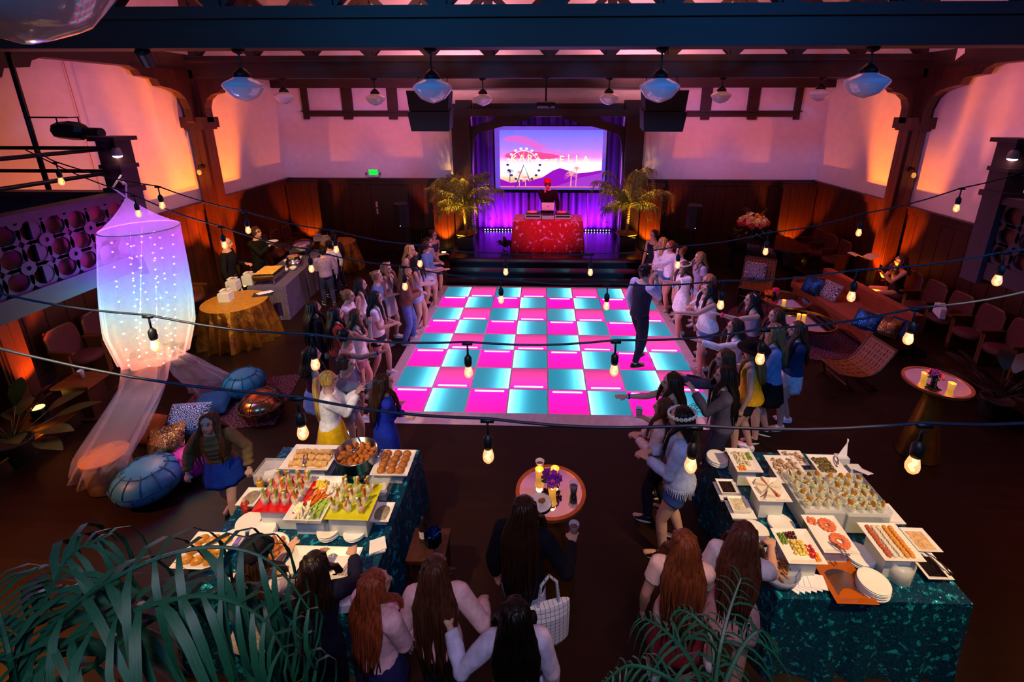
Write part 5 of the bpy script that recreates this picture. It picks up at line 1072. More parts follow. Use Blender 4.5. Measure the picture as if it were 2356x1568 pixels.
# ---------------------------------------------------------------- left table
n0 = len(COL.objects)
p, _ = rect('platter', 'white platter of toasted sandwich triangles', (716, 1050), .52, .36, .98, riser=(.4, .26))
for i in range(5):
    for j in range(3): put('sandwich', sand_me, (p.x-.16+.085*i+rr.uniform(-.01, .01), p.y-.1+.09*j, .956+.004*((i+j) % 2)), 'toasted sandwich piece on the white platter at the far end', 'sandwich', 'toasted sandwiches', (rr.uniform(-.12, .12), .1, rr.uniform(-.4, .4)))
tongs((p.x+.0, p.y-.17, .985), R(20), 'steel tongs lying on the sandwich platter')
shrink(p, n0, .88)
c = at(820, 1040, 1.02); t = thing('steel_pan', 'round two-handled steel pan full of fried chicken pieces', 'pan', (c.x, c.y, TZ))
obj('pan_body', MB().lathe([(.17, .14), (.2, .15), (.205, .27), (.21, .275), (.195, .275), (.19, .20)], 32), steel, t, smooth=True); obj('stand', MB().lathe([(.12, 0), (.1, .02), (.1, .13), (.15, .14)], 20), steel, t, smooth=True)
for s in (-1, 1): obj('handle', MB().tube([(s*.205, -.05, .24), (s*.26, -.03, .25), (s*.26, .03, .25), (s*.205, .05, .24)], .008, 6), steel, t, smooth=True)
for i in range(30):
    a = i*2.4; r_ = .165*math.sqrt((i+.5)/30); put('fried_chicken', nug_me, (c.x+r_*math.cos(a), c.y+r_*math.sin(a), TZ+.205+.022*(1-r_/.165)), 'fried chicken piece heaped in the steel pan', 'chicken', 'chicken in the pan', (rr.uniform(-.5, .5), rr.uniform(-.5, .5), a), 1.25)
tag(obj('serving_spoon', MB().tube([(0, 0, 0), (-.03, .02, .1), (-.06, .04, .2)], [.012, .008, .011], 8).ell((0, 0, -.01), (.035, .03, .012), 10, 6), steel, None, (c.x-.03, c.y+.02, TZ+.27), smooth=True), 'steel serving spoon stuck upright in the fried chicken pan', 'spoon')
p, _ = rect('platter', 'white square platter of twelve round sliders', (906, 1062), .34, .32, .93, riser=(.2, .2), rm=clear, rlabel='clear riser box under the slider platter')
for i in range(3):
    for j in range(4): put('slider', bun_me, (p.x-.095+.095*i+rr.uniform(-.006, .006), p.y-.11+.075*j, .905), 'small glazed slider bun on the square platter', 'slider', 'sliders on the square platter', (0, 0, i), .95)
def shot_tray(px, w_, d_, m, label, clabel, nx, ny, z):
    p, o = rect('acrylic_tray', label, px, w_, d_, z, m, riser=(w_*.85, d_*.8), rim=.018, cat='tray', rlabel='frosted riser box under the '+label)
    for i in range(nx):
        for j in range(ny):
            q = Vector((p.x+((i+.5)/nx-.5)*w_*.9, p.y+((j+.5)/ny-.5)*d_*.85, z-.012)); t = thing('vegetable_cup', clabel, 'cup', q, rr.uniform(0, 6), clabel); t.scale = (1.4, 1.4, 1.3)
            obj('cup', glass_me, None, t)
            for me, n2 in ((stick_o, 'carrot_stick'), (stick_g, 'celery_stick'), (stick_w, 'jicama_stick')):
                obj(n2, me, None, t, (rr.uniform(-.01, .01), rr.uniform(-.01, .01), .065+rr.uniform(0, .02)), (rr.uniform(-.28, .28), rr.uniform(-.28, .28), rr.uniform(0, 3)))
shot_tray((662, 1135), .40, .38, mat('red_acrylic', '#c8101c', .12, var=0, coat=.5), 'red acrylic tray of vegetable cups', 'clear cup of vegetable sticks on the red tray', 4, 3, 1.0)
shot_tray((812, 1152), .38, .36, mat('lime_acrylic', '#c8c810', .12, var=0, coat=.5), 'lime yellow acrylic tray of vegetable cups', 'clear cup of vegetable sticks on the lime tray', 3, 3, 1.0)
p, _ = rect('trough', 'white ceramic trough of cut raw vegetables', (726, 1142), .30, .46, 1.02, rim=.05, riser=(.24, .3))
for me, nm, lab, dx, dy, n, rz_ in ((stick_w, 'jicama_stick', 'pale vegetable stick in the white trough', -.05, -.12, 14, .5), (stick_o, 'carrot_stick', 'orange carrot stick in the white trough', .02, .02, 16, -.5), (stick_g, 'celery_stick', 'green celery stick in the white trough', .08, -.12, 12, -.2)):
    for i in range(n): put(nm, me, (p.x+dx+rr.uniform(-.05, .05), p.y+dy+rr.uniform(-.06, .06), .995+rr.uniform(0, .03)), lab, 'vegetable', lab, (R(90), 0, rz_+rr.uniform(-.5, .5)), 1.2)
for i in range(10): put('cauliflower', MB().ico((0, 0, .01), (.022, .02, .018)).ico((.012, .01, .018), .014).mesh('cauliflower', fd('cauli', '#ece6cc'), True) if i == 0 else bpy.data.meshes['cauliflower'], (p.x+.06+rr.uniform(-.05, .05), p.y+.1+rr.uniform(-.05, .05), 1.0), 'white cauliflower floret in the trough', 'vegetable', 'cauliflower florets')
for i in range(12): put('pineapple_slice', MB().lathe([(.012, 0), (.03, .002), (.03, .01), (.012, .011)], 10).mesh('pineapple_slice', fd('pine', '#e8d040'), False) if i == 0 else bpy.data.meshes['pineapple_slice'], (p.x-.05+.013*(i % 4)*1.5, p.y+.17-.03*(i//4), 1.0+.005*(i % 3)), 'yellow fruit slice fanned at the far end of the trough', 'fruit', 'yellow slices in the trough', (rr.uniform(-.7, .7), .5, i))
for px, nm in (((578, 1141), 'left'), ((879, 1176), 'right')):
    p, _ = rect('dip_dish', 'square white dish of grey dip at the %s edge of the left buffet' % nm, px, .15, .18, .86, rim=.035, riser=(.1, .1), rlabel='small riser under the %s dip dish' % nm, cat='dish')
    o = obj('dip', MB().ell((0, 0, 0), (.07, .085, .02), 14, 6), fd('dip', '#8a8270'), None, (p.x, p.y, .845), smooth=True); o['kind'] = 'stuff'; tag(o, 'grey bean dip in the %s square dish' % nm, 'dip')
for px, n, sc, lab in (((571, 1196), 4, 1.3, 'white plate in the stack nearest the dip dish'), ((605, 1214), 7, 1.3, 'white plate in the tall stack on the left side of the buffet'), ((532, 1238), 3, 1.3, 'white plate in the low stack above the oval rolls'), ((756, 1212), 6, 1.2, 'white plate in the stack before the vegetable trough'), ((816, 1218), 4, 1.2, 'white plate in the stack before the lime tray')): stack(px, n, TZ, lab, sc*.82)
p, _ = rect('platter', 'white platter of shiny oval rolls, left end of the buffet', (474, 1264), .34, .30, .86, riser=(.24, .2))
roll_me = MB().ell((0, 0, .025), (.055, .036, .03), 14, 8).mesh('bread_roll', fd('roll', '#c8862a', rough=.3), True)
for i in range(3):
    for j in range(3): put('bread_roll', roll_me, (p.x-.1+.1*i, p.y-.09+.09*j, .838), 'glazed oval roll on the left white platter', 'roll', 'oval rolls', (0, 0, rr.uniform(0, 1)))
c = at(612, 1262, .92); t = thing('serving_bowl', 'deep round bowl of orange fried bites', 'bowl', (c.x, c.y, TZ)); obj('bowl_body', MB().lathe([(.08, 0), (.13, .02), (.17, .14), (.165, .145), (.15, .11), (.05, .09)], 28), china, t, smooth=True)
for i in range(26): a = i*2.4; r_ = .135*math.sqrt((i+.5)/26); put('fried_bite', nug_me, (c.x+r_*math.cos(a), c.y+r_*math.sin(a), TZ+.105+.02*(1-r_/.135)), 'orange fried bite heaped in the round bowl', 'snack', 'fried bites', (rr.uniform(-.5, .5), rr.uniform(-.5, .5), a), .9)
p, _ = rect('platter', 'large nearly empty white rectangular serving tray', (740, 1292), .54, .25, .83, rim=.035, riser=(.44, .2), rm=steel, rlabel='steel warming base under the large white tray')
for k in range(3): put('fork', fork_me, (p.x+.2+.02*k, p.y-.02, .815), 'fork lying on the large white tray', 'fork', 'forks on the tray', (0, 0, -.35+.1*k))
c = at(652, 1312, .80); put('plate', plate_me, (c.x, c.y, TZ), 'white plate with one glazed roll at the table front', 'plate', None, (0, 0, 0), .95); put('bread_roll', roll_me, (c.x, c.y, TZ+.01), 'single glazed roll on the plate at the table front', 'roll', None, (0, 0, .8))
napm = mat('napkin', '#e8e8f2', .8, var=.04)
for px, lab in (((868, 1250), 'folded white napkin on the right edge of the left buffet'), ((622, 1088), 'white napkin pile in the clear box by the sandwiches'), ((872, 1122), 'white napkin pile in the clear box by the lime tray')):
    c = at(px[0], px[1], .80); o = obj('napkin_pile', MB().box((0, 0, .008), (.13, .13, .016), rz=.3).box((.005, 0, .022), (.125, .125, .01), rz=.45), napm, None, (c.x, c.y, TZ)); tag(o, lab, 'napkins')
    if 'clear' in lab: tag(obj('clear_box', MB().box((0, 0, .09), (.2, .22, .002)).box((-.1, 0, .06), (.004, .22, .12)).box((.1, 0, .06), (.004, .22, .12)).box((0, -.11, .06), (.2, .004, .12)).box((0, .11, .06), (.2, .004, .12)), clear, None, (c.x, c.y, TZ)), 'clear acrylic box holding napkins by the '+('sandwiches' if 'sand' in lab else 'lime tray'), 'box')
for px, col, lab in (((563, 1160), '#b82a14', 'red sauce squeeze bottle on the left buffet'), ((598, 1110), '#d8a028', 'yellow mustard squeeze bottle on the left buffet')):
    c = at(px[0], px[1], .86); t = thing('sauce_bottle', lab, 'bottle', (c.x, c.y, TZ)); obj('bottle_body', MB().lathe([(.03, 0), (.032, .01), (.032, .11), (.026, .125)], 14), mat('sauce_'+col[1:], col, .3), t, smooth=True); obj('nozzle', MB().lathe([(.02, 0), (.016, .02), (.005, .05)], 12), mat('sauce_cap', '#c8a888', .4), t, (0, 0, .125), smooth=True)
for px, lab in (((800, 1352), 'white takeaway box at the front of the left buffet'), ((808, 1372), 'low white box under the takeaway box')):
    c = at(px[0], px[1], .8); tag(obj('carton', MB().box((0, 0, .04), (.2, .14, .08), top=1.08), napm, None, (c.x, c.y-.02, TZ), .2), lab, 'box')
g = MB()
for i in range(10): a = i*.63; g.tube([(0, 0, .02), (.03*math.cos(a), .03*math.sin(a), .12), (.07*math.cos(a), .07*math.sin(a), .22)], [.012, .05, .01], 7)
c = at(985, 1228, .6); t = thing('crate_stool', 'small dark stool carrying bottle and foil bag beside the left table', 'stool', (c.x, c.y, 0)); obj('seat', MB().box((0, 0, .46), (.34, .34, .04)), wood, t)
for sx in (-1, 1):
    for sy in (-1, 1): obj('leg', MB().box((sx*.14, sy*.14, .22), (.03, .03, .44)), wood, t)
tag(obj('foil_bag', g, mat('blue_foil', '#2a4a8a', .15, metal=1, var=.2), None, (c.x+.06, c.y-.06, .48)), 'crinkled blue foil bag on the dark stool', 'bag')
t = thing('label_bottle', 'dark bottle with white label on the stool by the left table', 'bottle', (c.x-.06, c.y+.05, .48)); obj('glass', MB().lathe([(.035, 0), (.037, .01), (.037, .16), (.014, .2), (.013, .26)], 14), mat('dark_glass', '#1c1418', .15), t, smooth=True); obj('paper_label', MB().lathe([(.0375, .04), (.0375, .12)], 14, cap=False), paper, t)
# ---------------------------------------------------------------- right table
stack((1651, 1048), 6, TZ, 'white plate in the stack at the far left of the right buffet', 1.1)
def board_of(px, w_, d_, z, label, rs=None, rz=0, rim=.022): return rect('platter', label, px, w_, d_, z, riser=rs or (w_*.75, d_*.7), rz=rz, rim=rim)[0]
n0 = len(COL.objects)
p = board_of((1711, 1057), .30, .40, .98, 'white platter of pale cheese cubes with green grapes')
scatter(ccube_me, 'cheese_cube', 'pale cheese cube on the far left platter', 'cheese', (p.x-.02, p.y+.02), .17, .26, 36, .965, layers=2); scatter(grape_me, 'grape', 'green grape on the pale cheese platter', 'grape', (p.x+.09, p.y+.08), .07, .14, 16, .965); scatter(orange_me, 'fruit_slice', 'orange fruit slice at the front of the pale cheese platter', 'fruit', (p.x-.08, p.y-.14), .1, .06, 6, .965)
shrink(p, n0, .76)
n0 = len(COL.objects)
p = board_of((1768, 1124), .36, .34, 1.0, 'white square platter of cheese wedges')
wed = MB().prism([(0, 0), (.12, -.045), (.12, .045)], (.012, 0, 0), (1, 0, 0), (0, 1, 0), (0, 0, .05)).mesh('cheese_wedge', fd('brie', '#eadfc8', var=.08))
for i in range(6): put('cheese_wedge', wed, (p.x, p.y+.01, .985), 'pale cheese wedge of the ring on the square platter', 'cheese', 'cheese wedges', (0, 0, i*1.047+.3))
scatter(straw_me, 'strawberry', 'red berry between the cheese wedges', 'fruit', (p.x+.06, p.y-.08), .1, .06, 5, .985); scatter(orange_me, 'fruit_slice', 'orange slice between the cheese wedges', 'fruit', (p.x-.05, p.y+.1), .12, .05, 5, .99)
for k in range(2): g = MB(); g.tube([(0, 0, 0), (.08, .0, .005)], .007, 6).box((.12, 0, .005), (.08, .018, .003)); tag(obj('cheese_knife', g, steel, None, (p.x-.14+.03*k, p.y-.12-.02*k, .998), .6+.2*k), 'cheese knife, the %s of two on the wedge platter' % ('left' if k == 0 else 'right'), 'knife')
shrink(p, n0, .76)
for px, col, lab in (((1673, 1117), '#1a0e0a', 'dark sauce'), ((1700, 1157), '#cfc8a8', 'pale noodles')):
    p, _ = rect('dip_dish', 'square white dish of %s at the left edge of the right buffet' % lab, px, .14, .15, .84, rim=.04, cat='dish'); o = obj('dip', MB().box((0, 0, 0), (.13, .14, .012)), fd(lab.split()[1], col, rough=.2), None, (p.x, p.y, .825)); o['kind'] = 'stuff'; tag(o, lab+' in the square dish', 'sauce')
    tag(obj('underplate', MB().box((0, 0, .015), (.2, .2, .03), top=1.1), china, None, (p.x+.01, p.y-.015, TZ)), 'white square plate under the %s dish' % lab, 'plate')
for px, w_, d_, z, lab in (((1812, 1078), .28, .34, .94, 'pasta salad'), ((1826, 1052), .2, .18, .92, 'grated cheese')):
    p = board_of(px, w_, d_, z, 'white tray of '+lab); g = MB()
    for i in range(150 if 'pasta' in lab else 60): g.ico((rr.uniform(-.42, .42)*w_, rr.uniform(-.42, .42)*d_, rr.uniform(.0, .02)), (.014, .011, .010))
    o = obj('salad', g, fd(lab.split()[0], '#d8c8a0', col2='#b8805a'), None, (p.x, p.y, z-.008), smooth=True); o['kind'] = 'stuff'; tag(o, 'loose '+lab+' heaped in its tray', 'salad')
n0 = len(COL.objects)
p = board_of((1906, 1070), .34, .36, 1.0, 'white platter of dark grilled mushrooms')
mush = MB().lathe([(.01, 0), (.026, .01), (.03, .02), (.02, .034), (.004, .038)], 10).ico((.01, .0, .03), .012).mesh('mushroom', fd('mushroom', '#5a3c1c', col2='#8a8040'), True)
scatter(mush, 'mushroom', 'dark stuffed mushroom on the white platter', 'mushroom', (p.x-.05, p.y), .18, .26, 18, .985); tongs((p.x+.10, p.y-.02, .99), R(-25), 'steel tongs on the mushroom platter')
shrink(p, n0, .76)
strawm = mat('straw_paper', '#efeaf0', .6, var=0); sk_me = MB().tube([(0, 0, 0), (0, 0, .2)], .004, 6).mesh('straw', strawm)
for px, nm, rx in (((1937, 1050), 'upright fan of straws', -.2), ((1966, 1074), 'lying bundle of straws', 1.1)):
    c = at(px[0], px[1], .84); tag(obj('straw_box', MB().box((0, 0, .04), (.12, .08, .08)), frost, None, (c.x, c.y, TZ)), 'small frosted box with the '+nm, 'box')
    for i in range(16): put('straw', sk_me, (c.x-.05+.0065*i, c.y, TZ+.07), 'white paper straw of the '+nm, 'straw', nm, (rx, .3-.6*i/15+.3, 0))
salm = fd('lettuce', '#9ab848', col2='#e0d8a0', ns=60); crisp = MB().ell((0, 0, 0), (.022, .005, .034), 10, 6).mesh('crisp', fd('crisp', '#b87828', rough=.4), True); lump = MB()
for i in range(14): lump.ico((rr.uniform(-.022, .022), rr.uniform(-.022, .022), .05+rr.uniform(-.03, .02)), (.014, .013, .009))
lump_me = lump.mesh('salad', salm, True); cup2 = MB().lathe([(.026, 0), (.036, .075), (.034, .075), (.024, .005)], 12).mesh('cup', glassm, True)
for px, nm in (((1870, 1128), 'left'), ((1966, 1136), 'right')):
    c = at(px[0], px[1], .98); t = thing('acrylic_riser', 'clear-sided acrylic box of salad cups, the %s of two' % nm, 'riser', (c.x, c.y, TZ)); obj('base_box', MB().box((0, 0, .09), (.35, .42, .18)), frost, t)
    for s in (-1, 1): obj('side_pane', MB().box((s*.178, 0, .13), (.006, .43, .24)), clear, t); obj('end_pane', MB().box((0, s*.213, .13), (.35, .006, .24)), clear, t)
    for i in range(4):
        for j in range(4):
            lab = 'cup of green salad with a round crisp in the %s acrylic box' % nm; q = thing('salad_cup', lab, 'cup', (c.x-.126+.084*i, c.y-.15+.1*j, TZ+.182), rr.uniform(0, 6), lab); obj('cup', cup2, None, q); obj('salad', lump_me, None, q); obj('crisp', crisp, None, q, (0, .01, .085), (rr.uniform(-.4, .2), rr.uniform(-.4, .4), rr.uniform(-1, 1)))
n0 = len(COL.objects)
p, _ = rect('platter', 'empty white tray at the right edge behind the sushi', (2042, 1180), .2, .26, .84, riser=(.14, .2))
shrink(p, n0, .76)
for px, n, lab in (((1738, 1218), 5, 'white plate in the stack behind the seated-hair girl by the fruit platter'), ((1798, 1202), 3, 'white plate in the low stack behind the fruit platter'), ((1978, 1272), 5, 'white plate in the stack between shrimp and sushi'), ((2012, 1334), 8, 'white plate in the front stack beside the fork tray')): stack(px, n, TZ, lab.replace('behind the seated-hair girl by', 'left of'), 1.15)
n0 = len(COL.objects)
p = board_of((1836, 1254), .36, .38, .99, 'white platter of cubed cheese, grapes and strawberries')
scatter(grape_me, 'grape', 'green grape on the mixed fruit platter', 'grape', (p.x-.12, p.y+.08), .08, .14, 20, .975, layers=2); scatter(dgrape_me, 'grape', 'red grape on the mixed fruit platter', 'grape', (p.x-.02, p.y+.12), .12, .08, 22, .975, layers=2)
scatter(cube_me, 'cheese_cube', 'yellow cheese cube on the mixed fruit platter', 'cheese', (p.x, p.y-.02), .16, .18, 34, .975, layers=2); scatter(straw_me, 'strawberry', 'strawberry on the mixed fruit platter', 'strawberry', (p.x+.10, p.y-.06), .08, .16, 9, .975); scatter(orange_me, 'fruit_slice', 'orange slice at the corner of the mixed fruit platter', 'fruit', (p.x+.13, p.y-.12), .05, .1, 6, .975)
shrink(p, n0, .76)
n0 = len(COL.objects)
p = board_of((1908, 1226), .34, .44, .95, 'white rectangular platter of coral shrimp')
for (cx_, cy_, n, r_) in ((.04, .11, 12, .055), (.06, -.09, 14, .065), (-.1, .16, 4, .02)):
    for i in range(n): a = 2*math.pi*i/n; put('shrimp', shrimp_me, (p.x+cx_+r_*math.cos(a), p.y+cy_+r_*math.sin(a), .935), 'coral cooked shrimp arranged on the white platter', 'shrimp', 'shrimp', (0, 0, a), 1.15)
tongs((p.x-.06, p.y-.1, .945), R(-150), 'steel tongs on the shrimp platter')
shrink(p, n0, .76)
n0 = len(COL.objects)
p = board_of((2048, 1244), .38, .42, 1.0, 'white platter of sushi rolls in five rows', rs=(.26, .3))
for i in range(5):
    for j in range(11): put('sushi_roll', (sushir_me, sushi_me, sushi_me, sushio_me, sushio_me)[i], (p.x-.12+.06*i+rr.uniform(-.003, .003), p.y-.165+.033*j, .986), ('red-topped', 'white rice', 'white rice', 'orange-topped', 'orange-topped')[i]+' sushi roll in the rows on the right platter', 'sushi', 'sushi '+str(('red', 'white', 'white', 'orange', 'orange')[i]), (rr.uniform(-.5, -.2), 0, rr.uniform(0, 1)))
shrink(p, n0, .76)
amber = mat('amber_acrylic', '#b85a08', .12, var=0, coat=.6, alpha=.9); p, _ = rect('acrylic_tray', 'amber acrylic tray of fanned forks', (1938, 1330), .28, .36, .80, amber, cat='tray', rim=.03)
for i in range(22): u = i/21-.5; put('fork', fork_me, (p.x+u*.22, p.y+.02-.12*u*u*2, .775), 'steel fork fanned in the amber tray', 'fork', 'forks in amber tray', (0, 0, -u*.5))
c = at(1846, 1338, .79)
for i in range(6): put('napkin', MB().box((0, 0, .004), (.12, .12, .006), rz=.78).mesh('napkin', napm) if i == 0 else bpy.data.meshes['napkin'], (c.x-.07+.036*i, c.y+.012*i*0, TZ+.006*i), 'white paper napkin fanned at the front of the right buffet', 'napkin', 'fanned napkins', (0, 0, .12*i))
c = at(1790, 1305, .84); t = thing('bread_basket', 'round grey basket of breadsticks at the left front corner', 'basket', (c.x, c.y, TZ)); obj('basket_body', MB().lathe([(.10, 0), (.14, .02), (.16, .1), (.155, .1), (.135, .03)], 24), mat('grey_basket', '#8a90b0', .5), t, smooth=True)
bs = MB().tube([(-.09, 0, 0), (0, .004, .006), (.09, 0, 0)], [.006, .009, .006], 7).mesh('breadstick', fd('breadstick', '#a8642c'), True)
for i in range(14): put('breadstick', bs, (c.x+rr.uniform(-.04, .04), c.y+rr.uniform(-.04, .04), TZ+.05+.006*i), 'brown breadstick piled in the round basket', 'breadstick', 'breadsticks', (rr.uniform(-.2, .2), rr.uniform(-.2, .2), rr.uniform(0, 3)))
c = at(2070, 1316, .82); t = thing('glass_jar', 'clear glass jar on the right front of the buffet', 'jar', (c.x, c.y, TZ)); obj('jar_body', MB().lathe([(.075, 0), (.08, .01), (.085, .17), (.08, .17), (.073, .015)], 24), glassm, t, smooth=True); obj('contents', MB().lathe([(.07, .016), (.074, .12), (.02, .13)], 20), mat('ice', '#c8d0e0', .3, alpha=.7), t, smooth=True)
for px, lab in (((2118, 1240), 'orange garnish'), ((2140, 1300), 'dark sauce')):
    p, _ = rect('dip_dish', 'rectangular white dish of %s at the right edge' % lab, px, .17, .2, .82, rim=.03, cat='dish'); o = obj('dip', MB().box((0, 0, 0), (.15, .18, .01)), fd('r'+lab.split()[0], '#140a08' if 'dark' in lab else '#d8b080', rough=.2), None, (p.x, p.y, .806)); o['kind'] = 'stuff'; tag(o, lab+' in the rectangular dish at the right edge', 'sauce')
tongs((at(2125, 1270, .85).x, at(2125, 1270, .85).y, .845), R(200), 'tongs with wooden grips across the right edge dishes')
# ---------------------------------------------------------------- mirrored cocktail tables
mirror = mat('mirror', '#f4f4f8', .02, metal=1, var=0); candle_g = mat('votive_glow', '#ffb040', .3, emit=(1, .42, .05), es=.55, var=.0); flame = mat('flame', '#ffffff', emit=(1, .7, .3), es=7, var=0)
def votive(p, lab, grp=None, light=True):
    t = thing('votive_candle', lab, 'candle', p, 0, grp); obj('glass', MB().lathe([(.03, 0), (.04, .09), (.038, .09), (.03, .05)], 14), candle_g, t, smooth=True); obj('flame', MB().ell((0, 0, .065), (.008, .008, .016), 8, 6), flame, t)
    if light: lamp('candle_light', 'POINT', (p[0], p[1], p[2]+.13), (1, .45, .1), .35, None, .03)
def cocktail(px, label, r_=.31):
    c = at(px[0], px[1], 1.07); t = thing('cocktail_table', label, 'table', (c.x, c.y, 0))
    obj('mirror_top', MB().lathe([(r_-.03, 1.055), (r_-.03, 1.066)], 48), mirror, t); obj('rim', MB().lathe([(r_-.035, 1.04), (r_, 1.04), (r_, 1.072), (r_-.034, 1.072), (r_-.034, 1.05)], 48, cap=False), mat('rose_gold', '#c8804a', .35, metal=.8), t)
    obj('base', MB().lathe([(.23, 0), (.235, .02), (.17, .35), (.11, .75), (.08, 1.0), (.12, 1.04)], 36), gold, t, smooth=True); return c
cupm = mat('plastic_cup', '#e8e4f4', .1, var=0, alpha=.4); drink = mat('drink', '#5a3440', .1, var=0)
def cup(p, lab, m=None, grp=None):
    t = thing('plastic_cup', lab, 'cup', p, 0, grp); obj('cup_body', MB().lathe([(.028, 0), (.04, .11), (.043, .115), (.038, .11), (.027, .004)], 18), m or cupm, t, smooth=True); obj('drink', MB().lathe([(.026, .005), (.035, .08), (.001, .081)], 14), drink, t, smooth=True)
def blossoms(t, n, R_, cols, c0, sc=1., flat=.8, seed=1):
    q = random.Random(seed); ms = []
    for k, h_ in enumerate(cols):
        g = MB()
        for L, (rad, cnt) in enumerate(((.55, 8), (.38, 6), (.18, 4))):
            for i in range(cnt):
                a = 2*math.pi*i/cnt+L*.4; M_ = Matrix.Rotation(a, 3, 'Z') @ Matrix.Rotation(-.35-.4*L, 3, 'Y'); g.ell(M_ @ Vector((rad, 0, .1+.18*L)), (.34, .24, .05), 7, 4, M=M_)
        g.ico((0, 0, .35), .16); ms.append(g.mesh('blossom', mat('petal_'+h_[1:], h_, .6, var=.2, nscale=4), True))
    for i in range(n):
        a = i*2.4; e = math.asin(min(1, .02+.98*(i+.5)/n)); d = Vector((math.cos(a)*math.cos(e), math.sin(a)*math.cos(e), math.sin(e)*flat)); s = sc*q.uniform(.8, 1.25)
        o = obj('blossom', ms[q.randrange(len(ms))], None, t, Vector(c0)+d*R_*q.uniform(.82, 1.05), d.to_track_quat('Z', 'Y').to_euler()); o.scale = (s, s, s)
def posy(p, lab, cols, n=5, s=.05):
    t = thing('flower_posy', lab, 'flowers', p); obj('vase', MB().lathe([(.03, 0), (.035, .05), (.028, .08)], 14), mat('dark_vase', '#1a2a30', .2), t, smooth=True); blossoms(t, n, .045, cols, (0, 0, .10), s, .7, int(p[0]*100))
    g = MB(); [g.ell((.06*math.cos(a), .06*math.sin(a), .07), (.035, .02, .01), 8, 4, M=Matrix.Rotation(a, 3, 'Z')) for a in (.5, 1.9, 3.1, 4.4, 5.4)]; obj('leaves', g, mat('leaf_green', '#2f5a24', .5), t)
c = cocktail((1267, 1128), 'round mirrored cocktail table with gold cone base in the centre')
T2 = 1.068
for px, lab in (((1241, 1082), 'glowing votive candle at the back left of the centre table'), ((1277, 1080), 'glowing votive candle at the back right of the centre table'), ((1271, 1122), 'glowing votive candle in the middle of the centre table')): q = at(px[0], px[1], 1.14); votive((q.x, q.y, T2), lab)
q = at(1277, 1105, 1.15); posy((q.x-.03, q.y, T2), 'purple flower posy on the centre mirrored table', ('#c81ec8', '#8a1aa8'), 4, .07)
q = at(1242, 1060, 1.18); cup((q.x, q.y, T2), 'clear cup at the far edge of the centre mirrored table'); q = at(1320, 1118, 1.15); cup((q.x, q.y, T2), 'cup with dark drink on the right of the centre mirrored table')
q = at(1241, 1155, 1.08); put('plate', plate_me, (q.x, q.y, T2), 'pale blue lit plate with leftovers on the centre mirrored table', 'plate', None, (0, 0, 0), .85); put('fried_bite', nug_me, (q.x+.02, q.y, T2+.01), 'leftover bite on the plate of the centre table', 'snack', None)
c2 = cocktail((2156, 877), 'round mirrored cocktail table with gold cone base on the right', .35)
for px, lab in (((2128, 862), 'glowing votive candle on the left of the right mirrored table'), ((2190, 885), 'glowing votive candle on the right of the right mirrored table')): q = at(px[0], px[1], 1.13); votive((q.x, q.y, T2), lab)
q = at(2152, 868, 1.13); posy((q.x, q.y, T2), 'magenta flower posy on the right mirrored table', ('#c82890', '#e05070'), 6, .065)
# cups in hands
h_ = HANDS['green'][-1]; cup(h_[0]+Vector((0, 0, -.02))+h_[1]*.03, 'white cup held by the girl in the dark green dress', mat('paper_cup', '#ece6f0', .5))
h_ = HANDS['drink'][1]; cup(h_[0]+Vector((0, 0, -.03))+h_[1]*.03, 'clear cup of iced drink in the hand of the woman in black')
# ================================================================ back-left buffet
goldseq = sequin('gold_sequin', '#c08a28', '#94622c', 190, 6, .85, (.45, .6), .4); goldtop = mat('gold_cloth', '#b8862c', .5, metal=.35, var=.15)
def pattern_cloth(name, c1, c2, scale=9., kind='RINGS'):
    m = mat(name, c1, .8, var=0); nt = m.node_tree; b = nt.nodes['Principled BSDF']; tc = nt.nodes.new('ShaderNodeTexCoord'); vo = nt.nodes.new('ShaderNodeTexVoronoi'); vo.inputs['Scale'].default_value = scale; vo.inputs['Randomness'].default_value = .15
    nt.links.new(tc.outputs['Object'], vo.inputs['Vector']); ma = nt.nodes.new('ShaderNodeMath'); ma.operation = 'SINE'; mu = nt.nodes.new('ShaderNodeMath'); mu.operation = 'MULTIPLY'; mu.inputs[1].default_value = 26
    nt.links.new(vo.outputs['Distance'], mu.inputs[0]); nt.links.new(mu.outputs[0], ma.inputs[0]); rp = nt.nodes.new('ShaderNodeValToRGB'); rp.color_ramp.elements[0].position = .35; rp.color_ramp.elements[1].position = .55
    rp.color_ramp.elements[0].color = (*hx(c1), 1); rp.color_ramp.elements[1].color = (*hx(c2), 1); nt.links.new(ma.outputs[0], rp.inputs[0]); nt.links.new(rp.outputs[0], b.inputs['Base Color']); return m
def round_table(label, x, y, r_, h):
    t = thing('round_table', label, 'table', (x, y, 0)); draped('tablecloth', 2*r_, 2*r_, h, goldseq, t, .12, .085, 10, round_=True, topm=goldtop); obj('top', MB().lathe([(r_-.02, h-.03), (r_-.02, h-.006)], 36), wood, t); obj('pedestal', MB().lathe([(.25, 0), (.05, .06), (.05, h-.03)], 16), wood, t)
round_table('round table in gold sequined cloth at the near end of the buffet', -5.98, 7.98, .56, .76)
round_table('small round gold sequined table at the far end of the buffet', -5.72, 12.0, .46, .78)
lace = pattern_cloth('lace_cloth', '#2c2444', '#8a7c9c', 24)
brz = R(7.5); bc = Vector((-5.98, 10.02, 0))
ctable('long buffet table in grey purple lace cloth', bc.x, bc.y, .76, 2.6, lace, .755, brz, flare=.03, rip=.012)
def onb(u, v, z): return Vector((bc.x+u*math.cos(brz)-v*math.sin(brz), bc.y+u*math.sin(brz)+v*math.cos(brz), z))
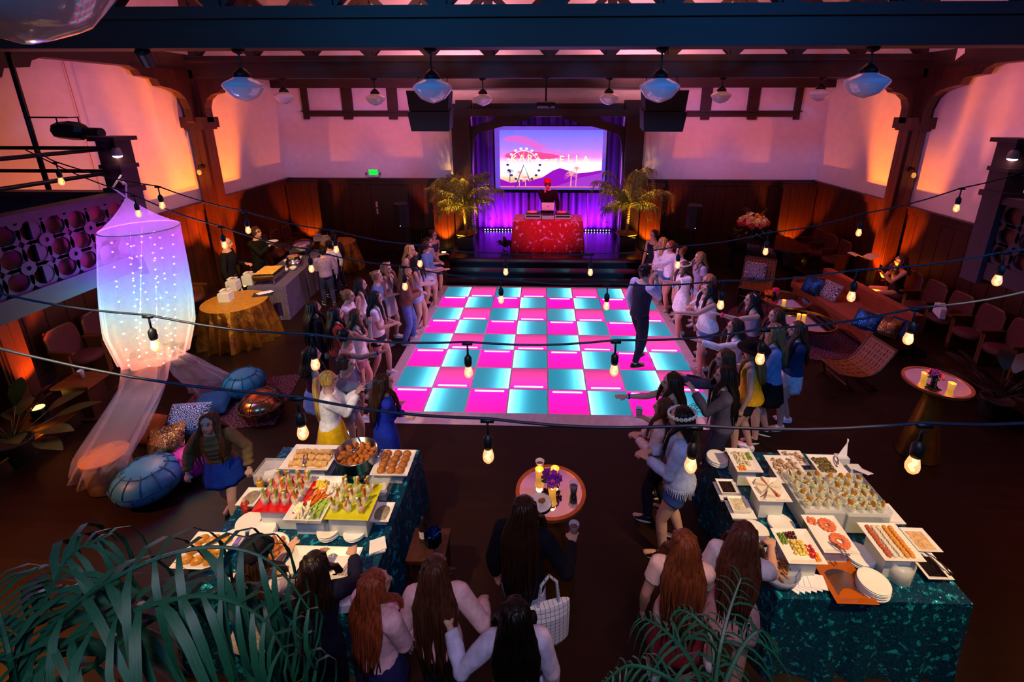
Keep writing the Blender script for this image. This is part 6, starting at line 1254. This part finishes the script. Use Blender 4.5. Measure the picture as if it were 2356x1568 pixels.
def chafing(p, label, rz, fill=None, lid=False):
    t = thing('chafing_dish', label, 'chafing dish', p, rz); 
    for sx in (-1, 1):
        for sy in (-1, 1): obj('leg', MB().tube([(sx*.2, sy*.28, 0), (sx*.19, sy*.27, .16)], .012, 6), steel, t)
    obj('water_pan', MB().box((0, 0, .15), (.40, .58, .09), top=1.06), steel, t); obj('food_pan', MB().box((0, 0, .21), (.43, .61, .03)), steel, t)
    if fill: o = obj('filling', MB().grid(lambda u, v: ((u-.5)*.38, (v-.5)*.55, .242+.012*noise.noise(Vector((u*14, v*18, 1)))), 24, 30), fill, t, smooth=False)
    if lid: obj('lid', MB().loft([((0, 0, z_), (a_, 0, 0), (0, b_, 0)) for a_, b_, z_ in ((.26, .36, .225), (.25, .35, .27), (.18, .27, .31), (.05, .08, .325))], 24), steel, t, smooth=True)
chafing(onb(-.06, -.95, .76), 'silver chafing dish of yellow macaroni on the lace table', brz, fd('macaroni', '#e0a830', ns=90, col2='#f0c860'))
chafing(onb(-.08, .98, .76), 'closed silver chafing dish at the far end of the lace table', brz, None, True)
c = onb(.08, .0, .76); t = thing('soup_pot', 'tall round steel soup pot on the lace table', 'pot', c); obj('pot_body', MB().lathe([(.16, 0), (.17, .02), (.17, .13), (.14, .14), (.14, .24), (.145, .245), (.13, .245), (.13, .2)], 28), steel, t, smooth=True); obj('soup', MB().lathe([(.128, .2), (.128, .21)], 24), fd('soup', '#d09020'), t)
for k, (u, v, r_, lab) in enumerate(((.02, -.42, .09, 'stack of white bowls beside the macaroni'), (-.1, -.3, .12, 'white dish of grilled meat on the lace table'), (-.14, .25, .11, 'white square bowl behind the soup pot'), (.16, -.28, .08, 'small white dish near the front edge of the lace table'), (-.02, .45, .12, 'white bowl beside the far chafing dish'))):
    tag(obj('serving_bowl', MB().lathe([(r_*.5, 0), (r_*.8, .02), (r_, .07), (r_*.96, .07), (r_*.6, .02)], 20), china, None, onb(u, v, .76), smooth=True), lab, 'bowl')
def dipbox(p, h, lab):
    tag(obj('riser_box', MB().box((0, 0, h/2), (.2, .2, h)), frost, None, p, .15), 'frosted box under the '+lab, 'riser'); t = thing('dip_bowl', lab, 'bowl', p+Vector((0, 0, h)), .15)
    obj('bowl_body', platter_mesh(.11, .11, .05, .05), china, t); obj('dip', MB().box((0, 0, .03), (.11, .11, .012)), fd('guac', '#a8a048'), t); obj('spoon', MB().tube([(0, 0, .04), (.07, .05, .12)], .006, 6), steel, t)
for px, h, lab in (((518, 672), .17, 'square dip bowl nearest the edge of the gold table'), ((535, 645), .2, 'square dip bowl behind on the gold table'), ((571, 632), .2, 'square dip bowl next to the macaroni')): q = at(px[0], px[1], .76+h); dipbox(Vector((q.x, q.y, .762)), h, lab)
for px, lab in (((737, 538), 'white snack bowl on the left of the far gold table'), ((754, 541), 'white snack bowl on the right of the far gold table')): q = at(px[0], px[1], .95); dipbox(Vector((q.x-.05, q.y-.05, .782)), .12, lab)
q = at(606, 676, .77); tag(obj('slate_tray', MB().box((0, 0, .008), (.36, .2, .016)), mat('slate', '#1c1a20', .5), None, (q.x, q.y, .762), .35), 'dark slate tray on the gold table', 'tray')
for i in range(4): put('napkin', bpy.data.meshes['napkin'], (q.x-.06+.05*i, q.y+.018*i, .779+.005*i), 'white napkin on the dark slate tray', 'napkin', 'slate napkins', (0, 0, .3))
t = thing('salt_shaker', 'small glass shaker on the near gold table', 'shaker', at(557, 668, .77)*1.0); obj('jar', MB().lathe([(.018, 0), (.014, .05)], 10), glassm, t); obj('cap', MB().lathe([(.014, .05), (.012, .065)], 10), steel, t)
h_ = HANDS['server'][-1]; o = put('plate', plate_me, h_[0]+Vector((0, 0, .02))+h_[1]*.05, 'white plate held by the server with glasses', 'plate', None)
h_ = HANDS['server'][1]; tag(obj('serving_spoon', MB().tube([(0, 0, 0), (.10, -.04, -.05), (.16, -.06, -.08)], [.006, .005, .012], 6), steel, None, h_[0]), 'serving spoon in the hand of the server with glasses', 'spoon')
h_ = HANDS['singer'][1]; t = thing('microphone', 'handheld microphone in the hand of the singing man', 'microphone', h_[0]); obj('handle', MB().tube([(0, 0, -.12), (0, 0, .03)], [.012, .018], 10), blackm, t, smooth=True); obj('grille', MB().ell((0, 0, .05), (.025, .025, .027), 10, 8), steel, t, smooth=True)
h_ = HANDS['photo'][1]; tag(obj('phone', MB().box((0, 0, .04), (.008, .07, .15)), black, None, h_[0]+h_[1]*.02), 'black phone held up by the seated woman', 'phone')
# ================================================================ tulle canopy
def tulle_mat():
    m = mat('tulle', '#b4a8bc', .8, var=0); nt = m.node_tree; b = nt.nodes['Principled BSDF']; out = nt.nodes['Material Output']
    tr = nt.nodes.new('ShaderNodeBsdfTransparent'); tl = nt.nodes.new('ShaderNodeBsdfTranslucent'); tl.inputs[0].default_value = (.7, .64, .72, 1); m1 = nt.nodes.new('ShaderNodeMixShader'); m2 = nt.nodes.new('ShaderNodeMixShader'); m1.inputs[0].default_value = .5; m2.inputs[0].default_value = .36
    nt.links.new(b.outputs[0], m1.inputs[1]); nt.links.new(tl.outputs[0], m1.inputs[2]); nt.links.new(tr.outputs[0], m2.inputs[1]); nt.links.new(m1.outputs[0], m2.inputs[2]); nt.links.new(m2.outputs[0], out.inputs[0]); return m
tulle = tulle_mat(); YC = 5.32
apx = atY(290, 452, YC); hc = atY(322, 524, YC); lowc = atY(352, 800, YC)
ct = thing('tulle_canopy', 'white tulle canopy glowing with rainbow fairy lights on the left', 'canopy', (hc.x, YC, 0)); HR = .40
def loc(p): return Vector(p)-Vector((hc.x, YC, 0))
cone = MB().grid(lambda u, v: loc(apx).lerp(Vector((HR*math.cos(6.2832*u), HR*math.sin(6.2832*u), hc.z)), v**1.1)+Vector((0, 0, -.04*math.sin(v*math.pi))), 48, 8, wrap=True); obj('crown', cone, tulle, ct, smooth=True)
obj('hoop', MB().tube([(HR*math.cos(a), HR*math.sin(a), hc.z) for a in (i*math.pi/16 for i in range(32))], .008, 6, closed=True), mat('hoop', '#d0c0e0', .5), ct)
zb = 1.15
def veil(u, v):
    a = 6.2832*u; r_ = HR*(1+.16*math.sin(v*math.pi*.8))*(1-.18*max(0, v-.75)/.25)+.03*v*math.sin(a*13+2*math.sin(a*3)); cx_ = lerp(0, lowc.x-hc.x, v)
    return (cx_+r_*math.cos(a), r_*math.sin(a), lerp(hc.z, zb, v))
obj('veil', MB().grid(veil, 120, 16, wrap=True), tulle, ct, smooth=True)
def drape(path, name, w0, w1, n=56):
    P_ = [loc(p) for p in path]
    def fn(u, v):
        f = v*(len(P_)-1); k = min(int(f), len(P_)-2); c_ = P_[k].lerp(P_[k+1], f-k); a = 6.2832*u; r_ = lerp(w0, w1, v**1.2)*(1+.16*math.sin(a*9+v*3)+.1*math.sin(a*5-v*4))
        return (c_.x+r_*math.cos(a), c_.y+r_*math.sin(a)*.8, max(.012, c_.z))
    obj(name, MB().grid(fn, n, 18, wrap=True), tulle, ct, smooth=True)
lx = lowc.x
def G(x, y, z): return at(x, y, z)
drape([(lx-.10, YC, 1.2), G(330, 880, .75), G(300, 940, .62), G(262, 1010, .52), G(240, 1050, .44), G(225, 1090, .12)], 'left_drape', .26, .27)
drape([(lx+.16, YC+.05, 1.15), G(420, 830, .6), G(440, 850, .45), G(475, 872, .25), G(492, 886, .03)], 'right_drape', .15, .34)
tag(obj('tie_cord', MB().tube([apx, apx+Vector((-.06, -.08, .12)), Vector((-5.4, 5.65, 3.5)), Vector((-5.38, 5.62, 3.38)), Vector((-5.42, 5.62, 3.45))], .012, 6).tube([apx, apx+Vector((.04, 0, .15)), Vector((-5.38, 5.62, 3.42))], .01, 6), mat('white_cord', '#d8cce0', .7)), 'white cord tying the canopy to the balcony post', 'cord')
fs = thing('fairy_lights', 'rainbow fairy lights hanging inside the tulle canopy', 'fairy lights', (hc.x, YC, 0)); q = random.Random(9)
def hue(v):
    ks = [(0, (1, .05, .8)), (.2, (.5, .1, 1)), (.38, (.15, .25, 1)), (.52, (.05, .9, .9)), (.64, (.3, 1, .4)), (.76, (1, .75, .15)), (.9, (1, .25, .1)), (1, (1, .05, .1))]
    for (a, c0), (b, c1) in zip(ks, ks[1:]):
        if v <= b: s = (v-a)/(b-a); return tuple(lerp(x, y, s) for x, y in zip(c0, c1))
for k in range(9):
    a = k*.7+.2; r_ = .30 if k % 2 else .18; pts = []
    for i in range(13):
        v = i/12; pts.append(Vector((lerp(.02, lx-hc.x, v)+r_*math.cos(a+v*.6), r_*math.sin(a+v*.6), lerp(hc.z-.06, zb-.1, v))))
    st = obj('wire', MB().tube(pts, .0022, 4), steel, fs)
    for i in range(12):
        v = (i+.5+q.uniform(-.3, .3))/12; p = pts[int(v*12)].lerp(pts[min(12, int(v*12)+1)], v*12 % 1); b_ = round(v*9)/9; me = bpy.data.meshes.get('led_%d' % round(v*9)) or MB().ico((0, 0, 0), .012).mesh('led_%d' % round(v*9), mat('fairy_%d' % round(v*9), '#ffffff', emit=tuple(lerp(x, 1, .10) for x in hue(b_)), es=3, var=0)); obj('led', me, None, st, p)
for v in (.06, .22, .38, .54, .72, .9): lamp('fairy_glow', 'POINT', (lerp(hc.x, lx, v), YC, lerp(hc.z-.05, zb, v)), tuple(c_**2 for c_ in hue(v)), 19 if v < .5 else 30, None, .12)
# ================================================================ lounge on the left
def pouf(px, r_, h, col, lab, metal=0., z=None):
    c = at(px[0], px[1], h*.5); t = thing('leather_pouf', lab, 'pouf', (c.x, c.y, 0)); lm_ = mat('pouf_'+col[1:], col, .45 if not metal else .22, metal=metal, var=.18, nscale=5, bump=.15); sm_ = mat('pouf_seam_'+col[1:], tuple(x*.35 for x in hx(col)), .6)
    prof = lambda a: (max(.02, math.cos(a))**.75*r_, h/2+h/2*math.sin(a))
    obj('cushion', MB().lathe([prof(-1.45+2.9*i/14) for i in range(15)], 40), lm_, t, smooth=True)
    for k in range(12):
        a = 2*math.pi*k/12; pts = []
        for i in range(9): e = .1+1.05*i/8; rr_, z_ = prof(e); pts.append(((rr_+.003)*math.cos(a), (rr_+.003)*math.sin(a), z_+.002))
        obj('seam', MB().tube(pts, .006, 5), sm_, t)
        b_ = a+math.pi/12; pts = []
        for i in range(7): e = -1.2+1.2*i/6; rr_, z_ = prof(e); pts.append(((rr_+.003)*math.cos(b_), (rr_+.003)*math.sin(b_), z_))
        obj('seam', MB().tube(pts, .006, 5), sm_, t)
    for e, n in ((.12, 24), (1.0, 12)):
        rr_, z_ = prof(e); obj('seam', MB().tube([((rr_+.003)*(1+.03*(i % 2))*math.cos(i*2*math.pi/n), (rr_+.003)*(1+.03*(i % 2))*math.sin(i*2*math.pi/n), z_+.02*(i % 2)) for i in range(n)], .006, 5, closed=True), sm_, t)
pouf((341, 1102), .34, .40, '#2c78a4', 'large turquoise leather pouf nearest the camera'); pouf((436, 1062), .24, .34, '#b824b0', 'magenta leather pouf beside the turquoise one'); pouf((562, 880), .30, .38, '#2878a0', 'turquoise leather pouf behind the canopy drape'); pouf((602, 930), .30, .36, '#b07a58', 'metallic copper pouf beside the far turquoise pouf', 1.)
c = at(240, 1045, .42); t = thing('drum_stool', 'gold drum stool under the end of the tulle drape', 'stool', (c.x, c.y, 0)); obj('drum', MB().lathe([(.2, 0), (.22, .02), (.22, .38), (.2, .4)], 36), mat('champagne', '#b89a78', .35, metal=.7), t, smooth=True); obj('top', MB().lathe([(.23, .4), (.235, .41), (.23, .425)], 36), mat('tan_top', '#c88038', .5), t)
def pillow(p, w_, h_, m, lab, rx=R(60), rz=0, th=.13, cat='pillow'):
    def fn(u, v):
        a, b = 2*u-1, 2*v-1; return a, b
    g = MB(); n = 14
    for s in (-1, 1):
        g.grid(lambda u, v: ((2*u-1)*w_/2*(1-.07*abs(2*v-1)**2*0), (2*v-1)*h_/2, s*th/2*(max(0, (1-(2*u-1)**4)*(1-(2*v-1)**4)))**.55), n, n)
    o = obj('pillow', g, m, None, p, (rx, 0, rz), True); return tag(o, lab, cat)
bluepat = pattern_cloth('blue_pattern', '#24406e', '#b8c4e0', 14); greypat = pattern_cloth('grey_pattern', '#4a3a5c', '#c8b8c4', 12); copperseq = sequin('copper_sequin', '#a87848', '#5a3a28', 160, 8); blueseq = sequin('blue_sequin', '#1a5aa0', '#0a2a4a', 160, 8); navy = cloth('#1c2c58')
pillow(at(432, 962, .22), .52, .42, bluepat, 'large blue and white patterned floor pillow', R(42), R(8)); pillow(at(382, 1012, .15), .40, .40, copperseq, 'copper sequined floor pillow by the turquoise pouf', R(35), R(30)); pillow(at(488, 928, .12), .46, .42, cloth('#2a5488'), 'plain blue floor cushion behind the patterned pillow', R(12), R(15), .2)
pillow(at(345, 985, .18), .38, .38, cloth('#8a4424'), 'rust floor cushion behind the copper sequin pillow', R(50), R(-10))
rugm = pattern_cloth('red_rug', '#3c0e20', '#7a3a50', 5); tag(obj('rug', MB().box((0, 0, .006), (1.5, 1.3, .012)), rugm, None, at(545, 925, 0), .2), 'red patterned rug under the far poufs', 'rug')
# theatre seats
seatc = mat('seat_red', '#4a0c14', .75, var=.2, nscale=10); oak = mat('seat_oak', '#5c3214', .45, var=.25, nscale=6)
ts = thing('theatre_seat', 'x', 'seat', (0, 0, 0)); 
obj('back', MB().grid(lambda u, v: ((u-.5)*.46*(1-.12*v**3), -.20-.05*v+.03*math.cos((u-.5)*3), .40+.50*v), 8, 8).grid(lambda u, v: ((u-.5)*.46*(1-.12*v**3), -.25-.05*v+.03*math.cos((u-.5)*3), .40+.50*v), 8, 8), seatc, ts, smooth=True)
obj('back_rim', MB().tube([((u-.5)*.46*(1-.12*v**3), -.225-.05*v+.03*math.cos((u-.5)*3), .40+.50*v) for u, v in ((0, 0), (0, .5), (0, .85), (.1, 1), (.5, 1.03), (.9, 1), (1, .85), (1, .5), (1, 0))], .026, 6), oak, ts, smooth=True)
obj('seat', MB().loft([((0, .02, .38), (.21, 0, 0), (0, .22, 0)), ((0, .02, .40), (.22, 0, 0), (0, .23, 0)), ((0, .02, .46), (.215, 0, 0), (0, .225, 0)), ((0, .02, .48), (.16, 0, 0), (0, .17, 0))], 16), seatc, ts, smooth=True)
for s in (-1, 1): obj('armrest', MB().box((s*.265, -.02, .62), (.06, .38, .03)).box((s*.265, -.05, .3), (.035, .26, .6)), oak, ts)
spots = [(-7.2, 6.15, -90, 'left seat row: nearest seat, beside the low side table'), (-7.2, 6.72, -90, 'left seat row: second seat, behind the tulle canopy'), (-7.2, 7.3, -90, 'left seat row: third seat, half hidden by the canopy'), (-7.2, 7.86, -90, 'left seat row: behind the near gold sequined table'), (-7.2, 8.42, -90, 'left seat row: next to the bald server'), (-7.1, 11.3, -90, 'red seat behind the curly haired server'), (-7.1, 11.85, -90, 'red seat beside the far chafing dish'), (-7.1, 12.4, -90, 'red seat farthest left beneath the corner pilaster'),
         (7.2, 12.4, 90, 'right seat row: farthest seat, by the piano'), (7.2, 11.85, 90, 'right seat row: second from the corner, beyond the sofa'), (7.2, 11.3, 90, 'right seat row: third from the corner, beyond the sofa'), (7.2, 9.05, 90, 'right seat row: the one the phone woman sits on'), (7.2, 8.48, 90, 'right seat row: just nearer than the seated woman'), (7.2, 7.91, 90, 'right seat row: holding the white paper bag'), (7.2, 7.34, 90, 'right seat row: nearer than the paper bag'), (7.2, 6.77, 90, 'right seat row: nearest seat beside the dark plant')]
for i, (x, y, a, lab) in enumerate(spots):
    if i == 0: ts.location = (x, y, .2); ts.rotation_euler = (0, 0, R(a)); ts['label'] = 'wine red theatre seat, '+lab; ts['group'] = 'theatre seats'
    else: copy_tree(ts, None, (x, y, .2), R(a), 'wine red theatre seat, '+lab, 'theatre seats')
q = at(2192, 738, .75); tag(obj('paper_bag', MB().prism([(-.16, 0), (.16, .02), (.14, .2), (-.02, .26), (-.15, .18)], (0, 0, 0), (1, 0, 0), (0, 0, 1), (0, .08, 0)), mat('white_bag', '#d0ccdc', .7), None, (7.12, 7.88, .69), R(70)), 'crumpled white paper bag on a right theatre seat', 'bag')
c = at(187, 872, .58); t = thing('side_table', 'dark wooden cube side table by the left seats', 'table', (c.x, c.y, 0), .1); obj('top', MB().box((0, 0, .56), (.5, .42, .04)), mat('warm_wood', '#6a3414', .4, var=.3, nscale=5, stretch=(1, 6, 6)), t); obj('body', MB().box((0, 0, .27), (.34, .3, .54)), wood, t); obj('foot', MB().box((0, 0, .02), (.5, .42, .04)), wood, t)
cup((c.x-.03, c.y+.05, .581), 'clear plastic cup on the left side table')
# ================================================================ lounge on the right
ov = mat('orange_velvet', '#8a340a', .8, var=.15, nscale=6, sheen=.1)
t = thing('sofa', 'long burnt orange velvet sofa on the right', 'sofa', (6.22, 9.0, 0), R(3.5))
def soft(c, d, M=None):
    g = MB(); x, y, z = d; r_ = .05
    secs = []
    for dz, k in ((-z/2, r_), (-z/2+r_*.4, .01), (z/2-r_*.5, 0), (z/2, r_)):
        ring_ = []
        for (sx, sy) in ((1, 1), (-1, 1), (-1, -1), (1, -1)):
            for q_ in ((1, 0), (.7, .3), (.3, .7), (0, 1)) if sx*sy > 0 else ((0, 1), (.3, .7), (.7, .3), (1, 0)): ring_.append(Vector((sx*(x/2-k-r_*.6*(1-q_[0])), sy*(y/2-k-r_*.6*(1-q_[1])), dz)))
        secs.append(ring_)
    n = 16; vs = [Vector(c)+p for s in secs for p in s]; fs_ = [tuple(range(n-1, -1, -1)), tuple(3*n+i for i in range(n))]+[(i*n+k, i*n+(k+1) % n, i*n+n+(k+1) % n, i*n+n+k) for i in range(3) for k in range(n)]
    return g.add(vs, fs_)
obj('base', soft((0, 0, .17), (.82, 2.55, .26)), ov, t); obj('seat', soft((-.06, 0, .37), (.84, 2.55, .16)), ov, t, smooth=False); obj('backrest', soft((.33, 0, .56), (.2, 2.55, .42)), ov, t); obj('armrest', soft((-.05, 1.22, .46), (.8, .14, .2)), ov, t)
for sx in (-1, 1):
    for sy in (-1, 1): obj('leg', MB().box((sx*.34, sy*1.15, .025), (.06, .06, .05)), wood, t)
for px, z, w_, h_, m, lab, rx, rz in (((1868, 656), .62, .40, .38, blueseq, 'blue sequined pillow at the far end of the orange sofa', 65, -75), ((1910, 668), .62, .46, .38, greypat, 'grey purple patterned pillow on the orange sofa', 62, -78), ((1995, 737), .56, .42, .36, blueseq, 'blue sequined pillow near the middle of the orange sofa', 55, -60), ((2036, 748), .56, .44, .36, copperseq, 'copper sequined pillow at the near end of the orange sofa', 52, -55), ((2075, 755), .56, .42, .36, navy, 'navy pillow at the near end of the orange sofa', 48, -60)): pillow(at(px[0], px[1], z), w_, h_, m, lab, R(rx), R(rz))
def woven_chair(p, rz, label, sc=1.):
    t = thing('woven_chair', label, 'lounge chair', p, rz); t.scale = (sc, sc, sc*.9); om = mat('teak', '#54280e', .45, var=.25, nscale=6); lm_ = mat('leather_strap', '#7a3c14', .5, var=.15)
    prof = [(-.42, .40), (-.25, .34), (0, .30), (.2, .33), (.36, .46), (.50, .72), (.60, .92)]
    for s in (-1, 1):
        obj('side_rail', MB().tube([(s*.33, y, z) for y, z in prof], .022, 8), om, t, smooth=True)
        obj('leg', MB().tube([(s*.34, -.34, .37), (s*.35, -.2, .0)], .024, 8), om, t); obj('leg', MB().tube([(s*.34, -.1, .0+.30), (s*.35, .36, .0)], .024, 8), om, t)
    for y, z in ((-.42, .40), (-.22, .1), (.28, .1), (.60, .92)): obj('crossbar', MB().tube([(-.34, y, z), (.34, y, z)], .02, 8), om, t)
    for i in range(9):
        x = -.28+.07*i; obj('strap', MB().grid(lambda u, v: (x-.028+.056*u, *[lerp(prof[min(5, int(v*6))][k], prof[min(5, int(v*6))+1][k], v*6-min(5, int(v*6)))+(.004*(-1)**i if k else 0) for k in (0, 1)]), 1, 18), lm_, t)
    for j in range(13):
        v = (j+.5)/13; k = min(5, int(v*6)); f = v*6-k; y, z = lerp(prof[k][0], prof[k+1][0], f), lerp(prof[k][1], prof[k+1][1], f); d = Vector((0, prof[k+1][0]-prof[k][0], prof[k+1][1]-prof[k][1])).normalized()*.028
        obj('strap', MB().grid(lambda u, w2: (lerp(-.32, .32, u), y+d.y*(2*w2-1), z+d.z*(2*w2-1)+.005*math.sin(u*9*math.pi+j*math.pi)), 18, 1), lm_, t)
q = at(1738, 668, .2); woven_chair((q.x, q.y, 0), R(-28), 'woven leather lounge chair near the piano, with a pillow'); pillow(Vector((q.x+.06, q.y+.28, .60)), .46, .40, greypat, 'grey purple patterned pillow on the far woven chair', R(60), R(-28))
q = at(1952, 850, .2); woven_chair((q.x, q.y, 0), R(-85), 'woven leather lounge chair standing nearest, before the sofa', .82)
def coffee(px, z, r_, lab):
    c = at(px[0], px[1], z); t = thing('coffee_table', lab, 'table', (c.x, c.y, 0)); obj('mirror_top', MB().lathe([(r_-.02, z-.01), (r_-.02, z)], 40), mirror, t); obj('rim', MB().lathe([(r_-.02, z-.02), (r_, z-.02), (r_, z+.02), (r_-.018, z+.02)], 40, cap=False), brass, t)
    for k in range(3): a = k*2.094; obj('leg', MB().tube([(r_*.8*math.cos(a), r_*.8*math.sin(a), z-.02), (r_*.7*math.cos(a), r_*.7*math.sin(a), 0)], .012, 6), brass, t)
    return c
c1 = coffee((1805, 688), .46, .48, 'round mirrored coffee table nearer the stage'); c2_ = coffee((1856, 738), .38, .50, 'lower round mirrored coffee table beside the sofa')
tag(obj('rug', MB().lathe([(1.25, .002), (1.25, .012)], 48), rugm, None, ((c1.x+c2_.x)/2, (c1.y+c2_.y)/2, 0)), 'round red patterned rug under the coffee tables', 'rug')
q = at(1785, 672, .54); posy((q.x, q.y, .462), 'pink peony posy on the far coffee table', ('#f05090', '#e02858'), 6, .07)
for px, c_, z, lab in (((1804, 694), c1, .462, 'small votive candle on the far coffee table'), ((1838, 726), c2_, .382, 'left votive candle on the lower coffee table'), ((1850, 728), c2_, .382, 'right votive candle on the lower coffee table')): q = at(px[0], px[1], z+.05); votive((q.x, q.y, z), lab)
tag(obj('copper_bowl', MB().lathe([(.05, 0), (.1, .05), (.11, .09), (.1, .085), (.05, .02)], 20), mat('copper', '#c86a30', .25, metal=1), None, (c1.x-.25, c1.y+.18, .462), smooth=True), 'small copper bowl on the far coffee table', 'bowl')
# piano with the big bouquet
t = thing('grand_piano', 'black grand piano in the right back corner', 'piano', (5.75, 11.9, 0), R(180)); pb = mat('piano_black', '#08070a', .15, var=0, coat=.6)
op = [(-.75, -.55), (.75, -.55), (.75, .05), (.62, .4), (.35, .62), (.1, .95), (-.2, 1.15), (-.55, 1.12), (-.75, .9)]
obj('case', MB().prism(op, (0, 0, .62), (1, 0, 0), (0, 1, 0), (0, 0, .32)), pb, t); obj('lid', MB().prism([(a*1.02, b*1.02) for a, b in op if b > -.3]+[(.76, -.3), (-.76, -.3)][::-1] if False else [(a*1.02, max(-.28, b)*1.02) for a, b in op], (0, 0, .945), (1, 0, 0), (0, 1, 0), (0, 0, .025)), pb, t)
obj('keyboard', MB().box((0, -.62, .70), (1.3, .16, .03)), mat('ivory', '#d8d4c8', .4), t); obj('music_rest', MB().box((0, -.22, 1.06), (.7, .02, .2)), pb, t)
for x, y in ((-.6, -.45), (.6, -.45), (-.3, .9)): obj('leg', MB().loft([((x, y, z_), (r_, 0, 0), (0, r_, 0)) for r_, z_ in ((.04, 0), (.05, .1), (.075, .62))], 8), pb, t)
fc = atY(1732, 512, 12.15); t = thing('bouquet', 'large bouquet of pink, orange and white flowers on the piano', 'flowers', (fc.x, 12.15, .972))
hz = fc.z-.972
obj('vase', MB().lathe([(.07, 0), (.05, .03), (.045, .16), (.09, max(.2, hz-.10)), (.085, max(.2, hz-.10))], 20), mat('blue_glass', '#2a6a8a', .08, var=0, alpha=.7), t, smooth=True)
blossoms(t, 62, .36, ('#d82868', '#f06a10', '#f0dcc0', '#b8102c', '#f09a30', '#e07aa0', '#f0b810'), (0, 0, hz-.05), .085, .75, 3)
g = MB(); q = random.Random(2)
for i in range(9):
    a = q.uniform(0, 6.28); p = Vector((0, 0, hz)); pts = [p]
    for k in range(6): p = p+Vector((math.cos(a)*.05+q.uniform(-.05, .05), math.sin(a)*.05+q.uniform(-.05, .05), .09*(1-.1*k) if i < 5 else .02)); pts.append(p)
    g.tube(pts, [.006-.0007*k for k in range(7)], 5)
obj('curly_branches', g, mat('branch', '#a88a4a', .6), t); g = MB()
for i in range(30): a = i*2.4; M_ = Matrix.Rotation(a, 3, 'Z') @ Matrix.Rotation(.3, 3, 'Y'); g.ell(M_ @ Vector((.36, 0, hz-.12+.1*math.sin(i*1.7))), (.07, .025, .006), 8, 4, M=M_)
obj('foliage', g, mat('leaf_green'), t); lamp('bouquet_spot', 'SPOT', (4.6, 9.9, 4.6), (1, .70, .40), 90, (fc.x, 12.15, fc.z), .05, 16, .6)
# music stand with lit pages by the seated woman
c = atX(2040, 622, 6.85); t = thing('music_stand', 'music stand with open pages lit orange by the right column', 'music stand', (6.9, 9.75, .2)); 
obj('pole', MB().tube([(0, 0, 0), (0, 0, .95)], .012, 8), blackm, t); [obj('leg', MB().tube([(0, 0, .15), (.25*math.cos(k*2.1), .25*math.sin(k*2.1), 0)], .009, 6), blackm, t) for k in range(3)]
obj('page', MB().grid(lambda u, v: (-.02-.30*u, (v-.5)*.28, .97+.1*math.sin(u*2.2)), 8, 2), mat('sheet', '#e8c8a0', .7), t); obj('page', MB().grid(lambda u, v: (.02+.26*u, (v-.5)*.28, .97+.08*math.sin(u*2.2)), 8, 2), mat('sheet'), t)
# dark leafy plants at both sides
def leafy(px, z, lab, col, seed, n=16, L=.5):
    q = random.Random(seed); c = at(px[0], px[1], z); t = thing('leafy_plant', lab, 'plant', (c.x, c.y, 0)); obj('pot', MB().lathe([(.14, 0), (.19, .3), (.2, .32), (.17, .32), (.15, .28)], 20), mat('clay_pot'), t, smooth=True); lf = mat('leaf_'+col[1:], col, .4, var=.3, nscale=6)
    for i in range(n):
        a = i*2.4; e = q.uniform(.1, 1.2); d = Vector((math.cos(a)*math.cos(e), math.sin(a)*math.cos(e), math.sin(e))); sd = d.cross(Vector((0, 0, 1))).normalized(); b0_ = Vector((0, 0, .32)); S0 = b0_+d*L*.7
        obj('leaf', MB().grid(lambda u, v: S0+d*L*u*.8-Vector((0, 0, .25*L*u*u))+sd*(2*v-1)*.10*math.sin(math.pi*min(.98, u*.92+.06)), 8, 4).tube([b0_, S0], .006, 5), lf, t, smooth=True)
leafy((18, 985), .5, 'broad dark leafy plant at the left edge of the hall', '#3a3a18', 4, 18, .6); leafy((2300, 905), .4, 'broad dark leafy plant at the right edge of the hall', '#241c14', 5, 18, .6)
# tote bag on the arm of the woman in black
pw = HANDS['drink'][1][0]; tb = at(1262, 1400, .75); t = thing('tote_bag', 'white grid print tote bag hanging beside the woman in black', 'bag', (tb.x, tb.y, 0), .3)
def gridm():
    m = mat('grid_print', '#d8e4f4', .8, var=0); nt = m.node_tree; b = nt.nodes['Principled BSDF']; tc = nt.nodes.new('ShaderNodeTexCoord'); br_ = nt.nodes.new('ShaderNodeTexBrick'); br_.offset = 0; br_.inputs['Scale'].default_value = 1; br_.inputs['Brick Width'].default_value = .035; br_.inputs['Row Height'].default_value = .035; br_.inputs['Mortar Size'].default_value = .002
    br_.inputs['Color1'].default_value = br_.inputs['Color2'].default_value = (*hx('#d8e4f4'), 1); br_.inputs['Mortar'].default_value = (*hx('#4a6a9a'), 1); mp_ = nt.nodes.new('ShaderNodeMapping'); mp_.inputs['Rotation'].default_value = (R(90), 0, 0); nt.links.new(tc.outputs['Object'], mp_.inputs[0]); nt.links.new(mp_.outputs[0], br_.inputs[0]); nt.links.new(br_.outputs[0], b.inputs['Base Color']); return m
obj('bag_body', MB().loft([((0, 0, z_), (w_, 0, 0), (0, d_, 0)) for w_, d_, z_ in ((.14, .05, .42), (.165, .06, .45), (.17, .06, .7), (.165, .03, .8))], 16), gridm(), t); obj('strap', MB().tube([(-.08, 0, .8), (-.06, 0, 1.0), (0, 0, 1.08), (.06, 0, 1.0), (.08, 0, .8)], .012, 6), gridm(), t)

for m_ in bpy.data.materials:                                       # tiny decorative glows are not worth sampling as lamps
    if m_.name.startswith(('fairy_', 'led_blue', 'filament', 'bulb_glow', 'flame', 'votive', 'amber_lens', 'warm_lens', 'blue_led', 'sensor_glow', 'amber_bulb', 'screen_letters', 'screen_wheel', 'screen_palm')): m_.cycles.emission_sampling = 'NONE'
